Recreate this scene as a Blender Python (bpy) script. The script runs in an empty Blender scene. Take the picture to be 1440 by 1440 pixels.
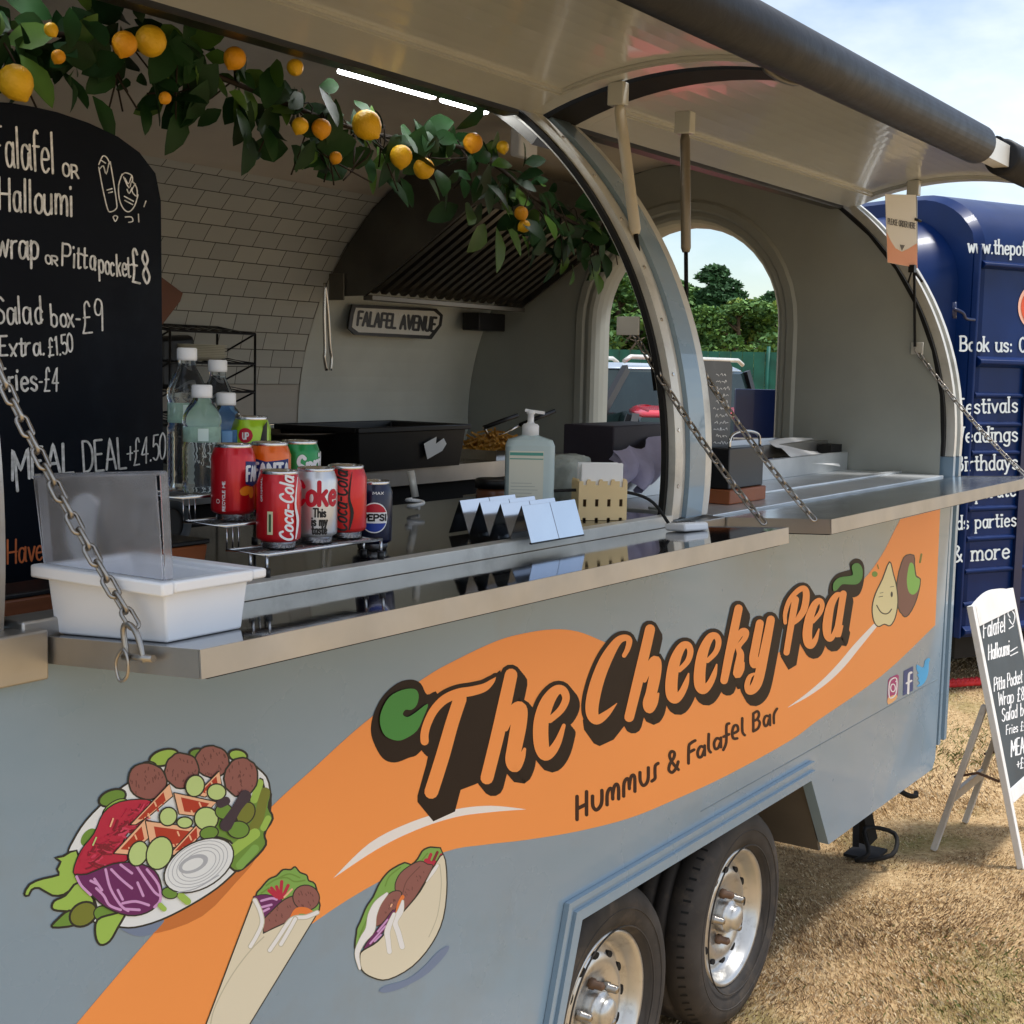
import bpy, bmesh, math, random
import numpy as np
from mathutils import Vector, Matrix
R = math.radians
random.seed(7); rng = np.random.default_rng(7)
S = bpy.context.scene
COL = S.collection

# ------------------------------------------------------------------ camera, sky, sun, exposure
CAM = np.array([0.0, -1.3757, 1.6646])
YAW, PITCH, ROLL, FPX = 0.5827, 0.1019, 0.0226, 2000.0
fw = np.array([math.cos(YAW)*math.cos(PITCH), math.sin(YAW)*math.cos(PITCH), -math.sin(PITCH)])
rt = np.array([math.sin(YAW), -math.cos(YAW), 0.0]); up = np.cross(rt, fw)
rt, up = rt*math.cos(ROLL)+up*math.sin(ROLL), up*math.cos(ROLL)-rt*math.sin(ROLL)
cd = bpy.data.cameras.new('camera'); cam = bpy.data.objects.new('camera', cd); COL.objects.link(cam)
M = Matrix.Identity(4)
for i in range(3):
    M[i][0] = rt[i]; M[i][1] = up[i]; M[i][2] = -fw[i]; M[i][3] = CAM[i]
cam.matrix_world = M
cd.sensor_width = 36; cd.lens = 36*FPX/1440; cd.clip_start = 0.05; cd.clip_end = 2000
S.camera = cam
S.render.resolution_x = S.render.resolution_y = 1024

SUN_EL, SUN_DIR = R(66), (0.62, -0.78)
W = bpy.data.worlds.new('World'); S.world = W; W.use_nodes = True
nt = W.node_tree; nt.nodes.clear()
def N(t, **k):
    n = nt.nodes.new(t)
    for a, b in k.items(): setattr(n, a, b)
    return n
wo = N('ShaderNodeOutputWorld'); bg = N('ShaderNodeBackground'); sky = N('ShaderNodeTexSky', sky_type='NISHITA')
sky.sun_disc = False; sky.sun_elevation = SUN_EL; sky.sun_rotation = math.atan2(SUN_DIR[0], SUN_DIR[1])
sky.dust_density = 0.6; sky.air_density = 1.0
bg.inputs['Strength'].default_value = 0.15
tc = N('ShaderNodeTexCoord'); mp = N('ShaderNodeMapping'); mp.inputs['Scale'].default_value = (1.0, 1.0, 2.4)
mp.inputs['Location'].default_value = (0.35, 0.2, 0.1)
no = N('ShaderNodeTexNoise'); no.inputs['Scale'].default_value = 2.1; no.inputs['Detail'].default_value = 7; no.inputs['Roughness'].default_value = 0.55
cr = N('ShaderNodeValToRGB'); cr.color_ramp.elements[0].position = 0.38; cr.color_ramp.elements[1].position = 0.64
mx = N('ShaderNodeMix', data_type='RGBA'); mx.inputs[7].default_value = (7.6, 8.0, 8.6, 1)
L = nt.links.new
L(tc.outputs['Generated'], mp.inputs[0]); L(mp.outputs[0], no.inputs['Vector']); L(no.outputs['Fac'], cr.inputs[0])
L(cr.outputs[0], mx.inputs[0]); L(sky.outputs[0], mx.inputs[6]); L(mx.outputs[2], bg.inputs[0]); L(bg.outputs[0], wo.inputs[0])
sd = bpy.data.lights.new('sun', 'SUN'); sd.energy = 3.8; sd.angle = R(11); sd.color = (1.0, 0.975, 0.945)
so = bpy.data.objects.new('sun', sd); COL.objects.link(so)
so.rotation_euler = Vector((SUN_DIR[0]*math.cos(SUN_EL), SUN_DIR[1]*math.cos(SUN_EL), math.sin(SUN_EL))).to_track_quat('Z', 'Y').to_euler()
S.view_settings.view_transform = 'Standard'; S.view_settings.look = 'None'
S.view_settings.exposure = 0.12; S.view_settings.gamma = 1.0

# ------------------------------------------------------------------ measuring: where a sight line meets a real plane
def ray(px, py): return fw*FPX + rt*(px-720) - up*(py-720)
def on(px, py, ax, v):
    r = ray(px, py); return CAM + r*((v-CAM[ax])/r[ax])
def onX(px, py, v): return on(px, py, 0, v)
def onY(px, py, v): return on(px, py, 1, v)
def onZ(px, py, v): return on(px, py, 2, v)
def plane_map(p0, n):
    p0 = np.array(p0, float); n = np.array(n, float); n /= np.linalg.norm(n)
    def f(px, py, e=0.0):
        r = ray(px, py); return CAM + r*((n@(p0-CAM))/(n@r)) + n*e
    return f

# ------------------------------------------------------------------ materials
def lin(c):
    return tuple((x/12.92 if x <= 0.04045 else ((x+0.055)/1.055)**2.4) for x in [v/255 for v in c])
def mat(name, c, rough=0.5, metal=0.0, var=0.06, vs=6.0, bump=0.0, bs=40.0, srgb=True, spec=0.5, rvar=0.0, coat=0.0, alpha=1.0, trans=0.0, ior=1.45, stretch=None, dirt=None, ds=3.0):
    m = bpy.data.materials.new(name); m.use_nodes = True; t = m.node_tree; b = t.nodes['Principled BSDF']
    c = lin(c) if srgb else c
    b.inputs['Roughness'].default_value = rough; b.inputs['Metallic'].default_value = metal
    b.inputs['Specular IOR Level'].default_value = spec; b.inputs['IOR'].default_value = ior
    b.inputs['Coat Weight'].default_value = coat; b.inputs['Alpha'].default_value = alpha
    b.inputs['Transmission Weight'].default_value = trans
    b.inputs['Base Color'].default_value = (*c, 1)
    if var or bump or rvar or dirt:
        g = t.nodes.new('ShaderNodeTexCoord'); q = t.nodes.new('ShaderNodeMapping')
        if stretch: q.inputs['Scale'].default_value = stretch
        t.links.new(g.outputs['Object'], q.inputs[0])
        n = t.nodes.new('ShaderNodeTexNoise'); n.inputs['Scale'].default_value = vs; n.inputs['Detail'].default_value = 5
        t.links.new(q.outputs[0], n.inputs['Vector'])
        if var:
            r = t.nodes.new('ShaderNodeValToRGB')
            r.color_ramp.elements[0].position = 0.3; r.color_ramp.elements[1].position = 0.7
            r.color_ramp.elements[0].color = (*[x*(1-var*2) for x in c], 1); r.color_ramp.elements[1].color = (*[min(1, x*(1+var*2)) for x in c], 1)
            t.links.new(n.outputs['Fac'], r.inputs[0]); out = r.outputs[0]
            if dirt:
                n3 = t.nodes.new('ShaderNodeTexNoise'); n3.inputs['Scale'].default_value = ds; n3.inputs['Detail'].default_value = 8; n3.inputs['Roughness'].default_value = 0.7
                t.links.new(q.outputs[0], n3.inputs['Vector'])
                r3 = t.nodes.new('ShaderNodeValToRGB'); r3.color_ramp.elements[0].position = 0.52; r3.color_ramp.elements[1].position = 0.75
                r3.color_ramp.elements[1].color = (0.6, 0.6, 0.6, 1)
                t.links.new(n3.outputs['Fac'], r3.inputs[0])
                x = t.nodes.new('ShaderNodeMix'); x.data_type = 'RGBA'; x.inputs[7].default_value = (*lin(dirt), 1)
                t.links.new(r3.outputs[0], x.inputs[0]); t.links.new(out, x.inputs[6]); out = x.outputs[2]
            t.links.new(out, b.inputs['Base Color'])
        if rvar:
            n2 = t.nodes.new('ShaderNodeTexNoise'); n2.inputs['Scale'].default_value = vs*2.3; n2.inputs['Detail'].default_value = 6
            t.links.new(q.outputs[0], n2.inputs['Vector'])
            mr = t.nodes.new('ShaderNodeMapRange'); mr.inputs[3].default_value = max(0, rough-rvar); mr.inputs[4].default_value = rough+rvar
            t.links.new(n2.outputs['Fac'], mr.inputs[0]); t.links.new(mr.outputs[0], b.inputs['Roughness'])
        if bump:
            n4 = t.nodes.new('ShaderNodeTexNoise'); n4.inputs['Scale'].default_value = bs; n4.inputs['Detail'].default_value = 4
            t.links.new(q.outputs[0], n4.inputs['Vector'])
            bu = t.nodes.new('ShaderNodeBump'); bu.inputs['Strength'].default_value = bump; bu.inputs['Distance'].default_value = 0.01
            t.links.new(n4.outputs['Fac'], bu.inputs['Height']); t.links.new(bu.outputs[0], b.inputs['Normal'])
    return m
def emit(name, c, s):
    m = bpy.data.materials.new(name); m.use_nodes = True; b = m.node_tree.nodes['Principled BSDF']
    b.inputs['Base Color'].default_value = (*c, 1); b.inputs['Emission Color'].default_value = (*c, 1); b.inputs['Emission Strength'].default_value = s
    return m
PAINT = mat('grey_blue_paint', (131, 154, 172), 0.28, var=0.025, vs=2, coat=0.45, rvar=0.07, dirt=(132, 142, 146), ds=2.2)
CREAM = mat('cream_gloss_lining', (196, 197, 192), 0.2, var=0.03, vs=2.5, coat=0.3, rvar=0.05)
CEIL = mat('cream_ceiling', (190, 182, 170), 0.5, var=0.03)
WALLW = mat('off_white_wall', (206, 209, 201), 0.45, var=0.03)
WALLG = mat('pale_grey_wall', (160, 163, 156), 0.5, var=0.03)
STEEL = mat('stainless_steel', (196, 192, 186), 0.22, 1.0, var=0.05, vs=9, rvar=0.08, bump=0.05, bs=9)
MIRROR = mat('polished_steel_top', (150, 150, 152), 0.055, 1.0, var=0.05, vs=4, rvar=0.035, bump=0.05, bs=4)
BRUSH = mat('brushed_steel', (178, 175, 171), 0.40, 1.0, var=0.06, vs=8, rvar=0.08)
ALU = mat('white_aluminium_trim', (212, 210, 202), 0.38, 0.25, var=0.05, vs=10, dirt=(150, 146, 138), ds=8)
SATIN = mat('satin_steel', (224, 227, 228), .42, .8, var=.05, vs=7, rvar=.1, bump=.06, bs=6)
MIRROR2 = mat('worn_steel_top', (200, 204, 208), .2, 1.0, var=.06, vs=5, rvar=.1, bump=.1, bs=5)
DSTEEL = mat('dark_steel', (98, 96, 92), 0.38, 0.85, var=0.1)
BLACK = mat('black_plastic', (22, 22, 24), 0.4, var=0.1)
RUBBER = mat('black_seal_rubber', (16, 16, 16), 0.7, var=0.1)
FOAM = mat('dark_grey_tube_cover', (22, 24, 29), 0.5, spec=.35, var=0.08, vs=14, bump=0.15, bs=30, rvar=0.1)
GLOSSBLK = mat('black_glossy_worktop', (40, 38, 36), 0.08, var=0.05)
WHITEP = mat('white_plastic', (238, 240, 243), 0.35, var=0.015)
CHAIN = mat('galvanised_chain', (170, 164, 156), 0.32, 1.0, var=0.1)
TYRE = mat('tyre_rubber', (58, 54, 51), 0.75, var=0.14, vs=14, dirt=(112, 98, 82), ds=9)
RIM = mat('silver_wheel_paint', (205, 203, 198), 0.3, 0.75, var=0.04, vs=12, dirt=(120, 108, 92), ds=22)
RUST = mat('rusty_nut', (134, 108, 90), 0.6, 0.6, var=0.15)
UNDER = mat('underbody_black', (20, 19, 18), 0.8, var=0.1)
ORANGE = mat('orange_vinyl', (252, 156, 80), 0.4, var=0.012, vs=2)
DARKV = mat('dark_brown_vinyl', (36, 24, 20), 0.5, spec=.25, var=0.02)
DKTXT = mat('brown_lettering', (54, 24, 16), 0.5, spec=.3, var=0.02)
WHITEV = mat('white_vinyl', (244, 240, 236), 0.4, var=0.0)
GREENV = mat('green_vinyl', (58, 140, 62), 0.4, var=0.0)
def flat(n, c): return mat(n, c, 0.42, var=0.0)
P = dict(lightgreen=flat('print_light_green', (160, 198, 88)), midgreen=flat('print_mid_green', (108, 150, 60)), olive=flat('print_olive', (120, 128, 48)),
         palegreen=flat('print_pale_green', (192, 218, 142)), falafel=flat('print_falafel', (146, 92, 88)), falafeld=flat('print_falafel_dark', (104, 60, 58)),
         beet=flat('print_beetroot', (190, 28, 68)), beetd=flat('print_beetroot_dark', (134, 14, 46)), beetl=flat('print_beetroot_light', (214, 62, 98)), purple=flat('print_purple', (106, 26, 98)),
         lilac=flat('print_lilac', (214, 160, 214)), tomato=flat('print_tomato', (182, 52, 34)), peach=flat('print_peach', (244, 190, 152)),
         plate=flat('print_plate', (232, 238, 242)), ring=flat('print_ring', (176, 182, 192)), ink=flat('print_ink', (34, 36, 34)), bread=flat('print_bread', (228, 220, 196)),
         breadd=flat('print_bread_edge', (196, 190, 166)), darkolive=flat('print_black_olive', (56, 44, 62)), sauce=flat('print_sauce', (240, 240, 240)), shb=flat('print_blue_shadow', (116, 134, 164)),
         sho=flat('print_orange_shadow', (206, 118, 56)), lettuce=flat('print_lettuce', (128, 176, 84)), pear=flat('print_pear', (230, 220, 170)), brown=flat('print_brown', (124, 82, 76)),
         lime=flat('print_lime', (132, 196, 90)), carrot=flat('print_carrot', (240, 130, 60)), fb=flat('print_navy', (48, 72, 132)), tw=flat('print_sky_blue', (70, 178, 236)), ig=flat('print_magenta', (176, 54, 120)), igo=flat('print_amber', (244, 180, 120)))

# ------------------------------------------------------------------ mesh helpers
class MB:
    def __init__(s): s.v = []; s.f = []; s.m = []; s.sm = []
    def add(s, vs, fs, m=0, smooth=False):
        o = len(s.v); s.v += [tuple(map(float, p)) for p in vs]
        for f in fs: s.f.append([i+o for i in f]); s.m.append(m); s.sm.append(smooth)
        return s
    def box(s, lo, hi, m=0):
        x0, y0, z0 = lo; x1, y1, z1 = hi
        return s.add([(x0,y0,z0),(x1,y0,z0),(x1,y1,z0),(x0,y1,z0),(x0,y0,z1),(x1,y0,z1),(x1,y1,z1),(x0,y1,z1)],
                     [(0,3,2,1),(4,5,6,7),(0,1,5,4),(1,2,6,5),(2,3,7,6),(3,0,4,7)], m)
    def hexa(s, p, m=0):   # 8 points: bottom ring 4, top ring 4
        return s.add(p, [(0,3,2,1),(4,5,6,7),(0,1,5,4),(1,2,6,5),(2,3,7,6),(3,0,4,7)], m)
    def bar(s, a, b, w, h, m=0, upv=(0,0,1)):
        a = np.array(a, float); b = np.array(b, float); d = (b-a)/np.linalg.norm(b-a)
        sd_ = np.cross(d, np.array(upv, float)); sd_ /= np.linalg.norm(sd_); u_ = np.cross(sd_, d)
        q = []
        for c in (a, b):
            q += [c-sd_*w/2-u_*h/2, c+sd_*w/2-u_*h/2, c+sd_*w/2+u_*h/2, c-sd_*w/2+u_*h/2]
        return s.add(q, [(0,1,2,3),(7,6,5,4),(0,4,5,1),(1,5,6,2),(2,6,7,3),(3,7,4,0)], m)
    def tube(s, pts, r, n=8, m=0, closed=False, caps=True):
        pts = [np.array(p, float) for p in pts]; k = len(pts); vs = []; pu = None
        rr = r if isinstance(r, (list, tuple)) else [r]*k
        for i in range(k):
            if closed: d = pts[(i+1) % k]-pts[i-1]
            else: d = pts[min(i+1, k-1)]-pts[max(i-1, 0)]
            d = d/(np.linalg.norm(d)+1e-12)
            if pu is None:
                a = np.array((0, 0, 1.)) if abs(d[2]) < 0.9 else np.array((1., 0, 0)); pu = np.cross(d, a)
            pu = pu-d*(pu@d); pu /= np.linalg.norm(pu); w = np.cross(d, pu)
            for j in range(n):
                t = 2*math.pi*j/n; vs.append(pts[i]+rr[i]*(math.cos(t)*pu+math.sin(t)*w))
        fs = []
        for i in range(k if closed else k-1):
            i2 = (i+1) % k
            for j in range(n): fs.append((i*n+j, i*n+(j+1) % n, i2*n+(j+1) % n, i2*n+j))
        s.add(vs, fs, m, True)
        if caps and not closed:
            o = len(s.v)-len(vs)
            s.f += [[o+j for j in range(n)][::-1], [o+(k-1)*n+j for j in range(n)]]; s.m += [m, m]; s.sm += [False, False]
        return s
    def lathe(s, prof, c=(0,0,0), n=24, ax=2, m=0, sx=1, sy=1, caps=True):
        vs = []; c = np.array(c, float)
        for (r, h) in prof:
            for j in range(n):
                t = 2*math.pi*j/n; a, b = r*math.cos(t)*sx, r*math.sin(t)*sy
                vs.append(c+np.array({2: (a, b, h), 1: (a, h, b), 0: (h, a, b)}[ax]))
        fs = [(i*n+j, i*n+(j+1) % n, (i+1)*n+(j+1) % n, (i+1)*n+j) for i in range(len(prof)-1) for j in range(n)]
        s.add(vs, fs, m, True)
        if caps:
            o = len(s.v)-len(vs)
            for base, rev in ((0, True), ((len(prof)-1)*n, False)):
                if prof[0 if rev else -1][0] > 1e-6:
                    f = [o+base+j for j in range(n)]; s.f.append(f[::-1] if rev else f); s.m.append(m); s.sm.append(False)
        return s
    def extr(s, poly, fa, fb, m=0, smooth=False):   # polygon swept between two mappings
        k = len(poly); vs = [fa(*p) for p in poly]+[fb(*p) for p in poly]
        s.add(vs, [list(range(k))[::-1], list(range(k, 2*k))], m)
        o = len(s.v)-2*k
        for i in range(k): s.f.append([o+i, o+(i+1) % k, o+k+(i+1) % k, o+k+i]); s.m.append(m); s.sm.append(smooth)
        return s
    def build(s, name, mats, parent=None, origin=(0,0,0), bevel=0, seg=2, fix=True, auto=None):
        me = bpy.data.meshes.new(name); ox = np.array(origin, float)
        me.from_pydata([tuple(np.array(p)-ox) for p in s.v], [], s.f)
        for mm in (mats if isinstance(mats, (list, tuple)) else [mats]): me.materials.append(mm)
        me.polygons.foreach_set('material_index', s.m); me.polygons.foreach_set('use_smooth', s.sm)
        if fix or bevel:
            bm = bmesh.new(); bm.from_mesh(me)
            if fix: bmesh.ops.recalc_face_normals(bm, faces=bm.faces)
            if bevel:
                es = [e for e in bm.edges if len(e.link_faces) == 2 and e.calc_face_angle(0) > R(35)]
                nf = bmesh.ops.bevel(bm, geom=es, offset=bevel, segments=seg, profile=0.5, affect='EDGES', clamp_overlap=True)
                for f in nf['faces']: f.smooth = True
            bm.to_mesh(me); bm.free()
        me.update()
        o = bpy.data.objects.new(name, me); COL.objects.link(o)
        if parent is not None: o.parent = parent
        return o
def tag(o, label=None, cat=None, group=None, kind=None):
    if label: o['label'] = label
    if cat: o['category'] = cat
    if group: o['group'] = group
    if kind: o['kind'] = kind
    return o
def thing(name, loc, label, cat, group=None, rz=0):
    o = bpy.data.objects.new(name, None); COL.objects.link(o); o.location = tuple(map(float, loc)); o.rotation_euler = (0, 0, rz)
    o.empty_display_size = 0.05
    return tag(o, label, cat, group)
def kids(o): return [c for c in bpy.data.objects if c.parent == o]
def dup(root, loc, rz=None, label=None, sc=None):
    def cp(o, par):
        c = o.copy(); COL.objects.link(c)
        if par: c.parent = par
        for ch in kids(o): cp(ch, c)
        return c
    src = list(kids(root)); r = root.copy(); COL.objects.link(r); r.location = tuple(map(float, loc))
    for ch in src: cp(ch, r)
    if rz is not None: r.rotation_euler = (0, 0, rz)
    if sc: r.scale = (sc,)*3 if not isinstance(sc, tuple) else sc
    if label: r['label'] = label
    return r
def smooth(pts, n=5, closed=False):
    pts = [np.array(p, float) for p in pts]; k = len(pts); out = []
    g = (lambda i: pts[i % k]) if closed else (lambda i: pts[max(0, min(k-1, i))])
    for i in range(k if closed else k-1):
        p0, p1, p2, p3 = g(i-1), g(i), g(i+1), g(i+2)
        for j in range(n):
            t = j/n
            out.append(0.5*((2*p1)+(p2-p0)*t+(2*p0-5*p1+4*p2-p3)*t*t+(3*p1-p0-3*p2+p3)*t**3))
    if not closed: out.append(pts[-1])
    return out
EPS = 0
def ribbon(mb, pts, w, mp_, base=0.0, m=0, step=5e-7, caps=True):
    """flat stroke in a 2-D drawing space mapped on to a real surface by mp_(x, y, height)"""
    pts = [np.array(p, float)[:2] for p in pts]; k = len(pts)
    ws = list(w) if isinstance(w, (list, tuple, np.ndarray)) else [w]*k
    Lr = []; Rr = []
    for i in range(k):
        d = pts[min(i+1, k-1)]-pts[max(i-1, 0)]; d = d/(np.linalg.norm(d)+1e-9); n_ = np.array((-d[1], d[0]))
        Lr.append(pts[i]+n_*ws[i]/2); Rr.append(pts[i]-n_*ws[i]/2)
    vs = []; fs = []
    if caps and ws[0] > 0:
        d = pts[1]-pts[0]; a0 = math.atan2(d[1], d[0]); o = len(vs); q = [mp_(*(pts[0]+ws[0]/2*np.array((math.cos(a0+math.pi/2+t*math.pi/6), math.sin(a0+math.pi/2+t*math.pi/6)))), base) for t in range(7)]
        vs += q; fs.append(list(range(7)))
    o = len(vs)
    for i in range(k): vs += [mp_(*Lr[i], base+step*i), mp_(*Rr[i], base+step*i)]
    for i in range(k-1): fs.append((o+2*i, o+2*i+1, o+2*i+3, o+2*i+2))
    if caps and ws[-1] > 0:
        d = pts[-1]-pts[-2]; a0 = math.atan2(d[1], d[0]); o = len(vs)
        vs += [mp_(*(pts[-1]+ws[-1]/2*np.array((math.cos(a0-math.pi/2+t*math.pi/6), math.sin(a0-math.pi/2+t*math.pi/6)))), base+step*(k-1)) for t in range(7)]
        fs.append([o+t for t in range(7)])
    mb.add(vs, fs, m)
def stroke(mb, pts, w, mp_, base=0.0, m=0, n=5, grow=0, off=(0, 0), caps=True, step=5e-7):
    if isinstance(w, (list, tuple)):
        q = smooth([(p[0], p[1], ww) for p, ww in zip(pts, w)], n); pts = [(p[0]+off[0], p[1]+off[1]) for p in q]; w = [max(1e-4, p[2])+grow for p in q]
    else:
        pts = [(p[0]+off[0], p[1]+off[1]) for p in smooth(pts, n)]; w = w+grow
    ribbon(mb, pts, w, mp_, base, m, step=step, caps=caps)
def fill(mb, pts, mp_, base=0.0, m=0, sm=0):
    if sm: pts = smooth(pts, sm, True)
    me = [mp_(p[0], p[1], base) for p in pts]; mb.add(me, [list(range(len(me)))], m)
def ell(cx, cy, rx, ry, a=0, n=22, jit=0, sd=0):
    r_ = random.Random(sd); out = []
    for i in range(n):
        t = 2*math.pi*i/n; j = 1+jit*(r_.random()-.5); x, y = rx*math.cos(t)*j, ry*math.sin(t)*j
        out.append((cx+x*math.cos(a)-y*math.sin(a), cy+x*math.sin(a)+y*math.cos(a)))
    return out
def outline(mb, pts, w, mp_, base, m=0, sm=0):
    if sm: pts = smooth(pts, sm, True)
    pts = [np.array(p[:2]) for p in pts]; ribbon(mb, pts+[pts[0]], w, mp_, base, m, step=0, caps=False)

FONT = {}
for ln in """a 5|~4.5,5 3,6 1,5.5 .3,3 1,.6 2.5,0 4,1.2 4.5,4;4.6,6 4.6,1 5.2,0
b 5|0,10 0,0;~0,4.5 2,6 4.2,5 4.6,3 4,.8 2,0 0,1.2
c 4.5|~4.3,5 2.8,6 1,5 .3,3 1,.8 2.6,0 4.3,1
d 5|4.6,10 4.6,0;~4.6,4.5 2.8,6 .9,5 .3,3 .9,.8 2.6,0 4.6,1.5
e 5|~.4,3.2 4.6,3.4 4.2,5.2 2.6,6 .9,5 .3,3 .9,.8 2.7,0 4.5,1
f 3.5|~3.8,9.3 2.8,10 1.7,9 1.5,7 1.5,0;0,6 3.4,6
g 5|~4.6,4.5 2.8,6 .9,5 .3,3 .9,.9 2.6,.2 4.6,1.6;~4.6,6 4.6,0 4,-2.5 2,-3 .4,-2.2
h 5|0,10 0,0;~0,4 1.6,5.8 3.4,5.9 4.5,4.5 4.6,0
i 1.5|.7,6 .7,0;.7,8.4 .7,8.9
k 4.5|0,10 0,0;4,6 .2,2.6;1.6,3.8 4.4,0
l 1.6|.6,10 .6,0
m 7.5|0,6 0,0;~0,4 1.4,5.8 2.8,5.8 3.6,4.2 3.6,0;~3.6,4 5,5.8 6.4,5.8 7.2,4.2 7.2,0
n 5|0,6 0,0;~0,4 1.6,5.8 3.4,5.9 4.5,4.5 4.6,0
o 5|~2.5,6 .8,5 .2,3 .8,.8 2.5,0 4.2,.8 4.8,3 4.2,5.2 2.5,6
p 5|0,6 0,-3.5;~0,4.5 2,6 4.2,5 4.6,3 4,.8 2,0 0,1.2
r 3.5|0,6 0,0;~0,3.6 1.2,5.4 3.3,5.9
s 4.2|~3.9,5 2.4,6 .7,5.4 .6,4 2.2,3.1 3.8,2.2 3.7,.7 2.2,0 .3,.9
t 3.5|~1.5,9 1.5,1.4 2.2,.1 3.5,.6;0,6 3.3,6
u 5|~0,6 0,1.6 1.4,0 3.2,.3 4.6,2;4.6,6 4.6,0
v 4.6|0,6 2.3,0 4.6,6
w 7|0,6 1.7,0 3.5,5.4 5.3,0 7,6
x 4.5|0,6 4.4,0;4.4,6 0,0
y 4.8|0,6 2.4,.4;~4.8,6 2.4,.2 1.2,-2.6 .1,-3
A 7|0,0 3.3,10 6.6,0;1.2,3.5 5.4,3.5
B 6|0,0 0,10;~0,10 3.5,10 5,8.8 4.8,6.4 3,5.3 0,5.2;~0,5.2 3.6,5.1 5.6,3.8 5.4,1.2 3.6,0 0,0
C 6.5|~6.2,8 4.4,10 1.8,9 .4,5 1.6,1 4.2,0 6.3,1.8
D 6.5|0,0 0,10;~0,10 3.6,9.6 6,7 6,3 3.6,.4 0,0
E 5.5|5,10 0,10 0,0 5.3,0;0,5.2 4,5.2
F 5.5|0,0 0,10 5.2,10;0,5.2 4.2,5.2
G 6.8|~6.2,8.2 4.2,10 1.6,8.8 .4,5 1.6,1.2 4,0 6.2,1.6 6.4,4.2;4,4.4 6.5,4.4
Y 6|0,10 3,5 3,0;6,10 3,5
X 6|0,10 6,0;6,10 0,0
H 6.5|0,0 0,10;6.2,0 6.2,10;0,5 6.2,5
I 2|1,0 1,10
K 6|0,0 0,10;5.5,10 .2,4;2,6 6,0
L 5|0,10 0,0 4.8,0
M 8.5|0,0 .4,10 4.2,3 8,10 8.4,0
N 7|0,0 0,10 6.4,0 6.4,10
O 7|~3.5,10 1,8.6 .2,5 1,1.4 3.5,0 6,1.4 6.8,5 6,8.6 3.5,10
P 6|0,0 0,10;~0,10 4,10 5.6,8.4 5.4,6 3.6,4.8 0,4.7
R 6.5|0,0 0,10;~0,10 4,10 5.6,8.4 5.4,6.2 3.6,5 0,4.9;2.5,4.9 6.2,0
S 5.8|~5.4,8.6 3.2,10 .8,9 .6,6.6 3,5.2 5.2,3.8 5.2,1.2 2.8,0 .2,1.4
T 6.5|0,10 6.4,10;3.2,10 3.2,0
U 6.5|~0,10 0,3 1.4,.4 3.2,0 5,.5 6.2,3 6.2,10
V 6.5|0,10 3.2,0 6.4,10
W 9|0,10 2,0 4.5,8.6 7,0 9,10
0 6|~3,10 .9,8.4 .2,5 .9,1.6 3,0 5.1,1.6 5.8,5 5.1,8.4 3,10
1 3|.3,8 2,10 2,0
4 6|4.4,0 4.4,10 0,3.4 6,3.4
5 5.5|5,10 .8,10 .5,5.8;~.5,5.6 2.8,6.2 5,4.6 5,1.8 2.8,0 .2,1
8 5.5|~2.7,5.4 .7,7.4 2.7,10 4.7,7.6 2.7,5.2 .4,2.6 2.7,0 5.1,2.4 2.7,5.4
9 5.5|~4.8,7.6 3.6,5.2 1.2,5.4 .4,7.8 1.8,10 4.2,9.4 4.9,7 4.6,0
# 5.5|~5,8.4 3.6,10 2,9 1.9,6.5 1.9,3 .6,0;.4,5 4,5;.2,0 5.4,0
& 7|~6.8,0 2,6.8 1.8,9 3.2,10 4.6,8.8 3.6,6.4 .8,3.8 .8,1 2.6,0 4.8,1 6.2,4.4
+ 5|2.5,2 2.5,7;0,4.5 5,4.5
- 3.5|.4,4 3,4
. 1.6|.6,.1 .8,.5
: 1.6|.7,.3 .7,.8;.7,4.6 .7,5.1""".split('\n'):
    ch, rest = ln.split(' ', 1); adv, st = rest.split('|'); sts = []
    for q in st.split(';'):
        sms = q[0] == '~'; pp = [tuple(map(float, a.split(','))) for a in q.lstrip('~').split()]
        sts.append((sms, pp))
    FONT[ch] = (float(adv), sts)
FONT[' '] = (3.5, [])
def text_strokes(txt, gap=1.7):
    x = 0; out = []
    for ch in txt:
        adv, sts = FONT[ch]
        for sms, pp in sts:
            q = [(x+a, b) for a, b in pp]; out.append(([tuple(p) for p in smooth(q, 4)] if sms else q, sms))
        x += adv+gap
    return out, x-gap
def words(mb, txt, x0, y0, x1, y1, h, w, mp_, base=0.0, m=0, serif=False, lean=0.0, jit=0.0, upd=(0, -1)):
    """stroke lettering between two base-line points of a drawing space; h = capital height"""
    sts, tot = text_strokes(txt); k = 0
    for pts, sms in sts:
        jx, jy = (random.uniform(-jit, jit) for _ in range(2))
        q = []
        for a, b in pts:
            t = a/tot; s = b/10
            q.append((x0+(x1-x0)*t+h*s*upd[0]+lean*h*s+jx, y0+(y1-y0)*t+h*s*upd[1]+jy))
        if len(q) > 1 and not sms:
            qq = [q[0]]
            for a, b in zip(q, q[1:]):
                qq += [(a[0]+(b[0]-a[0])*t, a[1]+(b[1]-a[1])*t) for t in (0.08, 0.5, 0.92, 1)]
            q = qq
        ribbon(mb, q, w, mp_, base+k*4e-5, m); k += 1
        if serif:
            for (a, b), (c, d) in ((pts[0], pts[1]), (pts[-1], pts[-2])):
                if abs(a-c) < 0.35*abs(b-d) and (abs(b) < 0.2 or b > 5.8 or b < -2):
                    t = a/tot; sx = x0+(x1-x0)*t+h*b/10*upd[0]; sy = y0+(y1-y0)*t+h*b/10*upd[1]
                    ux, uy = (x1-x0)/tot, (y1-y0)/tot
                    ribbon(mb, [(sx-1.3*ux, sy-1.3*uy), (sx+1.3*ux, sy+1.3*uy)], w*0.75, mp_, base+k*4e-5, m, caps=False); k += 1

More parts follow.
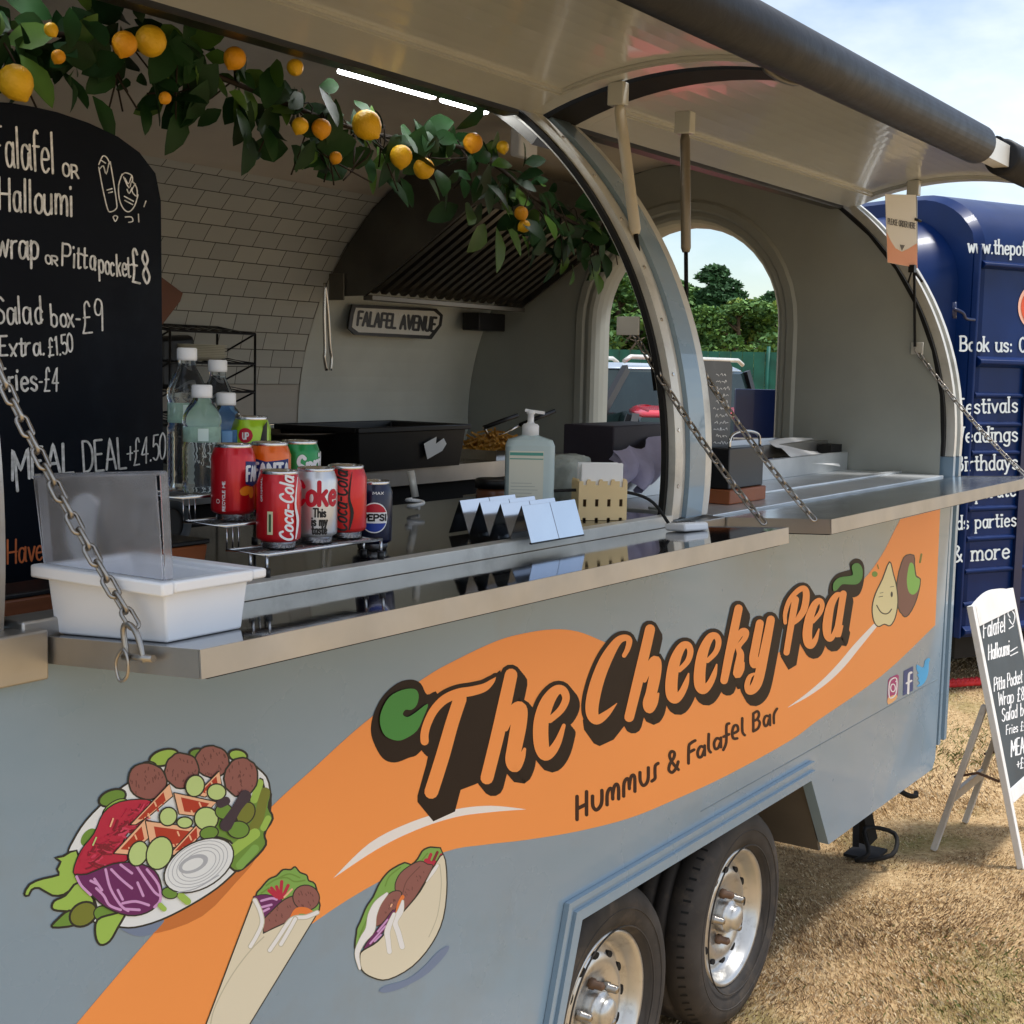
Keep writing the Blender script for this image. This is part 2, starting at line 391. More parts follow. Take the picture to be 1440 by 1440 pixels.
# ================================================================== SETTING
g = MB(); n = 60
xs = np.concatenate([np.linspace(-60, 0, 10), np.linspace(1, 12, 34), np.linspace(14, 400, 14)]); ys = np.concatenate([np.linspace(-120, -8, 8), np.linspace(-6, 8, 34), np.linspace(10, 300, 14)])
vv = [(x, y, 0.012*math.sin(x*2.3+y)*math.sin(y*1.7) - 0.006 if -6 < y < 8 and 0 < x < 12 else -0.006) for x in xs for y in ys]
ff = [(i*len(ys)+j, (i+1)*len(ys)+j, (i+1)*len(ys)+j+1, i*len(ys)+j+1) for i in range(len(xs)-1) for j in range(len(ys)-1)]
g.add(vv, ff, 0, True)
GM = bpy.data.materials.new('dry_grass_ground'); GM.use_nodes = True; t = GM.node_tree; b = t.nodes['Principled BSDF']; b.inputs['Roughness'].default_value = 0.95; b.inputs['Specular IOR Level'].default_value = 0.1
tcx = t.nodes.new('ShaderNodeTexCoord')
def noise(sc, det=6, ro=0.6):
    q = t.nodes.new('ShaderNodeTexNoise'); q.inputs['Scale'].default_value = sc; q.inputs['Detail'].default_value = det; q.inputs['Roughness'].default_value = ro
    t.links.new(tcx.outputs['Object'], q.inputs['Vector']); return q
def ramp(src, stops):
    r_ = t.nodes.new('ShaderNodeValToRGB'); e = r_.color_ramp.elements
    while len(e) < len(stops): e.new(0.5)
    for el, (p_, c_) in zip(e, stops): el.position = p_; el.color = (*lin(c_), 1)
    t.links.new(src, r_.inputs[0]); return r_
r1 = ramp(noise(55).outputs['Fac'], [(0.3, (148, 120, 86)), (0.5, (190, 160, 118)), (0.7, (216, 190, 148))])
r2 = ramp(noise(40).outputs['Fac'], [(0.3, (78, 84, 40)), (0.7, (136, 132, 74))])
pm = t.nodes.new('ShaderNodeValToRGB'); pm.color_ramp.elements[0].position = 0.52; pm.color_ramp.elements[1].position = 0.72
t.links.new(noise(1.7, 5).outputs['Fac'], pm.inputs[0])
mxg = t.nodes.new('ShaderNodeMix'); mxg.data_type = 'RGBA'; t.links.new(pm.outputs[0], mxg.inputs[0]); t.links.new(r1.outputs[0], mxg.inputs[6]); t.links.new(r2.outputs[0], mxg.inputs[7]); t.links.new(mxg.outputs[2], b.inputs['Base Color'])
bu = t.nodes.new('ShaderNodeBump'); bu.inputs['Strength'].default_value = 0.6; bu.inputs['Distance'].default_value = 0.02; t.links.new(noise(90).outputs['Fac'], bu.inputs['Height']); t.links.new(bu.outputs[0], b.inputs['Normal'])
tag(g.build('ground', GM, fix=False), 'dry straw coloured field with green tufts around the trailer', 'ground', kind='structure')

# dry grass blades around the part of the field near the lens
def blades(nb, box, hmin, hmax, wid):
    x = rng.uniform(box[0], box[1], nb); y = rng.uniform(box[2], box[3], nb); a = rng.uniform(0, 2*np.pi, nb); h = rng.uniform(hmin, hmax, nb); l = rng.uniform(0.3, 1.15, nb)*h
    la = rng.uniform(0, 2*np.pi, nb)*.55+2.2*np.sin(x*1.7+.6*y)+1.3*np.sin(y*2.9-x*.7)
    cl_ = .72+.25*np.sin(x*9.1+2*np.sin(y*7.3))*np.sin(y*8.3+1.7*np.sin(x*6.1))+.25*np.sin(x*2.2+y*3.1); h = h*np.clip(cl_, .25, 1.5); l = l*np.clip(cl_, .4, 1.4)
    z0 = 0.012*np.sin(x*2.3+y)*np.sin(y*1.7)-0.008
    v = np.empty((nb, 4, 3)); w = wid*rng.uniform(0.6, 1.3, nb)
    v[:, 0] = np.stack([x-np.cos(a)*w, y-np.sin(a)*w, z0], 1); v[:, 1] = np.stack([x+np.cos(a)*w, y+np.sin(a)*w, z0], 1)
    v[:, 2] = np.stack([x+np.cos(a)*w*.7+np.cos(la)*l*.45, y+np.sin(a)*w*.7+np.sin(la)*l*.45, z0+h*.7], 1)
    v[:, 3] = np.stack([x+np.cos(la)*l, y+np.sin(la)*l, z0+h*.85], 1)
    return v.reshape(-1, 3)
vb = np.concatenate([blades(130000, (3.0, 5.6, -0.95, 1.0), 0.007, 0.021, 0.0007), blades(90000, (4.6, 9.5, -0.9, 3.2), 0.012, 0.030, 0.0014)])
nb = len(vb)//4
me = bpy.data.meshes.new('dry_grass'); idx = np.arange(nb)*4
fa = np.stack([idx, idx+1, idx+2, idx+3], 1)
me.vertices.add(len(vb)); me.vertices.foreach_set('co', vb.ravel()); me.loops.add(nb*4); me.loops.foreach_set('vertex_index', fa.ravel().astype(np.int32))
me.polygons.add(nb); me.polygons.foreach_set('loop_start', (np.arange(nb)*4).astype(np.int32)); me.polygons.foreach_set('loop_total', np.full(nb, 4, np.int32))
cols = [mat('straw_blade', (212, 184, 142), 0.8, var=0.12, vs=30), mat('pale_straw_blade', (232, 213, 178), 0.8, var=0.1, vs=30), mat('brown_blade', (146, 120, 90), 0.85, var=0.12, vs=30), mat('green_blade', (108, 116, 62), 0.8, var=0.15, vs=30)]
for c in cols: me.materials.append(c)
cx, cy = vb[::4, 0], vb[::4, 1]
patch = np.sin(cx*2.1+1.3*np.sin(cy*1.9))+np.sin(cy*2.7+cx*0.8+1)+rng.normal(0, .5, nb)
mi = rng.choice([0, 0, 0, 1, 1, 2, 2], nb); pb = np.sin(cx*4.3+2*np.sin(cy*3.1))*np.sin(cy*5.1+1.5*np.sin(cx*2.7)); mi = np.where((pb > .45) & (rng.random(nb) < .4), 2, mi)
mi = np.where((patch > 1.05) & (rng.random(nb) < .6), 3, mi)
me.polygons.foreach_set('material_index', mi.astype(np.int32)); me.update(); me.validate()
go = bpy.data.objects.new('dry_grass', me); COL.objects.link(go)
tag(go, 'short dry grass blades covering the field beside the trailer', 'grass', kind='stuff')

# ================================================================== FOOD TRAILER
TO = np.array((2.7, 1.0, 0.0))
TR = thing('food_trailer', TO, 'grey barrel-roofed food trailer with two raised hatches, orange swoosh lettering and twin wheels', 'food trailer')
XL, XR = 0.50, 4.82
XM0, XM1 = 2.735, 2.935          # middle hatch frame
XI = 4.72                         # inner face of far end wall
RC = (1.0, 1.45)                  # barrel roof: centre and radius 1
def arc(th, r=1.0): return (RC[0]-r*math.cos(th), RC[1]+r*math.sin(th))
TH_H = R(54.8)
def T(mb, name, mats, parent=TR, **k): return mb.build(name, mats, parent, origin=TO if parent is TR else TO, **k)
def P3(x): return lambda y, z: (x, y, z)
def shell(mb, x0, x1, th0, th1, r0, r1, n=30, m=0):
    out = [arc(th0+(th1-th0)*i/n, r1) for i in range(n+1)]; inn = [arc(th0+(th1-th0)*i/n, r0) for i in range(n+1)]
    for i in range(n):
        mb.add([(x0, *out[i]), (x1, *out[i]), (x1, *out[i+1]), (x0, *out[i+1])], [(0, 1, 2, 3)], m, True)
        mb.add([(x0, *inn[i]), (x1, *inn[i]), (x1, *inn[i+1]), (x0, *inn[i+1])], [(3, 2, 1, 0)], m, True)
        for x in (x0, x1): mb.add([(x, *out[i]), (x, *inn[i]), (x, *inn[i+1]), (x, *out[i+1])], [(0, 1, 2, 3)], m)
    for q in (0, n): mb.add([(x0, *out[q]), (x1, *out[q]), (x1, *inn[q]), (x0, *inn[q])], [(0, 1, 2, 3)], m)
# roof, back wall, floor, ends
mb = MB(); shell(mb, XL+.05, XR, TH_H+R(.5), math.pi, 0.985, 1.0, 40); T(mb, 'roof', PAINT, fix=False)
mb = MB(); shell(mb, XL+.06, XI, TH_H+R(1), math.pi-R(0.3), 0.962, 0.982, 40); T(mb, 'ceiling_lining', CEIL, fix=False)
BW = MB(); BW.box((XL+.05, 1.962, 0.45), (XI, 2.0, 1.448)); BWO = T(BW, 'back_wall', WALLW)
mb = MB()
for i in range(10):      # white lining that carries the wall up in to the curve beside the tiles
    a0, a1 = math.pi-R(33)*i/10, math.pi-R(33)*(i+1)/10
    mb.add([(3.70, *arc(a0, .9585)), (XI-.002, *arc(a0, .9585)), (XI-.002, *arc(a1, .9585)), (3.70, *arc(a1, .9585))], [(0, 1, 2, 3)], 0, True)
mb.box((3.2, 1.957, 1.40), (XI-.002, 1.9605, 1.4495)); T(mb, 'wall_lining', WALLW, fix=False)
mb = MB(); mb.box((XL+.05, .38, .42), (XI, 1.96, .46)); T(mb, 'floor', UNDER)
# tiles: sheet following the curve of the wall
TILE = bpy.data.materials.new('white_brick_tiles'); TILE.use_nodes = True; t = TILE.node_tree; b = t.nodes['Principled BSDF']; b.inputs['Roughness'].default_value = 0.35
uvn = t.nodes.new('ShaderNodeUVMap'); bk = t.nodes.new('ShaderNodeTexBrick'); bk.inputs['Scale'].default_value = 1; bk.offset = 0.5
bk.inputs['Color1'].default_value = (*lin((196, 196, 188)), 1); bk.inputs['Color2'].default_value = (*lin((182, 183, 178)), 1); bk.inputs['Mortar'].default_value = (*lin((78, 74, 66)), 1)
bk.inputs['Brick Width'].default_value = 0.104; bk.inputs['Row Height'].default_value = 0.0585; bk.inputs['Mortar Size'].default_value = 0.0016; bk.inputs['Mortar Smooth'].default_value = 0.2
t.links.new(uvn.outputs[0], bk.inputs['Vector']); t.links.new(bk.outputs['Color'], b.inputs['Base Color'])
bt = t.nodes.new('ShaderNodeBump'); bt.inputs['Strength'].default_value = 0.5; bt.inputs['Distance'].default_value = 0.003; bt.invert = True; t.links.new(bk.outputs['Fac'], bt.inputs['Height']); t.links.new(bt.outputs[0], b.inputs['Normal'])
mb = MB(); uvs = []; x0, x1 = 1.2, 3.694
th_b = math.pi-math.asin((1.587-1.45)/.955); NT = 16; th_t = math.pi-R(52)
for i in range(NT):
    a0, a1 = th_b+(th_t-th_b)*i/NT, th_b+(th_t-th_b)*(i+1)/NT
    mb.add([(x0, *arc(a0, .955)), (x1, *arc(a0, .955)), (x1, *arc(a1, .955)), (x0, *arc(a1, .955))], [(0, 1, 2, 3)], 0, True)
    s0, s1 = abs(a0-th_b)*.955, abs(a1-th_b)*.955; uvs += [(x0, s0), (x1, s0), (x1, s1), (x0, s1)]
o = T(mb, 'tile_panel', TILE, parent=None, fix=False); o.parent = TR
ul = o.data.uv_layers.new(name='UVMap')
for lp in o.data.loops: ul.data[lp.index].uv = uvs[lp.vertex_index]
# far end wall with arched window opening
WC, WH, WSP = 1.01, 0.357, 1.83
def win(r, zb=1.2, n=20): return [(WC-r, zb)]+[(WC-r*math.cos(math.pi*i/n), WSP+r*math.sin(math.pi*i/n)) for i in range(n+1)]+[(WC+r, zb)]
def wall_ring(mb, x, inner, outer, m=0, sm=False):
    k = len(inner); mb.add([(x, *p) for p in inner]+[(x, *p) for p in outer], [(i, i+1, k+i+1, k+i) for i in range(k-1)], m, sm)
def barrel(r, zb):   # same count as win(): 23 points
    return [(1-r, zb)]+[arc(math.pi*i/20, r) for i in range(21)]+[(1+r, zb)]
EW = MB()
for x, rr in ((XI, .962), (XR-.005, .997)):
    i_, o_ = win(WH+.05 if x == XI else WH, 1.2), barrel(rr, 1.2)
    wall_ring(EW, x, i_, o_)
    EW.add([(x, 1-rr, .45), (x, 1+rr, .45), (x, 1+rr, 1.2), (x, 1-rr, 1.2)], [(0, 1, 2, 3)])
i1, i2 = win(WH+.05, 1.2), win(WH, 1.2); k = len(i1)
# rounded reveal of the opening
prev = [(XI, *p) for p in i1]
for s in range(1, 7):
    f_ = s/6; r_ = WH+.05-.05*math.sin(f_*math.pi/2); xx = XI-0.012*math.sin(f_*math.pi)+ (XR-.005-XI)*(1-math.cos(f_*math.pi/2))
    cur = [(xx, *p) for p in win(r_, 1.2)]
    EW.add(prev+cur, [(i, i+1, k+i+1, k+i) for i in range(k-1)], 0, True); prev = cur
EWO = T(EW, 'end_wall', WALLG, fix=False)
mb = MB(); prev = None
for (dr, dx) in ((.052, -.003), (.060, -.012), (.085, -.014), (.095, -.003)):
    cur = [(XI+dx, *p) for p in win(WH+dr, 1.2)]
    if prev: mb.add(prev+cur, [(i, i+1, k+i+1, k+i) for i in range(k-1)], 0, True)
    prev = cur
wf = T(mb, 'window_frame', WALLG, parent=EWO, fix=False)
mb = MB()
x = XL+.05; mb.extr([(y, z) for y, z in [(0.01, .45)]+[arc(math.pi*i/20, .985) for i in range(21)]+[(1.99, .45)]], P3(XL), P3(x)); T(mb, 'near_end_wall', PAINT)

# end cap: white ribbed aluminium edge of the far hatch opening
mb = MB()
for xa, xb, r0, r1, m_ in ((4.722, 4.742, .945, .972, 2), (4.744, 4.768, .95, 1.0, 0), (4.770, 4.786, .95, .992, 1), (4.788, 4.815, .95, 1.006, 0)):
    shell(mb, xa, xb, R(-3), math.pi/2 if xb > 4.77 else R(56), r0, r1, 30, m_)
mb.box((4.744, .0, .42), (4.768, .045, 1.40), 1); mb.box((4.770, .006, .42), (4.786, .05, 1.40), 1); mb.box((4.788, -.006, .43), (4.815, .05, 1.40), 1)
T(mb, 'end_frame', [ALU, PAINT, RUBBER])
# middle hatch frame
mb = MB()
for xa, xb, r0, r1, m_ in ((XM0-.012, XM0, .962, .974, 2), (XM0+.0005, XM0+.036, .955, .990, 0), (XM0+.037, XM0+.064, .955, .982, 0), (XM0+.065, XM0+.142, .955, .993, 1), (XM0+.143, XM1-.020, .955, .989, 0), (XM1-.019, XM1, .955, .98, 0), (XM1+.001, XM1+.01, .962, .972, 2)):
    shell(mb, xa, xb, R(-6.2), R(62), r0, r1, 36, m_)
MFO = T(mb, 'hatch_frame', [ALU, PAINT, RUBBER])
mb = MB()
for k_ in range(9):
    a = R(-2+7*k_); c = arc(a, .989); mb.lathe([(0.0001, 0), (.0045, .001), (.004, .003)], (0, 0, 0), 8, 2)
    nv = len(mb.v)-24
    for i in range(nv, len(mb.v)):
        vx, vy, vz = mb.v[i]; mb.v[i] = (XM0+.017+vx, c[0]-vz*math.cos(a)+vy*math.sin(a), c[1]+vz*math.sin(a)+vy*math.cos(a))
T(mb, 'rivet_row', STEEL, parent=MFO)
# near hatch frame at the left edge of the picture
mb = MB(); shell(mb, .955, 1.040, R(-6.2), R(62), .955, .99, 36, 0); shell(mb, 1.046, 1.052, R(-6.2), R(62), .94, .972, 36, 1)
T(mb, 'hatch_frame', [BRUSH, RUBBER])

# serving-side panel with wheel-arch cut-out, at y = 0
ZB, ZA, ZT = 0.3495, 0.586, 1.325
xa1 = float(onY(765, 1440, 0)[0])
la = onY(808, 1288, 0); lb = onY(770, 1440, 0); sl = (lb[0]-la[0])/(lb[2]-la[2])
xlb = la[0]+(ZB-la[2])*sl
pan = [(XL, ZB), (xlb, ZB), (la[0], ZA), (3.576, ZA), (3.742, ZB), (4.69, ZB), (4.718, ZB+.03), (4.742, ZT), (XL, ZT)]
mb = MB()
f0 = lambda x, z: (x, 0.0, z); f1 = lambda x, z: (x, 0.03, z)
mb.extr([pan[i] for i in (0, 1, 2, 8)], f0, f1); mb.extr([pan[2], pan[3], (3.576, ZT), (la[0], ZT), ], f0, f1)
mb.v; mb.extr([pan[3], pan[4], pan[5], pan[6], pan[7], (3.576, ZT)], f0, f1); mb.extr([(XL, ZT-.0), (la[0], ZA+.0), (la[0], ZT)], f0, f1)
SP = T(mb, 'side_panel', PAINT)
# folded trim round the wheel arch
mb = MB()
def arch_trim(d0, d1, y0, y1, m):
    A = np.array(pan[1]); Bp = np.array(pan[2]); Cc = np.array(pan[3]); D = np.array(pan[4])
    n1 = np.array((-(Bp-A)[1], (Bp-A)[0])); n1 = n1/np.linalg.norm(n1)
    def off(d):
        # shift the inclined edge sideways and the top edge upwards
        return [(A[0]-d/abs(n1[0]), A[1]-.12), (Bp[0]-d*1.0, Bp[1]+d), (Cc[0]+.0, Cc[1]+d)]
    o0, o1 = off(d0), off(d1)
    for i in range(2):
        mb.hexa([(o0[i][0], y0, o0[i][1]), (o0[i+1][0], y0, o0[i+1][1]), (o0[i+1][0], y1, o0[i+1][1]), (o0[i][0], y1, o0[i][1]),
                 (o1[i][0], y0, o1[i][1]), (o1[i+1][0], y0, o1[i+1][1]), (o1[i+1][0], y1, o1[i+1][1]), (o1[i][0], y1, o1[i][1])], m)
arch_trim(-.004, .018, -.016, -.001, 0); arch_trim(.0185, .030, -.008, -.0012, 1); arch_trim(.0305, .042, -.013, -.0011, 0)
T(mb, 'wheel_arch_trim', [PAINT, PAINT])
# body seam and small marks on the panel
mb = MB(); s1 = onY(985, 1142, 0); s2 = onY(1300, 958, 0); mb.hexa([(s1[0], -.0008, s1[2]), (4.69, -.0008, s1[2]), (4.69, .001, s1[2]), (s1[0], .001, s1[2]), (s1[0], -.0008, s1[2]+.0022), (4.69, -.0008, s1[2]+.0022), (4.69, .001, s1[2]+.0022), (s1[0], .001, s1[2]+.0022)]); T(mb, 'body_seam', mat('seam_grey', (112, 128, 138), .5), parent=SP)
# underbody
mb = MB(); mb.box((XL+.1, .5, .30), (4.5, .58, .42)); mb.box((XL+.1, 1.42, .30), (4.5, 1.5, .42)); mb.box((2.5, .2, .26), (2.7, 1.8, .34)); mb.box((3.14, .2, .26), (3.34, 1.8, .34))
mb.box((la[0]-.25, .032, ZA+.02), (3.9, .36, ZA+.05)); mb.box((la[0]-.25, .34, .3), (3.9, .36, ZA+.02)); mb.box((4.2, .4, .2), (4.6, 1.6, .3)); T(mb, 'chassis', UNDER)
mb = MB(); mb.hexa([(3.60, .035, ZA), (3.76, .035, ZB-.03), (3.775, .035, ZB-.03), (3.64, .035, ZA), (3.60, .30, ZA), (3.76, .30, ZB-.03), (3.775, .30, ZB-.03), (3.64, .30, ZA)]); T(mb, 'mudguard', mat('grey_mudguard', (96, 90, 82), .7))
mb = MB(); mb.bar((4.60, .25, .36), (4.72, .22, .05), .05, .05); mb.bar((4.66, .25, .36), (4.60, .22, .06), .02, .02); mb.box((4.65, .17, .0), (4.79, .28, .010)); mb.tube(smooth([(4.55, .2, .03), (4.62, .1, .05), (4.7, .12, .1), (4.63, .2, .12), (4.56, .16, .06)], 4, True), .008, 6, closed=True)
mb.tube(smooth([(4.70, .2, .30), (4.72, .1, .24), (4.78, .08, .22), (4.82, .09, .22)], 4), .009, 6); T(mb, 'corner_steady', UNDER)
# wheels
def wheel(cx, lean=0):
    ro = .278; y0, y1 = .04, .205; pr = []
    w = MB()
    prof = [(.165, .055), (.180, .030), (.200, .018), (.232, .012), (.258, .020), (.271, .036), (ro, .052), (ro, .085), (ro-.006, .088), (ro-.006, .094), (ro, .097), (ro, .125), (ro-.006, .128), (ro-.006, .134), (ro, .137), (ro, .165), (.268, .182), (.24, .19), (.165, .18)]
    w.lathe(prof, (cx, y0-.012, .28), 64, 1, 0, caps=False)
    for k_ in range(64):
        a = 2*math.pi*(k_+.5)/64
        for yy in (.036, .17):
            p = lambda r_, da, y_: (cx+r_*math.cos(a+da), y0-.012+y_, .28+r_*math.sin(a+da))
            w.add([p(.2735, -.010, yy), p(.2735, .010, yy), p(ro+.0012, .014, yy+.018), p(ro+.0012, -.006, yy+.018)], [(0, 1, 2, 3)], 1)
    for r_ in (.188, .226):
        w.tube([(cx+r_*math.cos(a), y0+.0015, .28+r_*math.sin(a)) for a in np.linspace(0, 2*math.pi, 49)[:-1]], .0022, 5, 0, closed=True)
    root = w.build('wheel', [TYRE, RUBBER], TR, origin=TO, fix=False)
    w = MB(); prof = [(.1745, .043), (.176, .036), (.172, .031), (.166, .033), (.160, .042), (.152, .060), (.146, .075), (.136, .078), (.124, .066), (.110, .056), (.095, .055), (.080, .064), (.070, .070), (.050, .070), (.044, .068), (.0001, .068)]
    w.lathe(prof, (cx, y0-.012, .28), 64, 1, 0, caps=False)
    r2 = w.build('rim', RIM, root, origin=TO, fix=False)
    w = MB()
    for k_ in range(12):      # vent slots: raised black ovals, their colour standing for the shade inside
        a = 2*math.pi*k_/12
        c = (cx+.119*math.cos(a), .28+.119*math.sin(a))
        pts = [(c[0]+.012*math.cos(q)*(-math.sin(a))+.0075*math.sin(q)*math.cos(a), c[1]+.012*math.cos(q)*math.cos(a)+.0075*math.sin(q)*math.sin(a)) for q in np.linspace(0, 2*math.pi, 13)[:-1]]
        w.extr(pts, lambda x, z: (x, y0-.012+.0575, z), lambda x, z: (x, y0+.07, z))
    w.build('vent_slot', UNDER, root, origin=TO)
    w = MB(); w.lathe([(.043, .068), (.043, .046), (.039, .040), (.034, .038), (.032, .028), (.028, .020), (.015, .014), (.0001, .013)], (cx, y0-.012, .28), 28, 1)
    w.build('hub_cap', RIM, root, origin=TO, fix=True)
    for k_ in range(5):
        a = 2*math.pi*k_/5+.5; c = (cx+.061*math.cos(a), y0-.012, .28+.061*math.sin(a)); w = MB()
        w.lathe([(.013, .066), (.0125, .054), (.0095, .052), (.0095, .034), (.006, .031), (.0001, .031)], c, 6, 1)
        w.build('wheel_nut', RUST if k_ % 2 else CHAIN, root, origin=TO)
    return root
wheel(2.590); wheel(3.250)

# hatch doors, swung up: the arc between hinge and lower edge turned about the hinge
Hh = np.array((0.405, 2.245)); He = np.array((-0.585, 2.105))
mid = (Hh+He)/2; ch = He-Hh; cl = np.linalg.norm(ch); upn = np.array((ch[1], -ch[0]))/cl
if upn[1] < 0: upn = -upn
LR = 1.0; LCc = mid-upn*math.sqrt(LR*LR-cl*cl/4)
a_h = math.atan2(*(Hh-LCc)[::-1]); a_e = math.atan2(*(He-LCc)[::-1])
def lid_pt(s, d=0.0): a = a_h+(a_e-a_h)*s; return (LCc[0]+(LR+d)*math.cos(a), LCc[1]+(LR+d)*math.sin(a))
def lid_patch(mb, x0, x1, s0, s1, d0, d1, n=24, m=0):
    for i in range(n):
        sa, sb = s0+(s1-s0)*i/n, s0+(s1-s0)*(i+1)/n
        for d in (d0, d1): mb.add([(x0, *lid_pt(sa, d)), (x1, *lid_pt(sa, d)), (x1, *lid_pt(sb, d)), (x0, *lid_pt(sb, d))], [(0, 1, 2, 3)], m, True)
        for x in (x0, x1): mb.add([(x, *lid_pt(sa, d0)), (x, *lid_pt(sb, d0)), (x, *lid_pt(sb, d1)), (x, *lid_pt(sa, d1))], [(0, 1, 2, 3)], m)
    for s in (s0, s1): mb.add([(x0, *lid_pt(s, d0)), (x1, *lid_pt(s, d0)), (x1, *lid_pt(s, d1)), (x0, *lid_pt(s, d1))], [(0, 1, 2, 3)], m)
def hatch(x0, x1, tx0, tx1, lab):
    mb = MB(); lid_patch(mb, x0, x1, 0, 1, 0.004, 0.016); root = T(mb, 'hatch_door', PAINT, fix=False); root['label'] = lab
    mb = MB(); lid_patch(mb, x0+.002, x1-.002, .0, .999, -.004, .0035); T(mb, 'inner_skin', CREAM, parent=root, fix=False)
    mb = MB()
    for xa, xb in ((x0, x0+.052), (x1-.052, x1)): lid_patch(mb, xa, xb, 0, .96, -.016, -.0045)
    lid_patch(mb, x0+.053, x1-.053, 0, .085, -.016, -.0045, 4); lid_patch(mb, x0+.053, x1-.053, .0865, .094, -.012, -.0045, 2)
    for xs_ in (x0+.0535, x1-.0565): lid_patch(mb, xs_, xs_+.003, .09, .96, -.011, -.0045)
    T(mb, 'edge_flange', CREAM, parent=root, fix=False)
    mb = MB(); c = (He[0]-.004, He[1]-.005); rr = .036
    mb.tube([(tx0, *c), (tx0+.004, *c), (tx1-.004, *c), (tx1, *c)], [rr-.006, rr, rr, rr-.006], 28); mb.tube([(tx0, c[0]+.012, c[1]+.028), (tx1-.01, c[0]+.012, c[1]+.028)], .014, 12)
    T(mb, 'edge_tube', FOAM, parent=root)
    return root
H1 = hatch(0.985, 2.775, .97, 2.755, 'near hatch door with dark tube along its edge')
H2 = hatch(2.915, 4.775, 2.93, 4.80, 'far hatch door')
mb = MB(); c = (He[0]-.004, He[1]-.005); mb.bar((2.757, c[0], c[1]), (2.928, c[0], c[1]), .030, .042); T(mb, 'tube_joint', ALU, parent=H1)
mb = MB(); c = lid_pt(.86, -.01); mb.tube(smooth([(2.05, *c), (2.06, c[0], c[1]-.045), (2.10, c[0], c[1]-.055), (2.16, c[0], c[1]-.055), (2.20, c[0], c[1]-.045), (2.21, *c)], 4), .006, 8)
T(mb, 'pull_handle', DSTEEL, parent=H1)
mb = MB(); lid_patch(mb, 2.792, 2.9135, -.02, .985, -.020, .012); T(mb, 'rubber_skirt', RUBBER, parent=H2, fix=False)
# dark roof cavity between the hatches and hinge rail
mb = MB(); shell(mb, XM0+.01, XM1-.01, R(50), R(70), .93, .984, 8); mb.box((XL+.1, .42, 2.225), (XM0-.02, .46, 2.245)); mb.box((XM1+.02, .42, 2.225), (4.74, .46, 2.245)); T(mb, 'hinge_rail', [DSTEEL])
STRIP = emit('strip_light_glow', (0.95, 0.98, 1.0), 20.0)
for x0_, x1_ in ((1.16, 1.22), (1.44, 1.50), (2.20, 2.51), (2.54, 2.71), (3.02, 3.17)):
    mb = MB(); mb.box((x0_, .496, 2.231), (x1_, .512, 2.241)); T(mb, 'strip_light', STRIP, bevel=.004)

# gas struts
def strut(a, b, split, rc, mcyl, lab=None):
    a = np.array(a); b = np.array(b); c = a+(b-a)*split; d = (b-a)/np.linalg.norm(b-a)
    mb = MB(); mb.tube([a, a+d*.02, c-d*.01, c], [rc*.6, rc, rc, rc*.7], 16); root = T(mb, 'gas_strut', mcyl)
    mb = MB(); mb.tube([c, b], rc*.42, 10); T(mb, 'strut_rod', RUBBER, parent=root)
    mb = MB(); q = a-d*.012; mb.box((q[0]-.014, q[1]-.02, q[2]-.02), (q[0]+.014, q[1]+.02, q[2]+.03)); T(mb, 'strut_bracket', CREAM, parent=root, bevel=.003); return root
STRC = mat('cream_strut', (200, 192, 174), .4, var=.03); STRG = mat('grey_strut', (128, 120, 108), .35, .5, var=.05)
strut((2.775, .198, 2.245), (2.758, .075, 1.62), .46, .0125, STRC)
strut((2.955, .126, 2.205), (2.955, .10, 1.66), .50, .0115, STRG)
strut((4.70, .165, 2.262), (4.70, .135, 1.76), .40, .0115, STRG)

# serving flaps on chains
ZH = 1.3327
def flap(x0, x1, w, t_, lab, top=MIRROR):
    ct, st = math.cos(t_), math.sin(t_); th = .031
    f = lambda x, s, d: (x, -s*ct-d*st, ZH+s*st-d*ct)
    mb = MB(); mb.hexa([f(x0+.003, .004, .004), f(x1-.003, .004, .004), f(x1-.003, w-.003, .004), f(x0+.003, w-.003, .004), f(x0+.003, .004, 0), f(x1-.003, .004, 0), f(x1-.003, w-.003, 0), f(x0+.003, w-.003, 0)])
    root = T(mb, 'serving_flap', top); root['label'] = lab
    mb = MB()
    def strip(xa, xb, sa, sb): mb.hexa([f(xa, sa, th), f(xb, sa, th), f(xb, sb, th), f(xa, sb, th), f(xa, sa, -.0012), f(xb, sa, -.0012), f(xb, sb, -.0012), f(xa, sb, -.0012)])
    strip(x0, x1, w-.0025, w); strip(x0, x0+.0025, .004, w-.003); strip(x1-.0025, x1, .004, w-.003)
    T(mb, 'flap_edge', BRUSH, parent=root)
    mb = MB(); mb.hexa([f(x0+.02, .03, th+.004), f(x1-.02, .03, th+.004), f(x1-.02, w-.012, th+.004), f(x0+.02, w-.012, th+.004), f(x0+.02, .03, th-.008), f(x1-.02, .03, th-.008), f(x1-.02, w-.012, th-.008), f(x0+.02, w-.012, th-.008)])
    T(mb, 'flap_underside', RUBBER, parent=root)
    return f
FL1 = flap(1.083, 2.716, .262, .067, 'near serving flap, a mirror-like steel shelf')
FL2 = flap(2.955, 4.78, .262, .058, 'far serving flap', MIRROR2)
mb = MB(); mb.tube([(1.0, .0, ZH-.012), (4.76, .0, ZH-.012)], .007, 8); T(mb, 'flap_hinge', STEEL)
mb = MB(); mb.box((.93, -.016, 1.285), (1.079, .03, 1.345)); mb.box((1.055, .0, 1.325), (1.30, .05, 1.3545)); mb.box((.90, -.008, 1.06), (.985, .0, 1.285)); T(mb, 'corner_plate', BRUSH, bevel=.003)
mb = MB(); mb.box((2.722, -.012, 1.285), (2.95, .04, 1.336)); T(mb, 'frame_foot', BRUSH, bevel=.002)

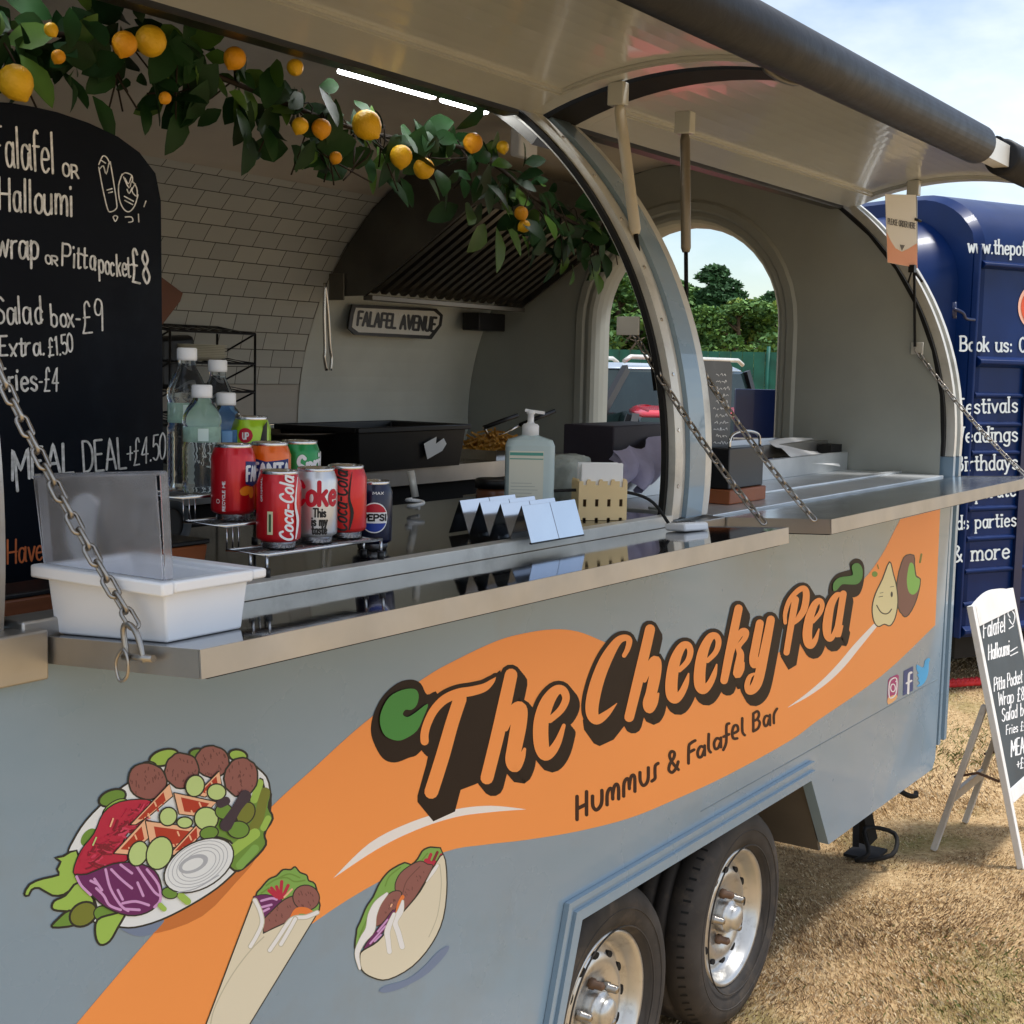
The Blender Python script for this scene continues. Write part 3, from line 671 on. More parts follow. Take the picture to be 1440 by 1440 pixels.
# worktops
mb = MB(); mb.extr([(1.47, .03), (XM0-.015, .03), (XM0-.015, .56), (1.724, .56), (1.724, .47), (1.47, .47)], lambda x, y: (x, y, 1.325), lambda x, y: (x, y, 1.3545)); WTO = T(mb, 'worktop', GLOSSBLK, bevel=.002)
mb = MB(); mb.box((1.06, .06, 1.250), (1.468, .60, 1.268)); T(mb, 'low_shelf', GLOSSBLK, bevel=.002)
mb = MB(); mb.box((2.78, .385, 1.335), (3.18, .60, 1.3545)); T(mb, 'side_shelf', STEEL, bevel=.002)
mb = MB(); mb.box((1.30, .0005, 1.3325), (XM0-.02, .0295, 1.3562)); T(mb, 'worktop_edge', ALU, parent=WTO, bevel=.0015)
mb = MB(); mb.box((XM1+.02, .02, 1.318), (4.71, .36, 1.338)); mb.box((XM1+.02, .352, 1.338), (4.71, .37, 1.400)); mb.box((XM1+.02, .16, 1.3382), (4.71, .19, 1.345)); o = T(mb, 'steel_worktop', SATIN, bevel=.002)
mb = MB(); mb.box((XM1+.25, .42, 1.395), (4.70, .445, 1.437)); mb.box((XM1+.25, .446, 1.425), (4.70, .62, 1.436)); T(mb, 'steel_ledge', BRUSH, bevel=.002)
mb = MB(); mb.box((4.60, .371, 1.2), (4.70, .418, 1.425)); T(mb, 'ledge_bracket', UNDER)
mb = MB(); mb.box((2.2, 1.40, 1.318), (XI-.002, 1.955, 1.3345)); bwo = T(mb, 'back_worktop', STEEL); mb = MB(); mb.box((2.2, 1.395, 1.280), (XI-.002, 1.3995, 1.3350)); T(mb, 'worktop_lip', BRUSH, parent=bwo)
mb = MB(); mb.box((2.2, 1.45, .47), (XI-.002, 1.95, 1.27)); mb.box((1.1, .06, .68), (XM0-.02, .46, 1.245)); mb.box((XM1+.02, .06, .68), (4.7, .34, 1.31)); T(mb, 'cupboards', UNDER)

# extractor hood
hx0, hx1 = 3.68, 4.63
side = [(1.80, 1.95), (1.745, 1.885), (1.65, 1.887), (1.22, 2.165), (1.235, 2.30), (1.44, 2.30), (1.62, 2.17), (1.72, 2.06)]
mb = MB(); mb.extr(side, P3(hx0), P3(hx0+.012)); mb.extr(side, P3(hx1-.012), P3(hx1)); mb.hexa([(hx0+.0125, 1.22, 2.165), (hx1-.0125, 1.22, 2.165), (hx1-.0125, 1.23, 2.165), (hx0+.0125, 1.23, 2.165), (hx0+.0125, 1.235, 2.30), (hx1-.0125, 1.235, 2.30), (hx1-.0125, 1.245, 2.30), (hx0+.0125, 1.245, 2.30)])
HO = T(mb, 'extractor_hood', DSTEEL)
mb = MB(); A = np.array((1.66, 1.893)); Bq = np.array((1.23, 2.171)); d = (Bq-A)/np.linalg.norm(Bq-A); nn = np.array((-d[1], d[0])); nn = nn if nn[1] > 0 else -nn
back = [A+nn*.045, Bq+nn*.045]
mb.add([(hx0+.013, *back[0]), (hx1-.013, *back[0]), (hx1-.013, *back[1]), (hx0+.013, *back[1])], [(0, 1, 2, 3)], 1)
for k_ in range(17):
    x_ = hx0+.05+k_*.0525
    for (dx, dn, wdt) in ((0, .004, .026),):
        p = [(x_, *(A+nn*dn)), (x_+wdt, *(A+nn*dn)), (x_+wdt, *(A+nn*(dn+.016))), (x_, *(A+nn*(dn+.016)))]
        q = [(x_, *(Bq+nn*dn)), (x_+wdt, *(Bq+nn*dn)), (x_+wdt, *(Bq+nn*(dn+.016))), (x_, *(Bq+nn*(dn+.016)))]
        mb.hexa(p+q, 0)
T(mb, 'baffle_filter', [mat('filter_steel', (120, 116, 108), .3, .9, var=.08), UNDER], parent=HO)
mb = MB(); mb.box((hx0+.013, 1.628, 1.872), (hx1-.013, 1.668, 1.889)); mb.box((hx0-.008, 1.735, 1.872), (hx0-.001, 1.80, 1.96)); T(mb, 'grease_rail', mat('dull_steel', (110, 106, 98), .4, .8), parent=HO, bevel=.002)
mb = MB(); mb.box((4.50, 1.76, 1.80), (4.68, 1.84, 1.868)); T(mb, 'socket_box', BLACK, parent=HO, bevel=.004)
q = onY(733, 206, 1.05); mb = MB(); mb.box((q[0]-.05, 1.02, q[2]-.035), (q[0]+.05, 1.06, q[2]+.05)); T(mb, 'wall_light', WHITEP, bevel=.008)

# chains: single links, real interlocking ovals
def chain(a, b, sag, nl, name='flap_chain'):
    a = np.array(a); b = np.array(b); path = []
    for i in range(60): t_ = i/59; path.append(a+(b-a)*t_-np.array((0, 0, sag*4*t_*(1-t_))))
    path = np.array(path); seg = np.linalg.norm(np.diff(path, axis=0), axis=1); cum = np.concatenate([[0], np.cumsum(seg)]); tot = cum[-1]
    pitch = tot/nl; mb = MB()
    def at_(s): return np.array([np.interp(s, cum, path[:, i]) for i in range(3)])
    for k_ in range(nl):
        c = at_((k_+.5)*pitch); d = at_(min(tot, (k_+.5)*pitch+.004))-at_(max(0, (k_+.5)*pitch-.004)); d /= np.linalg.norm(d)
        s1_ = np.cross(d, (0.9, 0.2, 0.35)); s1_ /= np.linalg.norm(s1_); s2_ = np.cross(d, s1_); wd = s1_ if k_ % 2 else s2_
        wd = wd*math.cos(.35)+ (s2_ if k_ % 2 else -s1_)*math.sin(.35)
        hl = pitch*.5+.0030-.0058; wr = .0062; ring = []
        for q in range(7): an = -math.pi/2+math.pi*q/6; ring.append(c+d*(hl+wr*math.cos(an)*.9)+wd*wr*math.sin(an))
        for q in range(7): an = math.pi/2+math.pi*q/6; ring.append(c+d*(-hl+wr*math.cos(an)*.9)+wd*wr*math.sin(an))
        mb.tube(ring, .0025, 7, closed=True)
    return T(mb, name, CHAIN)
e1 = np.array(FL1(1.081, .165, .012)); e2 = np.array(FL1(2.70, .215, -.004)); e3 = np.array(FL2(2.953, .225, .012)); e4 = np.array(FL2(4.76, .225, -.004))
top_l = onX(-14, 497, 1.04)
c1 = chain((1.04, top_l[1], top_l[2]), e1+np.array((-.004, 0, .035)), .012, 17)
mb = MB(); q = e1+np.array((-.006, 0, 0)); mb.tube(smooth([q+np.array((-.004, -.022, -.002)), q+np.array((-.004, -.01, .028)), q+np.array((-.004, .004, .038)), q+np.array((-.004, .012, .030)), q+np.array((-.004, .006, .0))], 4), .0035, 8); mb.tube([q+np.array((-.004, -.036, .004)), q+np.array((-.004, .012, .0))], .0042, 8)
mb.tube(smooth([q+np.array((-.010, .006, .01)), q+np.array((-.010, .018, -.006)), q+np.array((-.010, .012, -.026)), q+np.array((-.010, 0, -.02)), q+np.array((-.010, -.002, -.002))], 4, True), .002, 6, closed=True); T(mb, 'shackle', CHAIN, parent=c1)
chain((2.736, .128, 1.752), e2+np.array((0, 0, .006)), .018, 25); chain((2.955, .128, 1.752), e3+np.array((-.004, 0, .012)), .018, 25); chain((4.705, .135, 1.752), e4+np.array((0, 0, .006)), .018, 25)
for q in (((2.727, .105, 1.738), (2.733, .160, 1.778)), ((4.706, .11, 1.735), (4.712, .15, 1.775)), ((2.946, .10, 1.735), (2.951, .145, 1.775))):
    mb = MB(); mb.box(*q); T(mb, 'chain_plate', ALU, bevel=.001)

# ------------------------------------------------------------------ printed vinyl on the side panel (flat in life)
PAN = lambda px, py, e=0.0: (lambda p: (p[0], -0.0004-e*.4, p[2]))(onY(px, py, 0.0))
def zoom(x0, y0, s): return lambda pts: [(x0+p[0]/s, y0+p[1]/s) for p in pts]
sw = smooth([(60, 1500), (107, 1440), (211, 1318), (300, 1220), (382, 1134), (440, 1081), (510, 1018), (594, 955), (643, 927), (699, 901), (740, 890), (778, 885), (812, 888), (848, 902), (900, 925), (960, 938), (1030, 938), (1087, 922), (1130, 890), (1180, 845), (1215, 814), (1240, 780), (1258, 745), (1266, 730)], 4)
sw += [np.array(p, float) for p in [(1322, 716), (1315, 879)]]
sw += smooth([(1315, 879), (1240, 950), (1150, 1013), (1110, 1042), (1021, 1091), (943, 1127), (883, 1151), (812, 1169), (740, 1181), (680, 1188), (625, 1198), (534, 1239), (450, 1291), (400, 1335), (330, 1440), (290, 1520)], 4)[1:]
mb = MB(); fill(mb, sw, PAN, 0.0, 0); T(mb, 'orange_swoosh', ORANGE, parent=SP, fix=False)
mb = MB()
lo = smooth([(468, 1235), (520, 1185), (580, 1155), (640, 1138), (690, 1133), (740, 1138)], 5)+smooth([(740, 1138), (690, 1142), (640, 1149), (585, 1167), (530, 1194), (468, 1235)], 5)[1:-1]
fill(mb, lo, PAN, .0006); T(mb, 'white_flash', WHITEV, parent=SP, fix=False); mb = MB()
ZC = zoom(1060, 760, 5.538); ZA_ = zoom(510, 900, 4.5); ZB_ = zoom(800, 840, 4.8); ZD = zoom(790, 980, 4.5)
stroke(mb, ZC([(265, 1300), (420, 1200), (560, 1090), (680, 970), (800, 825), (940, 665)]), [.5, 5, 8, 9.5, 9, 6], PAN, .0006, n=6)
fill(mb, ZC([(735, 480), (738, 445), (765, 455), (750, 470)]), PAN, .0006); T(mb, 'white_flash', WHITEV, parent=SP, fix=False)
# the big name
LET = []   # (points px, widths px, shadow offset)
def add_l(zf, sc, pts, ws, sh): LET.append((zf(pts), [w/sc for w in ws], sh))
sA, sB, sC_ = (9, 11), (6, 11), (6, 10)
add_l(ZA_, 4.5, [(388, 640), (388, 590), (408, 520), (450, 440), (515, 375), (600, 338), (690, 322), (765, 300), (815, 262), (838, 235)], [52, 52, 52, 54, 58, 62, 60, 52, 30, 4], sA)
add_l(ZA_, 4.5, [(612, 372), (560, 530), (500, 740), (430, 960)], [84, 84, 88, 88], sA)
add_l(ZA_, 4.5, [(935, 220), (900, 380), (845, 620), (782, 872)], [80, 84, 84, 82], sA)
add_l(ZA_, 4.5, [(900, 560), (945, 450), (990, 432), (985, 520), (960, 660), (942, 760), (962, 800), (1000, 745), (1020, 690)], [35, 60, 88, 100, 96, 88, 72, 46, 20], sA)
add_l(ZA_, 4.5, [(1180, 505), (1250, 440), (1282, 370), (1262, 318), (1215, 322), (1160, 400), (1125, 520), (1125, 650), (1148, 722), (1190, 705), (1232, 640), (1268, 540)], [40, 46, 48, 54, 66, 88, 96, 96, 80, 62, 46, 24], sA)
add_l(ZB_, 4.8, [(368, 392), (392, 345), (402, 290), (372, 272), (320, 300), (250, 410), (195, 540), (158, 680), (152, 780), (185, 825), (250, 785), (318, 715)], [30, 36, 42, 44, 56, 80, 88, 92, 84, 66, 44, 5], sB)
add_l(ZB_, 4.8, [(543, 215), (510, 360), (455, 590), (402, 808)], [68, 70, 70, 66], sB)
add_l(ZB_, 4.8, [(505, 560), (540, 465), (580, 425), (580, 500), (552, 640), (528, 715), (540, 755), (575, 715), (598, 650)], [30, 52, 66, 78, 76, 70, 56, 38, 16], sB)
E1 = [(740, 490), (795, 432), (815, 365), (797, 322), (755, 335), (710, 430), (688, 560), (690, 655), (715, 685), (755, 645), (785, 580), (802, 515)]; EW_ = [32, 38, 42, 46, 56, 74, 82, 80, 62, 48, 38, 12]
add_l(ZB_, 4.8, E1, EW_, sB); add_l(ZB_, 4.8, [(p[0]+190, p[1]-62) for p in E1], [w*.95 for w in EW_], sB)
add_l(ZB_, 4.8, [(1140, 75), (1110, 220), (1070, 420), (1042, 560)], [56, 58, 58, 52], sB)
add_l(ZB_, 4.8, [(1085, 420), (1118, 305), (1160, 235), (1188, 235), (1182, 275), (1140, 335), (1152, 385), (1140, 470), (1132, 520), (1162, 485), (1175, 440)], [18, 34, 46, 46, 36, 34, 50, 62, 56, 34, 12], sB)
add_l(ZB_, 4.8, [(1283, 175), (1258, 310), (1240, 415), (1252, 455), (1288, 400)], [54, 58, 58, 50, 22], sB)
add_l(ZB_, 4.8, [(1357, 150), (1322, 330), (1277, 540), (1245, 610), (1212, 632), (1197, 592), (1215, 535), (1250, 512)], [56, 62, 68, 64, 48, 38, 30, 12], sB)
add_l(ZC, 5.538, [(318, 460), (290, 620), (248, 872)], [56, 52, 48], sC_)
add_l(ZC, 5.538, [(238, 640), (238, 565), (272, 465), (340, 388), (388, 376), (402, 430), (384, 535), (342, 605), (308, 650)], [28, 34, 38, 42, 48, 54, 54, 44, 14], sC_)
add_l(ZC, 5.538, [(455, 632), (508, 565), (526, 505), (506, 468), (466, 500), (428, 600), (410, 715), (418, 795), (442, 815), (475, 768), (500, 690)], [28, 34, 38, 44, 54, 68, 74, 70, 52, 38, 12], sC_)
add_l(ZC, 5.538, [(690, 425), (640, 425), (592, 505), (566, 640), (566, 735), (592, 765), (630, 700), (672, 540)], [26, 44, 62, 72, 60, 42, 36, 26], sC_)
add_l(ZC, 5.538, [(690, 415), (668, 560), (648, 690), (652, 735), (684, 665)], [54, 52, 54, 44, 14], sC_)
mb = MB(); k_ = 0
fill(mb, ZA_([(345, 985), (400, 790), (430, 640), (560, 372), (700, 330), (868, 190), (905, 330), (760, 890), (712, 912), (618, 948), (582, 1085), (445, 1147), (345, 1025)]), PAN, .0010)
fill(mb, ZB_([(92, 830), (150, 700), (250, 400), (350, 300), (460, 300), (480, 430), (420, 760), (378, 860), (300, 960), (205, 1004), (165, 985), (100, 892)]), PAN, .00102)
fill(mb, ZC([(208, 905), (240, 740), (330, 470), (400, 560), (330, 970), (268, 1008)]), PAN, .00104)
lf1 = [(350, 718), (290, 745), (200, 775), (125, 748), (68, 650), (50, 560), (72, 455), (130, 350), (220, 272), (305, 250), (365, 275), (405, 345), (470, 340), (430, 600)]
fill(mb, ZA_(lf1), PAN, .00106, sm=4)
lf2 = [(585, 430), (590, 335), (640, 265), (715, 236), (748, 225), (745, 175), (790, 140), (840, 160), (860, 230), (850, 345), (815, 425), (750, 445), (680, 420)]
fill(mb, ZC(lf2), PAN, .00108, sm=4)
base = .0011
for pts, ws, sh in LET:
    big = 11.5 if pts[0][0] < 800 else (10.5 if pts[0][0] < 1085 else 8.5)
    for fr in (1.0, .75, .5, .25, 0):
        stroke(mb, pts, ws, PAN, base, grow=big, off=(sh[0]*fr, sh[1]*fr), n=4); base += 1.1e-5
T(mb, 'name_backing', DARKV, parent=SP, fix=False)
mb = MB(); base += .0002
for pts, ws, sh in LET:
    stroke(mb, pts, ws, PAN, base, n=6, step=3e-6); base += 1.8e-4
T(mb, 'name_lettering', ORANGE, parent=SP, fix=False)
mb = MB()
fill(mb, ZA_([(210, 635), (135, 605), (102, 530), (110, 450), (160, 360), (240, 315), (318, 308), (346, 345), (335, 408), (300, 440), (262, 440), (246, 470), (275, 486), (320, 462), (405, 402), (375, 490), (335, 572), (270, 618)]), PAN, base, sm=3); T(mb, 'leaf_mark', GREENV, parent=SP, fix=False); mb = MB()
fill(mb, ZC([(612, 388), (614, 330), (660, 288), (740, 276), (765, 262), (755, 205), (780, 178), (815, 182), (840, 225), (836, 295), (800, 338), (740, 342), (680, 342), (640, 385)]), PAN, base, sm=3)
T(mb, 'leaf_mark', GREENV, parent=SP, fix=False)
mb = MB()
TAG = [[(95, 630), (95, 775)], [(155, 600), (155, 745)], [(95, 708), (155, 678)], [(193, 628), (195, 690), (216, 715), (242, 692), (252, 655), (252, 592)],
 [(285, 682), (286, 615), (302, 580), (317, 590), (321, 645)], [(321, 615), (330, 568), (346, 552), (357, 575), (358, 645)], [(390, 628), (392, 550), (408, 518), (422, 528), (426, 580)], [(426, 560), (435, 510), (450, 494), (460, 515), (461, 597)],
 [(493, 478), (495, 530), (512, 560), (533, 548), (545, 515), (546, 448)], [(608, 420), (590, 436), (588, 480), (588, 515), (568, 533)], [(736, 460), (700, 418), (680, 375), (690, 346), (710, 352), (708, 382), (682, 425), (676, 462), (696, 478), (722, 450), (735, 410)],
 [(800, 420), (802, 315), (816, 292), (842, 276)], [(802, 352), (835, 334)], [(898, 318), (875, 314), (858, 348), (864, 380), (884, 376), (899, 340)], [(902, 308), (903, 368)], [(928, 235), (927, 325), (940, 350)],
 [(1000, 268), (978, 262), (962, 292), (968, 328), (988, 322), (1001, 290)], [(1005, 258), (1005, 318)], [(1057, 168), (1040, 184), (1039, 285), (1020, 335)], [(1022, 252), (1056, 236)],
 [(1080, 232), (1112, 214), (1108, 182), (1088, 184), (1076, 225), (1084, 262), (1108, 262)], [(1140, 135), (1141, 218), (1156, 242)], [(1210, 218), (1210, 105)], [(1210, 105), (1236, 90), (1246, 112), (1236, 138), (1213, 152)], [(1234, 142), (1251, 162), (1240, 198), (1212, 217)],
 [(1308, 124), (1290, 120), (1276, 150), (1284, 184), (1300, 174), (1310, 142)], [(1315, 113), (1316, 178)], [(1340, 166), (1341, 110), (1360, 74)]]
for i, q in enumerate(TAG): stroke(mb, ZD(q), (24-9*q[0][0]/1400)/4.5, PAN, .0008+i*5e-5, n=4)
T(mb, 'tagline_lettering', DKTXT, parent=SP, fix=False)

# pictures: one printed picture = one mesh with several inks
class Pic:
    def __init__(s, zf, sc): s.mb = MB(); s.zf = zf; s.sc = sc; s.keys = []; s.h = .0012
    def k(s, key):
        if key not in s.keys: s.keys.append(key)
        return s.keys.index(key)
    def poly(s, pts, key, ink=6, sm=0):
        pts = s.zf(smooth(pts, sm, True) if sm else pts); fill(s.mb, pts, PAN, s.h, s.k(key)); s.h += 1.6e-5
        if ink: outline(s.mb, pts, ink/s.sc, PAN, s.h, s.k('ink')); s.h += 1.6e-5
    def line(s, pts, w, key):
        stroke(s.mb, s.zf(pts), w/s.sc if not isinstance(w, list) else [q/s.sc for q in w], PAN, s.h, s.k(key), n=4); s.h += 1.6e-5
    def done(s, name): return T(s.mb, name, [P[q] for q in s.keys], parent=SP, fix=False)
p = Pic(zoom(20, 1040, 3.789), 3.789)
p.poly([(640, 1010), (760, 1030), (1000, 940), (1180, 760), (1280, 640), (1200, 660), (900, 880)], 'sho', 0, 3)
p.poly([(560, 1000), (640, 1045), (720, 1040), (770, 1000), (790, 955), (640, 985)], 'shb', 0, 3)
p.poly([(285, 620), (310, 540), (380, 430), (500, 310), (620, 220), (800, 120), (1000, 70), (1200, 90), (1300, 155), (1355, 230), (1360, 400), (1300, 580), (1180, 700), (1080, 790), (940, 880), (780, 960), (640, 1000), (540, 995), (420, 970), (330, 800)], 'plate', 10, 3)
p.poly([(50, 825), (80, 770), (150, 740), (235, 720), (225, 690), (245, 650), (215, 630), (260, 620), (330, 590), (360, 700), (410, 820), (440, 900), (400, 850), (330, 790), (262, 825), (200, 830), (130, 790), (90, 800), (75, 830)], 'lightgreen', 12, 2)
p.poly([(205, 905), (210, 860), (270, 830), (340, 760), (420, 850), (400, 920), (300, 915)], 'lightgreen', 12, 3); p.poly([(200, 1000), (230, 955), (290, 910), (350, 930), (330, 985)], 'midgreen', 12, 3); p.poly(ell(365, 930, 78, 60, -.6), 'olive', 12); p.poly(ell(480, 930, 60, 45, .2), 'midgreen', 7)
p.poly([(440, 960), (520, 930), (590, 920), (550, 1000), (505, 1075), (455, 1092), (430, 1040)], 'lightgreen', 12, 3)
p.poly(ell(795, 95, 80, 42, -.3), 'lightgreen', 12); p.poly(ell(700, 160, 60, 40, -.4), 'midgreen', 8); p.poly(ell(1190, 85, 50, 32, .2), 'lightgreen', 12); p.poly(ell(975, 75, 45, 28, .0), 'midgreen', 12); p.poly(ell(520, 310, 75, 42, -.35), 'midgreen', 12); p.poly(ell(535, 370, 80, 40, -.6), 'lightgreen', 6); p.poly(ell(395, 520, 34, 55, .7), 'midgreen', 0)
p.poly([(1255, 320), (1310, 205), (1330, 260), (1365, 290), (1352, 360), (1375, 420), (1330, 500), (1338, 560), (1270, 640), (1190, 700), (1140, 660), (1165, 560), (1085, 520), (985, 510), (1000, 470), (1070, 400)], 'midgreen', 12, 3)
p.line([(1335, 280), (1318, 340), (1300, 420), (1270, 470)], 52, 'olive'); p.line([(1305, 230), (1275, 320)], 40, 'lightgreen'); p.line([(1280, 500), (1200, 560), (1150, 600)], 56, 'lightgreen'); p.line([(1350, 420), (1325, 470)], 34, 'lightgreen'); p.line([(1280, 580), (1200, 670)], 44, 'lettuce')
for i, (cx_, cy_, rx, ry) in enumerate(((1052, 118, 92, 84), (890, 165, 92, 95), (705, 220, 102, 98), (1205, 200, 90, 104))):
    p.poly(ell(cx_, cy_, rx, ry, .2, 26, .07, i), 'falafel', 9)
    rr_ = random.Random(i)
    for q in range(22):
        a = rr_.uniform(0, 6.28); r_ = rr_.uniform(0, .8)**.6; xx, yy = cx_+rx*r_*math.cos(a), cy_+ry*r_*math.sin(a); p.line([(xx, yy), (xx+rr_.uniform(-6, 6), yy+rr_.uniform(6, 16))], 5, 'falafeld')
p.poly([(310, 705), (350, 590), (420, 500), (470, 390), (560, 330), (700, 318), (730, 360), (640, 440), (570, 560), (600, 640), (470, 690), (360, 722)], 'beet', 6, 3)
rr_ = random.Random(3)
for q in range(120):
    t_ = rr_.random(); xx = 350+330*t_+rr_.uniform(-40, 40); yy = 670-310*t_+rr_.uniform(-25, 45); a = rr_.uniform(-1.2, .6); p.line([(xx, yy), (xx+26*math.cos(a), yy+26*math.sin(a)+4), (xx+52*math.cos(a), yy+52*math.sin(a))], 8 if q % 3 else 13, ('beetd', 'beet', 'beetl', 'beetd', 'beet')[q % 5])
p.line([(520, 420), (505, 460)], 9, 'peach'); p.line([(430, 520), (412, 560)], 8, 'palegreen')
p.poly([(318, 722), (380, 715), (520, 660), (640, 655), (740, 695), (778, 780), (765, 865), (700, 920), (600, 935), (480, 890), (385, 805)], 'purple', 8, 3)
for q in ([(325, 728), (350, 775), (400, 825)], [(480, 690), (505, 790), (560, 880), (600, 910)], [(510, 690), (560, 740), (620, 790)], [(560, 665), (620, 710)], [(640, 665), (690, 740), (740, 810), (770, 830)], [(700, 690), (760, 770), (772, 850), (740, 890)], [(420, 740), (460, 800)], [(430, 790), (470, 830), (500, 880), (560, 905)], [(545, 800), (570, 850)], [(570, 870), (640, 860), (710, 880)], [(580, 900), (660, 905)], [(650, 760), (680, 830)], [(400, 750), (440, 770)]): p.line(q, 14, 'lilac')
for tri, dr in (([(610, 452), (820, 232), (838, 300), (720, 400), (640, 452)], 1), ([(842, 280), (1072, 330), (1040, 365), (950, 405), (870, 395)], 1), ([(960, 292), (1085, 165), (1098, 235), (1010, 305)], 1), ([(520, 605), (690, 420), (712, 520), (610, 612)], 1), ([(690, 430), (990, 470), (940, 560), (790, 580), (715, 560)], 1), ([(810, 618), (985, 428), (992, 500), (900, 605)], 1)):
    p.poly(tri, 'peach', 6); c = np.mean(tri, 0); p.poly([tuple(c+(np.array(q)-c)*.66) for q in tri], 'tomato', 0)
    for q in range(6):
        a = np.array(tri[q % len(tri)]); b_ = np.array(tri[(q+1) % len(tri)]); m_ = c+(a*(.3+.1*q)+b_*(.7-.1*q)-c)*.5; p.line([tuple(m_), tuple(m_+np.array((8, 20)))], 9, 'peach' if q % 3 == 0 else 'tomato')
for e_ in ((955, 245, 50, 58, .3), (1070, 278, 50, 44, 0), (812, 408, 46, 50, .5), (900, 440, 42, 30, 0), (1015, 420, 64, 62, .2), (652, 605, 50, 68, .35), (765, 602, 68, 90, .35)):
    p.poly(ell(*e_), 'palegreen', 8)
p.poly(ell(1030, 495, 50, 34, -.2), 'midgreen', 7); p.poly(ell(1108, 380, 46, 42), 'midgreen', 7); p.poly(ell(1225, 390, 46, 62, .5), 'olive', 7); p.poly(ell(1186, 478, 58, 46), 'midgreen', 7); p.line([(1222, 300), (1180, 360), (1120, 455)], [66, 50, 66], 'darkolive'); p.line([(1090, 340), (1120, 325)], 46, 'darkolive')
p.poly(ell(820, 815, 42, 30, .2), 'midgreen', 6); p.line([(880, 830), (915, 860)], 38, 'lightgreen'); p.line([(770, 880), (790, 900)], 28, 'lightgreen')
p.poly(ell(975, 668, 202, 122, -.52, 30), 'plate', 8)
for s_ in (.86, .74, .62, .5): outline(p.mb, p.zf(ell(968+10*(1-s_), 662, 202*s_, 122*s_, -.52, 30)), 4/3.789, PAN, p.h, p.k('ring')); p.h += 3e-5
p.poly(ell(945, 660, 84, 44, -.4), 'ring', 0); p.poly(ell(942, 662, 60, 28, -.4), 'plate', 0); p.line([(860, 812), (960, 790), (1080, 720)], 6, 'ring')
p.done('salad_plate_picture')
p = Pic(zoom(280, 1180, 5.54), 5.54)
p.poly([(440, 440), (480, 380), (540, 312), (600, 285), (650, 237), (710, 237), (745, 215), (782, 258), (835, 280), (850, 322), (900, 350), (930, 480), (935, 530), (880, 600), (520, 740), (460, 600)], 'lettuce', 12, 3)
for q in ([(520, 360), (600, 310), (680, 300), (740, 330), (820, 320)], [(620, 300), (700, 270), (780, 300)], [(480, 420), (540, 380)]): p.line(q, 12, 'midgreen')
p.poly([(415, 470), (445, 440), (520, 430), (640, 470), (620, 560), (520, 640), (480, 640)], 'purple', 6, 2)
for q in ([(480, 480), (560, 460), (600, 470)], [(480, 530), (560, 510)], [(480, 570), (540, 540)]): p.line(q, 18, 'lilac')
for q in ([(560, 380), (600, 430), (620, 460)], [(600, 370), (625, 450)], [(640, 330), (630, 450)], [(690, 360), (645, 455)], [(540, 400), (600, 450)]): p.line(q, 26, 'beet')
p.line([(720, 390), (660, 450)], 14, 'peach')
p.poly([(500, 725), (490, 640), (560, 560), (660, 470), (760, 440), (800, 520), (720, 610), (620, 680)], 'falafel', 9, 3); p.poly(ell(830, 455, 105, 98, .3), 'falafel', 9)
rr_ = random.Random(5)
for q in range(26): xx, yy = (rr_.uniform(540, 720), rr_.uniform(500, 640)) if q % 2 else (830+rr_.uniform(-60, 60), 455+rr_.uniform(-60, 60)); p.line([(xx, yy), (xx+6, yy+14)], 6, 'falafeld')
p.line([(730, 610), (760, 560), (820, 555), (860, 575)], 52, 'carrot')
p.poly([(415, 470), (455, 560), (490, 640), (495, 735), (560, 700), (690, 640), (760, 610), (860, 600), (925, 565), (390, 1440), (300, 1600), (0, 1600), (50, 1440), (230, 960)], 'bread', 9)
p.line([(500, 760), (400, 860), (290, 1000), (190, 1160), (110, 1330), (80, 1470)], 9, 'breadd')
for q in ([(430, 475), (470, 560), (485, 650), (450, 740), (395, 835)], [(915, 570), (830, 605), (745, 612), (690, 650), (610, 770), (545, 865)], [(745, 620), (690, 720), (632, 818)]): p.line(q, 42, 'breadd'); p.line(q, 28, 'sauce')
p.done('wrap_picture')
p = Pic(zoom(480, 1180, 6.547), 6.547)
p.poly([(345, 1400), (400, 1350), (600, 1290), (760, 1170), (880, 1040), (985, 980), (960, 1060), (800, 1230), (600, 1350), (430, 1410)], 'shb', 0, 3)
p.poly([(120, 1000), (135, 870), (140, 820), (170, 760), (210, 660), (240, 600), (290, 530), (330, 440), (370, 370), (420, 310), (470, 270), (580, 215), (640, 235), (700, 180), (740, 110), (790, 80), (850, 75), (930, 130), (700, 500), (300, 800), (170, 1020)], 'lettuce', 14, 2)
for q in ([(180, 860), (240, 720), (340, 540)], [(400, 430), (440, 340), (540, 260)], [(160, 900), (200, 800)], [(740, 190), (790, 130)]): p.line(q, 12, 'midgreen')
p.line([(790, 220), (820, 140)], 30, 'beet'); p.line([(830, 230), (880, 120)], 26, 'beetd'); p.line([(780, 200), (830, 230), (860, 220)], 50, 'beet'); p.line([(880, 210), (915, 140)], 22, 'beet')
p.poly([(490, 460), (520, 340), (600, 260), (720, 200), (790, 230), (840, 250), (760, 400), (620, 620), (560, 640)], 'falafel', 9, 3); p.line([(560, 500), (600, 380), (720, 250)], 7, 'falafeld'); p.poly([(305, 760), (310, 660), (370, 560), (470, 480), (550, 490), (520, 600), (440, 720), (330, 800)], 'falafel', 9, 3)
rr_ = random.Random(6)
for q in range(26): t_ = rr_.random(); xx, yy = (370+130*t_, 690-150*t_+rr_.uniform(-30, 30)) if q % 2 else (580+180*t_, 500-220*t_+rr_.uniform(-40, 40)); p.line([(xx, yy), (xx+5, yy+12)], 6, 'falafeld')
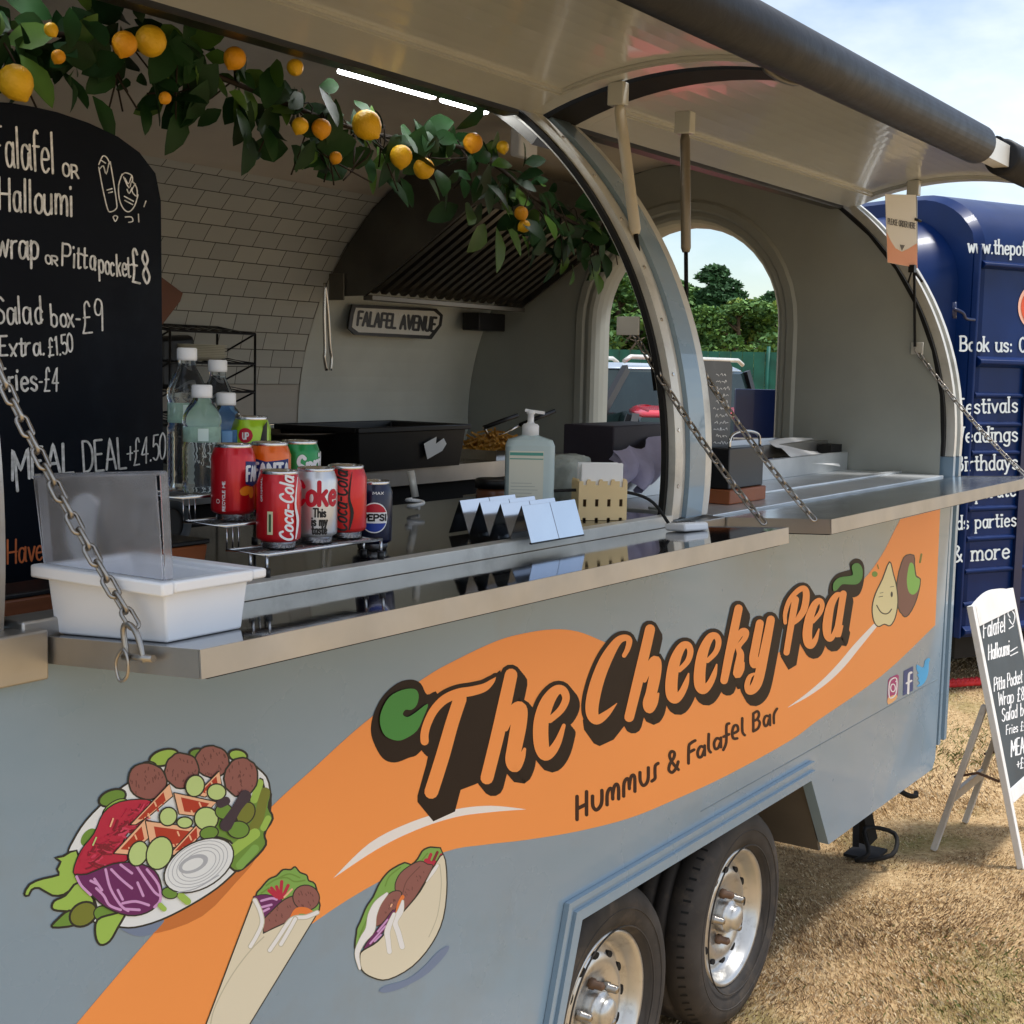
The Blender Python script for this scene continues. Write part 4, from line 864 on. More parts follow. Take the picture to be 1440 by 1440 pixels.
p.poly([(200, 1000), (280, 880), (400, 740), (470, 650), (500, 680), (420, 800), (330, 920), (240, 1000)], 'purple', 7, 2)
for q in ([(260, 960), (330, 880), (400, 800)], [(330, 850), (420, 740)], [(300, 940), (360, 880)]): p.line(q, 16, 'lilac')
p.line([(510, 680), (525, 600), (560, 530)], 34, 'carrot'); p.line([(450, 620), (460, 600)], 14, 'peach')
p.poly([(165, 1075), (200, 1020), (330, 940), (480, 760), (580, 650), (720, 480), (830, 280), (935, 140), (968, 400), (935, 720), (830, 960), (650, 1170), (430, 1290), (290, 1275), (185, 1205)], 'bread', 12, 3)
p.line([(900, 230), (915, 420), (880, 700), (800, 900)], 8, 'breadd')
for q, w_ in (([(415, 500), (330, 590), (280, 700), (260, 830), (190, 930), (140, 1050), (165, 1190)], [20, 60, 78, 84, 60, 42, 20]), ([(560, 570), (540, 660), (490, 760), (520, 860), (555, 990)], [20, 52, 48, 48, 46]), ([(480, 690), (420, 840), (425, 930), (438, 1035)], [30, 50, 46, 42]), ([(880, 240), (840, 300), (780, 390)], [24, 30, 8])):
    p.line(q, [w+8 for w in w_], 'breadd'); p.line(q, w_, 'sauce')
p.done('pitta_picture')
p = Pic(ZC, 5.538)
p.poly([(1150, 570), (1122, 520), (1112, 330), (1150, 170), (1185, 115), (1245, 115), (1250, 180), (1262, 275), (1296, 300), (1282, 400), (1250, 500), (1205, 578), (1172, 595)], 'brown', 8, 2)
p.poly([(1190, 300), (1212, 180), (1243, 190), (1258, 280), (1292, 305), (1278, 385), (1240, 422), (1203, 395)], 'lime', 0, 3)
p.poly([(1055, 165), (1000, 300), (945, 415), (920, 520), (930, 620), (965, 670), (1015, 652), (1060, 664), (1100, 600), (1120, 480), (1110, 360), (1085, 260)], 'pear', 9, 3)
p.line([(955, 505), (985, 555), (1020, 572), (1050, 562), (1070, 535)], 9, 'ink'); p.poly(ell(1072, 420, 9, 22), 'ink', 0); p.line([(972, 440), (1002, 434)], 5, 'ink'); p.line([(1062, 362), (1088, 358)], 4, 'ink'); p.line([(980, 410), (1005, 405)], 4, 'ink')
p.poly(ell(940, 262, 22, 22), 'midgreen', 0); p.line([(962, 190), (970, 220)], 8, 'olive'); p.line([(1304, 108), (1292, 170)], 14, 'olive')
p.done('mascot_picture')
p = Pic(ZC, 5.538)
p.poly([(1045, 1090), (1062, 1068), (1115, 1042), (1128, 1055), (1118, 1210), (1105, 1230), (1050, 1265), (1038, 1255)], 'ig', 0); p.poly([(1042, 1225), (1112, 1200), (1104, 1240), (1045, 1278)], 'igo', 0, 2)
outline(p.mb, p.zf(smooth([(1058, 1100), (1110, 1075), (1104, 1195), (1055, 1222)], 4, True)), 9/5.5, PAN, p.h, p.k('sauce')); p.h += 3e-5
outline(p.mb, p.zf(ell(1082, 1148, 18, 30)), 8/5.5, PAN, p.h, p.k('sauce')); p.h += 3e-5; p.poly(ell(1104, 1098, 4, 6, 0, 8), 'sauce', 0)
p.poly([(1166, 1018), (1240, 978), (1238, 1168), (1160, 1210)], 'fb', 0); p.line([(1226, 1028), (1208, 1040), (1204, 1100), (1200, 1190)], 17, 'sauce'); p.line([(1188, 1112), (1226, 1092)], 15, 'sauce')
p.poly([(1268, 965), (1300, 985), (1322, 985), (1330, 940), (1355, 915), (1372, 925), (1362, 950), (1358, 1020), (1340, 1085), (1305, 1130), (1268, 1138), (1292, 1112), (1276, 1090), (1285, 1075), (1270, 1045), (1282, 1035), (1266, 1005)], 'tw', 0, 2)
p.done('social_icons')

# ================================================================== THINGS ON THE COUNTERS
WT = 1.3548     # worktop level
# white sauce tub on the near flap, clear lid standing open
tb = np.array((1.160, -.09, FL1(1.1, .09, 0)[2])); TUB = thing('sauce_tub', tb, 'white plastic tub with its clear lid open, at the near end of the steel flap', 'tub')
mb = MB(); x0, x1, y0, y1 = 1.107, 1.226, -.184, .008; X0, X1, Y0, Y1 = 1.098, 1.232, -.190, .012; zr = 1.412; zb = lambda y: 1.3331-y*.067
mb.add([(x0, y0, zb(y0)), (x1, y0, zb(y0)), (x1, y1, zb(y1)), (x0, y1, zb(y1)), (X0, Y0, zr), (X1, Y0, zr), (X1, Y1, zr), (X0, Y1, zr), (X0+.006, Y0+.006, zr), (X1-.006, Y0+.006, zr), (X1-.006, Y1-.006, zr), (X0+.006, Y1-.006, zr), (x0+.006, y0+.006, zb(y0)+.006), (x1-.006, y0+.006, zb(y0)+.006), (x1-.006, y1-.006, zb(y1)+.006), (x0+.006, y1-.006, zb(y1)+.006)],
       [(0, 3, 2, 1), (0, 1, 5, 4), (1, 2, 6, 5), (2, 3, 7, 6), (3, 0, 4, 7), (4, 5, 9, 8), (5, 6, 10, 9), (6, 7, 11, 10), (7, 4, 8, 11), (8, 9, 13, 12), (9, 10, 14, 13), (10, 11, 15, 14), (11, 8, 12, 15), (12, 13, 14, 15)])
mb.build('tub_body', WHITEP, TUB, origin=tb, bevel=.004)
mb = MB(); mb.box((X0-.014, Y0-.012, zr-.010), (X0+.004, Y1+.012, zr+.006)); mb.box((X1-.004, Y0-.012, zr-.006), (X1+.018, Y1+.012, zr+.006)); mb.box((X0+.0045, Y0-.012, zr-.008), (X1-.0045, Y0+.004, zr+.006)); mb.box((X0+.0045, Y1-.004, zr-.006), (X1-.0045, Y1+.012, zr+.006)); mb.box((x0-.004, -.118, 1.346), (x0+.006, -.112, zr-.012))
mb.build('tub_rim', WHITEP, TUB, origin=tb, bevel=.004)
CLEAR = mat('clear_acrylic', (226, 228, 234), .16, var=.05, vs=20, trans=.86, ior=1.2, spec=.5)
xl = X0-.004; q0, q1 = onX(38, 668, xl), onX(215, 665, xl)
mb = MB(); zz = zr+.007
def lid(a, b, c, d, t_): return [(p_[0]+dx, p_[1], p_[2]) for dx in (0, t_) for p_ in (a, b, c, d)]
A_ = (xl, Y0-.002, zz); B_ = (xl, Y1, zz); C_ = (xl-.004, Y1+.012, float(q0[2])); D_ = (xl-.004, Y0+.006, float(q1[2]))
mb.hexa(lid(A_, B_, C_, D_, .0025)); mb.bar((xl+.006, D_[1], D_[2]), (xl+.006, C_[1], C_[2]), .016, .005); mb.bar((xl+.009, A_[1], A_[2]), (xl+.009, D_[1], D_[2]), .002, .012, upv=(1, 0, 0)); mb.bar((xl+.009, B_[1], B_[2]), (xl+.009, C_[1], C_[2]), .002, .012, upv=(1, 0, 0))
mb.build('clear_lid', CLEAR, TUB, origin=tb, bevel=.001)
sp = onX(122, 745, 1.22); SPN = thing('serving_paddle', (sp[0], sp[1], 1.2685), 'white oval paddle with black handle standing behind the clear tub lid', 'paddle')
mb = MB(); mb.extr(smooth([(sp[1]+.036*math.cos(a), sp[2]+.047*math.sin(a)) for a in np.linspace(0, 2*math.pi, 15)[:-1]], 2, True), P3(sp[0]-.003), P3(sp[0]+.003)); o = mb.build('blade', WHITEP, SPN, origin=SPN.location)
h0, h1 = onX(150, 680, 1.215), onX(140, 800, 1.215); mb = MB(); mb.tube([h0, (h0+h1)/2, h1], [.006, .009, .008], 10); mb.tube([h1, (h1[0], h1[1]+.005, 1.2695)], .004, 8); mb.build('handle', BLACK, SPN, origin=SPN.location)

# tall chalk menu board
by = .478; bo = np.array((1.455, by, 1.2685)); BRD = thing('menu_board', bo, 'tall black chalkboard with arched top listing wraps, salad box and meal deal prices', 'chalkboard')
SLATE = mat('chalkboard_black', (12, 18, 28), .55, spec=.12, var=.15, vs=3, rvar=.1, dirt=(38, 46, 56), ds=2.5)
hb = [(1.718, 1.2685), (1.712, 1.93), (1.700, 1.975), (1.665, 2.005), (1.62, 2.024), (1.56, 2.037), (1.50, 2.044), (1.455, 2.045)]
full = hb+[(2*1.455-x, z) for x, z in hb[::-1][1:]]
mb = MB(); mb.extr(full, lambda x, z: (x, by, z), lambda x, z: (x, by+.012, z)); mb.build('board', SLATE, BRD, origin=bo, bevel=.002)
CH = mat('white_chalk', (232, 232, 228), .9, var=.2, vs=90); CHO = mat('orange_chalk', (214, 116, 66), .9, var=.12, vs=60)
BM = lambda px, py, e=0.0: (lambda p_: (p_[0], by-.0008-e, p_[2]))(onY(px, py, by))
mb = MB()
for a in (('Falafel', -8, 233, 77, 243, 57, 3.4), ('OR', 89, 248, 110, 251, 18, 3), ('Halloumi', 0, 295, 101, 303, 45, 3.6), ('wrap', -5, 361, 54, 364, 40, 3.6), ('OR', 64, 371, 81, 374, 12, 2.6), ('Pitta', 88, 373, 134, 380, 31, 3), ('pocket', 139, 383, 184, 391, 30, 2.8), ('#8', 187, 395, 211, 401, 46, 3.2),
          ('Salad', -6, 455, 59, 455, 37, 3.2), ('box-', 72, 458, 113, 460, 29, 3), ('#9', 116, 468, 145, 465, 44, 2.6), ('Extra.', 0, 501, 62, 498, 27, 3.2), ('#1.50', 68, 501, 103, 495, 26, 2.6), ('Fries', -3, 550, 52, 548, 32, 3.6), ('-#4', 55, 551, 80, 550, 33, 2.6), ('MEAL', 17, 674, 104, 664, 42, 4.2), ('DEAL', 118, 664, 177, 658, 43, 3.2), ('+#4.50', 178, 655, 233, 645, 37, 2.2)):
    words(mb, a[0], *a[1:6], a[6]*.98, BM, jit=1.2, lean=random.uniform(-.08, .04))
ribbon(mb, [(19, 640), (23, 690)], 4, BM, .002)
ZH_ = zoom(0, 140, 5.144)
for i, q in enumerate(([(712, 490), (740, 640), (775, 790), (800, 812), (838, 790), (842, 750), (820, 600), (795, 450)], [(712, 470), (740, 410), (770, 420), (795, 470)], [(720, 500), (745, 480), (765, 540), (785, 460)], [(730, 440), (760, 460)], [(880, 540), (855, 620), (860, 720), (890, 790), (930, 812), (970, 770), (995, 690)], [(870, 560), (900, 530), (950, 550), (955, 600)], [(890, 560), (930, 640), (950, 590), (985, 640), (985, 700), (950, 660), (975, 610)], [(900, 570), (925, 610), (945, 560)], [(915, 650), (930, 680), (950, 640)], [(895, 700), (960, 735)], [(898, 730), (955, 760)], [(770, 655), (805, 645)], [(780, 675), (808, 668)], [(1050, 735), (1036, 775)], [(812, 850), (828, 882), (845, 850), (826, 840), (812, 850)], [(900, 850), (945, 850), (955, 880), (925, 888)], [(995, 830), (998, 885)])):
    stroke(mb, ZH_(q), 1.7, BM, i*8e-5, n=3)
mb.build('chalk_writing', CH, BRD, origin=bo, fix=False)
mb = MB(); words(mb, 'Have', 11, 793, 60, 786, 33, 2.8, BM, jit=.8); mb.build('orange_writing', CHO, BRD, origin=bo, fix=False)

WOOD = mat('brown_wood', (128, 74, 44), .5, var=.12, vs=4, stretch=(1, 1, 9)); WOODO = mat('orange_wood', (150, 84, 46), .5, var=.1, vs=5)
def crate_box(loc, sx, sy, sz, label, m_, rz=0):
    r_ = thing('wooden_block', loc, label, 'wooden block', rz=rz); mb = MB(); mb.hexa([(-sx/2, -sy/2, 0), (sx/2, -sy/2, 0), (sx/2, sy/2, 0), (-sx/2, sy/2, 0), (-sx/2*1.08, -sy/2*1.08, sz), (sx/2*1.08, -sy/2*1.08, sz), (sx/2*1.08, sy/2*1.08, sz), (-sx/2*1.08, sy/2*1.08, sz)]); mb.build('block', m_, r_, bevel=.004)
    mb = MB(); mb.box((-sx/2*1.12, -sy/2*1.12, sz+.0005), (sx/2*1.12, sy/2*1.12, sz+.008)); mb.build('dark_top', BLACK, r_, bevel=.002); return r_
q = onZ(100, 880, WT); crate_box((1.33, .36, 1.2685), .12, .08, .05, 'dark brown wooden block at the foot of the tall chalkboard, left of the white tub', WOOD)
q = onZ(240, 800, WT); crate_box((q[0]+.02, q[1]+.04, WT), .11, .07, .03, 'orange wooden block with black top at the lower right corner of the tall chalkboard', WOODO)
q = onZ(279, 782, WT); r_ = thing('tape_roll', (q[0]+.03, q[1]+.10, WT), 'dark grey ring of tape standing on edge behind the wire can rack', 'tape roll')
mb = MB(); mb.lathe([(.040, -.012), (.040, .012), (.028, .012), (.028, -.012), (.040, -.012)], (0, 0, .040), 40, 1, caps=False); mb.build('ring', mat('grey_tape', (84, 90, 96), .4, var=.05), r_); mb = MB(); mb.lathe([(.0275, -.006), (.0275, .010)], (0, 0, .040), 32, 1); mb.build('core', BLACK, r_)

# three-step wire rack
rk = np.array((1.60, .15, WT)); RK = thing('wire_rack', rk, 'three-step chrome wire rack holding drinks cans beside the chalkboard', 'rack')
CHR = mat('chrome_wire', (190, 190, 192), .18, 1.0, var=.03)
TI = [(.025, .105, 1.388), (.108, .195, 1.423), (.198, .300, 1.458)]; rx0, rx1 = 1.492, 1.752
for (ya, yb, zt) in TI:
    mb = MB(); mb.tube([(rx0, ya, zt), (rx1, ya, zt), (rx1, yb, zt), (rx0, yb, zt)], .0024, 8, closed=True)
    for xx in np.linspace(rx0+.008, rx1-.008, 26): mb.tube([(xx, ya, zt-.001), (xx, yb, zt-.001)], .0013, 6)
    for xx in (rx0, rx0+.012, rx0+.024): mb.tube([(xx, yb, zt), (xx, yb, zt+.033)], .0013, 6)
    mb.build('wire_shelf', CHR, RK, origin=rk)
for (xx, yy, zt) in ((rx0, .026, 1.388), (rx1, .026, 1.388), (rx0+.002, .06, 1.388), (rx1-.002, .06, 1.388), (rx0, .298, 1.458), (rx1, .298, 1.458)):
    mb = MB(); mb.tube([(xx, yy, zt), (xx, yy, WT+.006)], .0024, 8); mb.tube([(xx, yy, WT+.014), (xx, yy, WT+.001)], .0055, 10, 1); mb.build('rack_leg', [CHR, BLACK], RK, origin=rk)

# drinks cans
TIN = mat('can_aluminium', (206, 206, 208), .25, 1.0, var=.03)
RED = mat('can_red', (206, 22, 34), .28, .3, var=.02, coat=.3); RED2 = mat('can_deep_red', (214, 32, 30), .3, .3, var=.02, coat=.3); ORG = mat('can_orange', (240, 108, 16), .3, .2, var=.02, coat=.3); GRN = mat('can_green', (14, 138, 66), .3, .25, var=.02, coat=.3)
LIM = mat('can_lime', (164, 204, 26), .3, .2, var=.04, coat=.3); NVY = mat('can_navy', (16, 20, 52), .28, .3, var=.03, coat=.3); SLV = mat('can_silver', (208, 208, 208), .3, .7, var=.02); CINK = flat('can_black_ink', (20, 18, 18)); CWH = flat('can_white_ink', (246, 246, 246)); CBL = flat('can_blue_ink', (20, 60, 160)); CRD = flat('can_red_ink', (200, 16, 46)); COR = flat('can_orange_ink', (246, 140, 30))
RCAN = .033
def can(px, y, zb, label, body, draw=None, h=.115):
    x = onY(px, 690, y)[0]
    # keep the can on its sight line at the height it stands
    for _ in range(4):
        d_ = np.array((x, y, zb+.06))-CAM; zz = d_@fw; ux = 720+FPX*(d_@rt)/zz; x += (px-ux)*zz/FPX/rt[0]
    r_ = thing('drinks_can', (x, y, zb), label, 'drinks can', 'drinks cans'); mb = MB(); r = RCAN
    mb.lathe([(.0255, .010), (r-.001, .0135), (r, .018), (r, h-.020), (r-.002, h-.014), (.0275, h-.005)], (0, 0, 0), 40, caps=False); mb.build('can_body', body, r_, fix=False)
    mb = MB(); mb.lathe([(.0001, .004), (.020, .004), (.0235, .0), (.025, .002), (.0262, .0099)], (0, 0, 0), 32, caps=False); mb.lathe([(.0277, h-.0055), (.0283, h-.002), (.027, h), (.0255, h-.001), (.0245, h-.006), (.0001, h-.0055)], (0, 0, 0), 32, caps=False); mb.build('can_end', TIN, r_, fix=False)
    mb = MB(); mb.lathe([(.008, h-.005), (.008, h-.0035), (.0001, h-.0035)], (0, -.006, 0), 14, sx=.8); mb.build('ring_pull', TIN, r_)
    phi = math.atan2(CAM[1]-y, CAM[0]-x)
    mpf = lambda s, v, e=0.0: ((r+.0003+e)*math.cos(phi+s/r), (r+.0003+e)*math.sin(phi+s/r), v)
    if draw: draw(mpf, r_)
    return r_
def wrapfill(mb, pts, mpf, e, m=0):      # fills a drawn shape on the curved can by narrow vertical slices
    xs_ = [p_[0] for p_ in pts]; a, b_ = min(xs_), max(xs_); n_ = max(4, int((b_-a)/.0015)); prev = None; k = len(pts)
    for i in range(n_+1):
        x_ = a+1e-6+(b_-a-2e-6)*i/n_; hit = []
        for j in range(k):
            p_, q_ = pts[j], pts[(j+1) % k]
            if (p_[0] <= x_ < q_[0]) or (q_[0] <= x_ < p_[0]): hit.append(p_[1]+(q_[1]-p_[1])*(x_-p_[0])/(q_[0]-p_[0]))
        if len(hit) < 2: continue
        cur = (x_, min(hit), max(hit))
        if prev: mb.add([mpf(prev[0], prev[1], e), mpf(cur[0], cur[1], e), mpf(cur[0], cur[2], e), mpf(prev[0], prev[2], e)], [(0, 1, 2, 3)], m)
        prev = cur
def script_up(mpf, root, ink, s0, h, z0, z1, w, txt='Coca-Cola'):
    mb = MB(); m2 = lambda a, b_, e=0.0: mpf(a, b_, e)
    words(mb, txt, s0, z0, s0, z1, h, w, m2, upd=(-1, .28)); stroke(mb, [(s0+.004, z0+.004), (s0+.008, z0+.03), (s0+.003, z0+.055), (s0+.007, z1)], [w*.6, w*1.6, w, w*.3], m2, .002, n=4); mb.build('can_lettering', ink, root, fix=False)
def d_coke(mpf, r_):
    script_up(mpf, r_, CWH, .022, .020, .012, .106, .0034)
    mb = MB(); wrapfill(mb, [(-.017, .022), (-.0085, .022), (-.0085, .056), (-.017, .056)], mpf, .0001); mb.build('can_panel', flat('can_cream_ink', (226, 224, 180)), r_, fix=False)
    mb = MB(); wrapfill(mb, [(-.0145, .026), (-.011, .026), (-.011, .052), (-.0145, .052)], mpf, .0004); mb.build('can_print', flat('can_olive_ink', (70, 96, 60)), r_, fix=False)
    mb = MB(); words(mb, 'ORIGINAL', -.026, .07, -.026, .105, .003, .0007, mpf, .0003, upd=(-1, 0)); mb.build('can_smallprint', CWH, r_, fix=False)
def d_back(mpf, r_):
    mb = MB(); words(mb, 'RECYCLE ME', -.012, .016, -.012, .060, .004, .0010, mpf, .0003, upd=(-1, 0)); outline(mb, [(-.024+.003*math.cos(a), .03+.003*math.sin(a)) for a in np.linspace(0, 6.28, 9)[:-1]], .0008, mpf, .0003); mb.build('can_smallprint', CWH, r_, fix=False)
    mb = MB(); wrapfill(mb, [(.019, .056), (.032, .052), (.055, .056), (.055, .088), (.019, .090)], mpf, .0001); mb.build('can_emblem', flat('can_blue_shadow_ink', (36, 44, 110)), r_, fix=False)
    mb = MB(); words(mb, 'FANTA', .021, .061, .066, .061, .021, .0042, mpf, .0005, upd=(0, 1)); mb.build('can_lettering', CWH, r_, fix=False)
    mb = MB(); wrapfill(mb, ell(.019, .046, .010, .007, .3, 16), mpf, .0002); wrapfill(mb, ell(.030, .043, .006, .009, 0, 14), mpf, .0003); mb.build('can_fruit', COR, r_, fix=False)
def d_diet(mpf, r_):
    mb = MB(); words(mb, 'Coke', -.036, .060, .036, .060, .034, .0068, mpf, .0002, upd=(0, 1)); mb.build('can_lettering', CRD, r_, fix=False); mb = MB()
    for tx, zz, w_ in (('This', .042, .015), ('is my', .029, .019), ('taste', .016, .018)): words(mb, tx, .006-w_/1.6, zz, .006+w_/1.6, zz, .0125, .0026, mpf, .0002, upd=(0, 1))
    mb.build('can_slogan', CINK, r_, fix=False)
def d_zero(mpf, r_): script_up(mpf, r_, CINK, .002, .022, .012, .106, .0032)
def d_pepsi(mpf, r_):
    c = .055; R_ = .0235; mb = MB(); wrapfill(mb, [(.003+(R_+.002)*math.cos(a)*.95, c+(R_+.002)*math.sin(a)) for a in np.linspace(0, 6.28, 33)[:-1]], mpf, .0001, 0)
    cc = [(.003+R_*math.cos(a)*.95, c+R_*math.sin(a)) for a in np.linspace(0, 6.28, 49)[:-1]]
    wrapfill(mb, [p_ for p_ in cc if p_[1] > c+.0085], mpf, .0005, 1); wrapfill(mb, [p_ for p_ in cc if p_[1] < c-.0075], mpf, .0005, 2); mb.build('can_emblem', [CWH, CRD, CBL], r_, fix=False)
    mb = MB(); words(mb, 'PEPSI', -.016, c-.0045, .024, c-.0045, .010, .0028, mpf, .0008, upd=(0, 1)); mb.build('can_lettering', CINK, r_, fix=False)
    mb = MB(); words(mb, 'MAX', .0, .094, .018, .094, .004, .001, mpf, .0003, upd=(0, 1)); mb.build('can_smallprint', CWH, r_, fix=False)
def d_fanta(mpf, r_):
    mb = MB(); wrapfill(mb, [(-.033, .056), (-.018, .050), (0, .056), (.02, .050), (.034, .056), (.034, .090), (-.005, .086), (-.033, .092)], mpf, .0001); mb.build('can_emblem', flat('can_navy_ink', (30, 52, 120)), r_, fix=False)
    mb = MB(); words(mb, 'FANTA', -.026, .062, .034, .062, .021, .0048, mpf, .0005, upd=(0, 1)); mb.build('can_lettering', CWH, r_, fix=False)
    mb = MB(); wrapfill(mb, ell(-.008, .042, .013, .009, .2, 16), mpf, .0002); mb.build('can_fruit', COR, r_, fix=False)
def d_sprite(mpf, r_):
    mb = MB(); words(mb, 'Sprite', -.002, .058, .062, .070, .032, .0058, mpf, .0003, upd=(0, 1)); mb.build('can_lettering', CWH, r_, fix=False)
def d_lime(mpf, r_):
    mb = MB(); wrapfill(mb, ell(-.008, .085, .012, .012, 0, 18), mpf, .0001); mb.build('can_emblem', CRD, r_, fix=False); mb = MB(); wrapfill(mb, [(.012, .06), (.03, .06), (.03, .108), (.022, .10)], mpf, .0001); mb.build('can_panel', CINK, r_, fix=False); mb = MB(); words(mb, 'UP', -.012, .079, -.003, .079, .01, .002, mpf, .0004, upd=(0, 1)); mb.build('can_lettering', CWH, r_, fix=False)
can(392, .064, 1.3905, 'bright red can with white script, front left on the wire rack', RED, d_coke)
can(444, .066, 1.3905, 'silver can with red letters and black slogan on the wire rack', SLV, d_diet)
can(486, .072, 1.3905, 'red can with black script between the silver and navy cans', RED2, d_zero)
can(524, .125, WT+.0005, 'navy can with round red white and blue emblem at the rack end', NVY, d_pepsi)
can(328, .150, 1.4255, 'red can with blue and orange emblem turned to its side, behind the front red can', RED, d_back)
can(379, .152, 1.4255, 'orange can with white letters on blue, between the back red can and the green can', ORG, d_fanta)
can(421, .155, 1.4255, 'green can with white lettering on the second rack step', GRN, d_sprite)
can(352, .250, 1.4605, 'lime green can at the top back of the wire rack', LIM, d_lime)

# water bottles
WATER = mat('clear_water_bottle', (240, 246, 248), .03, var=0, trans=.985, ior=1.3, spec=.7); LG = mat('bottle_label_green', (168, 204, 184), .4, var=.12, vs=60, alpha=.62); LB = mat('bottle_label_blue', (70, 126, 186), .4, var=.12, vs=60, alpha=.75)
def bottle(px, capy, y, zb, label, lm, r=.0315):
    p_ = onY(px, capy, y); h = p_[2]-zb; x = p_[0]; r_ = thing('water_bottle', (x, y, zb), label, 'bottle', 'water bottles'); mb = MB()
    k = h/.225; prof = [(.0001, .006), (r*.6, .002), (r*.92, .0), (r, .008)]
    for q in range(8): prof += [(r*.965, k*(.016+q*.0105)), (r, k*(.021+q*.0105))]
    prof += [(r*.93, .104*k), (r*.93, .140*k), (r, .146*k), (r*.98, .158*k), (r*.75, .178*k), (r*.46, .194*k), (.0135, .201*k), (.0135, .213*k)]
    mb.lathe(prof, (0, 0, 0), 32, caps=False); mb.build('bottle_body', WATER, r_, fix=False)
    mb = MB(); mb.lathe([(.0155, h-.020), (.0158, h-.016), (.0158, h-.002), (.014, h), (.0001, h)], (0, 0, 0), 24); mb.build('screw_cap', WHITEP, r_)
    mb = MB(); mb.lathe([(r*.93+.0012, .106*k), (r*.93+.0012, .138*k)], (0, 0, 0), 32, caps=False); phi = math.atan2(CAM[1]-y, CAM[0]-x)
    mb.build('bottle_label', lm, r_, fix=False); mb = MB(); mpf = lambda s, v, e=0.0: ((r*.95+.002+e)*math.cos(phi+s/r), (r*.95+.002+e)*math.sin(phi+s/r), v)
    wrapfill(mb, [(-.006, .109*k), (.010, .109*k), (.010, .135*k), (-.006, .135*k)], mpf, 0); mb.build('label_panel', flat('pale_label', (206, 226, 220)) if lm is LG else flat('pale_blue_label', (120, 168, 214)), r_, fix=False)
    return r_
bottle(263, 489, .300, 1.460, 'clear water bottle with white cap and green label, tallest of the four beside the chalkboard', LG)
bottle(306, 506, .345, 1.440, 'clear water bottle with white cap and blue label, behind the shorter blue labelled one', LB, .030)
bottle(284, 541, .235, 1.4605, 'clear water bottle with green label, in front of the tallest one', LG, .030)
bottle(318, 552, .275, 1.4605, 'shorter clear water bottle with blue label, just left of the lime can', LB, .029)

# folded steel taco holders
TACO = mat('taco_steel', (206, 208, 212), .16, 1.0, var=.03, rvar=.05)
def taco(x0, x1, label, rz=0):
    ys = []; n_ = 4; yf, yb = -.030, .150; st = (yf-yb)/n_; top, bot = WT+.064, WT+.003
    prof = []
    for i in range(n_): prof += [(yb+st*i, bot), (yb+st*(i+.5), top)]
    prof += [(yf, bot-.004)]
    o_ = np.array(((x0+x1)/2, (yf+yb)/2, WT)); r_ = thing('taco_holder', o_, label, 'taco holder', 'steel taco holders'); mb = MB()
    for i in range(len(prof)-1):
        (ya, za), (yb_, zb_) = prof[i], prof[i+1]; nx = np.array((-(zb_-za), yb_-ya)); nx = nx/np.linalg.norm(nx)*.0006
        mb.hexa([(x0, ya-nx[0], za-nx[1]), (x1, ya-nx[0], za-nx[1]), (x1, yb_-nx[0], zb_-nx[1]), (x0, yb_-nx[0], zb_-nx[1]), (x0, ya+nx[0], za+nx[1]), (x1, ya+nx[0], za+nx[1]), (x1, yb_+nx[0], zb_+nx[1]), (x0, yb_+nx[0], zb_+nx[1])])
    mb.build('folded_sheet', TACO, r_, origin=o_)
    mb = MB(); mb.box((x0, yf-.001, bot-.006), (x1, yf+.004, bot-.003)); mb.build('sheet_lip', BLACK, r_, origin=o_); return r_
tx0 = float(onY(747, 765, -.03)[0]); txm = float(onY(786, 760, -.03)[0]); tx1 = float(onY(821, 752, -.03)[0])
taco(tx0, txm-.001, 'zigzag folded steel taco holder, the nearer of the joined pair on the worktop edge'); taco(txm+.001, tx1, 'zigzag folded steel taco holder, the one of the pair next to the wooden box')

# sanitiser
q = onZ(740, 705, WT); sx_, sy_ = float(onY(744, 690, .20)[0]), .20; SAN = thing('hand_sanitiser', (sx_, sy_, WT), 'clear blue pump bottle of hand sanitiser with white pump', 'pump bottle')
zt = float(onY(745, 614, .20)[2])-WT; GEL = mat('pale_blue_gel', (214, 234, 236), .15, var=.02, trans=.22, ior=1.3)
mb = MB(); rot = R(-53); hw, hd = .050, .030
def rr_rect(w_, d_, c_, z): 
    pts = []
    for sx2, sy2, a0 in ((1, 1, 0), (-1, 1, 90), (-1, -1, 180), (1, -1, 270)):
        for j in range(5): a = R(a0+22.5*j); pts.append((sx2*(w_-c_)+c_*math.cos(a), sy2*(d_-c_)+c_*math.sin(a), z))
    return [(x_*math.cos(rot)-y_*math.sin(rot), x_*math.sin(rot)+y_*math.cos(rot), z_) for x_, y_, z_ in pts]
lv = [rr_rect(hw*.96, hd*.9, .012, 0), rr_rect(hw, hd, .014, .006), rr_rect(hw, hd, .014, zt-.018), rr_rect(hw*.9, hd*.9, .016, zt-.006), rr_rect(hw*.5, hd*.62, .012, zt), rr_rect(.016, .016, .0155, zt+.004)]
for a, b_ in zip(lv, lv[1:]): mb.add(a+b_, [(i, (i+1) % 20, 20+(i+1) % 20, 20+i) for i in range(20)], 0, True)
mb.add(lv[0], [list(range(20))[::-1]]); mb.build('bottle_body', GEL, SAN)
mb = MB(); mb.lathe([(.0175, zt+.002), (.0175, zt+.022), (.014, zt+.026), (.009, zt+.027), (.0065, zt+.03), (.0065, zt+.045), (.009, zt+.047), (.009, zt+.053), (.0001, zt+.054)], (0, 0, 0), 22); mb.bar((0, 0, zt+.052), (.028*math.cos(rot), .028*math.sin(rot), zt+.049), .009, .006); mb.bar((0, 0, zt+.052), (-.012*math.cos(rot), -.012*math.sin(rot), zt+.054), .009, .006); mb.build('pump', WHITEP, SAN)
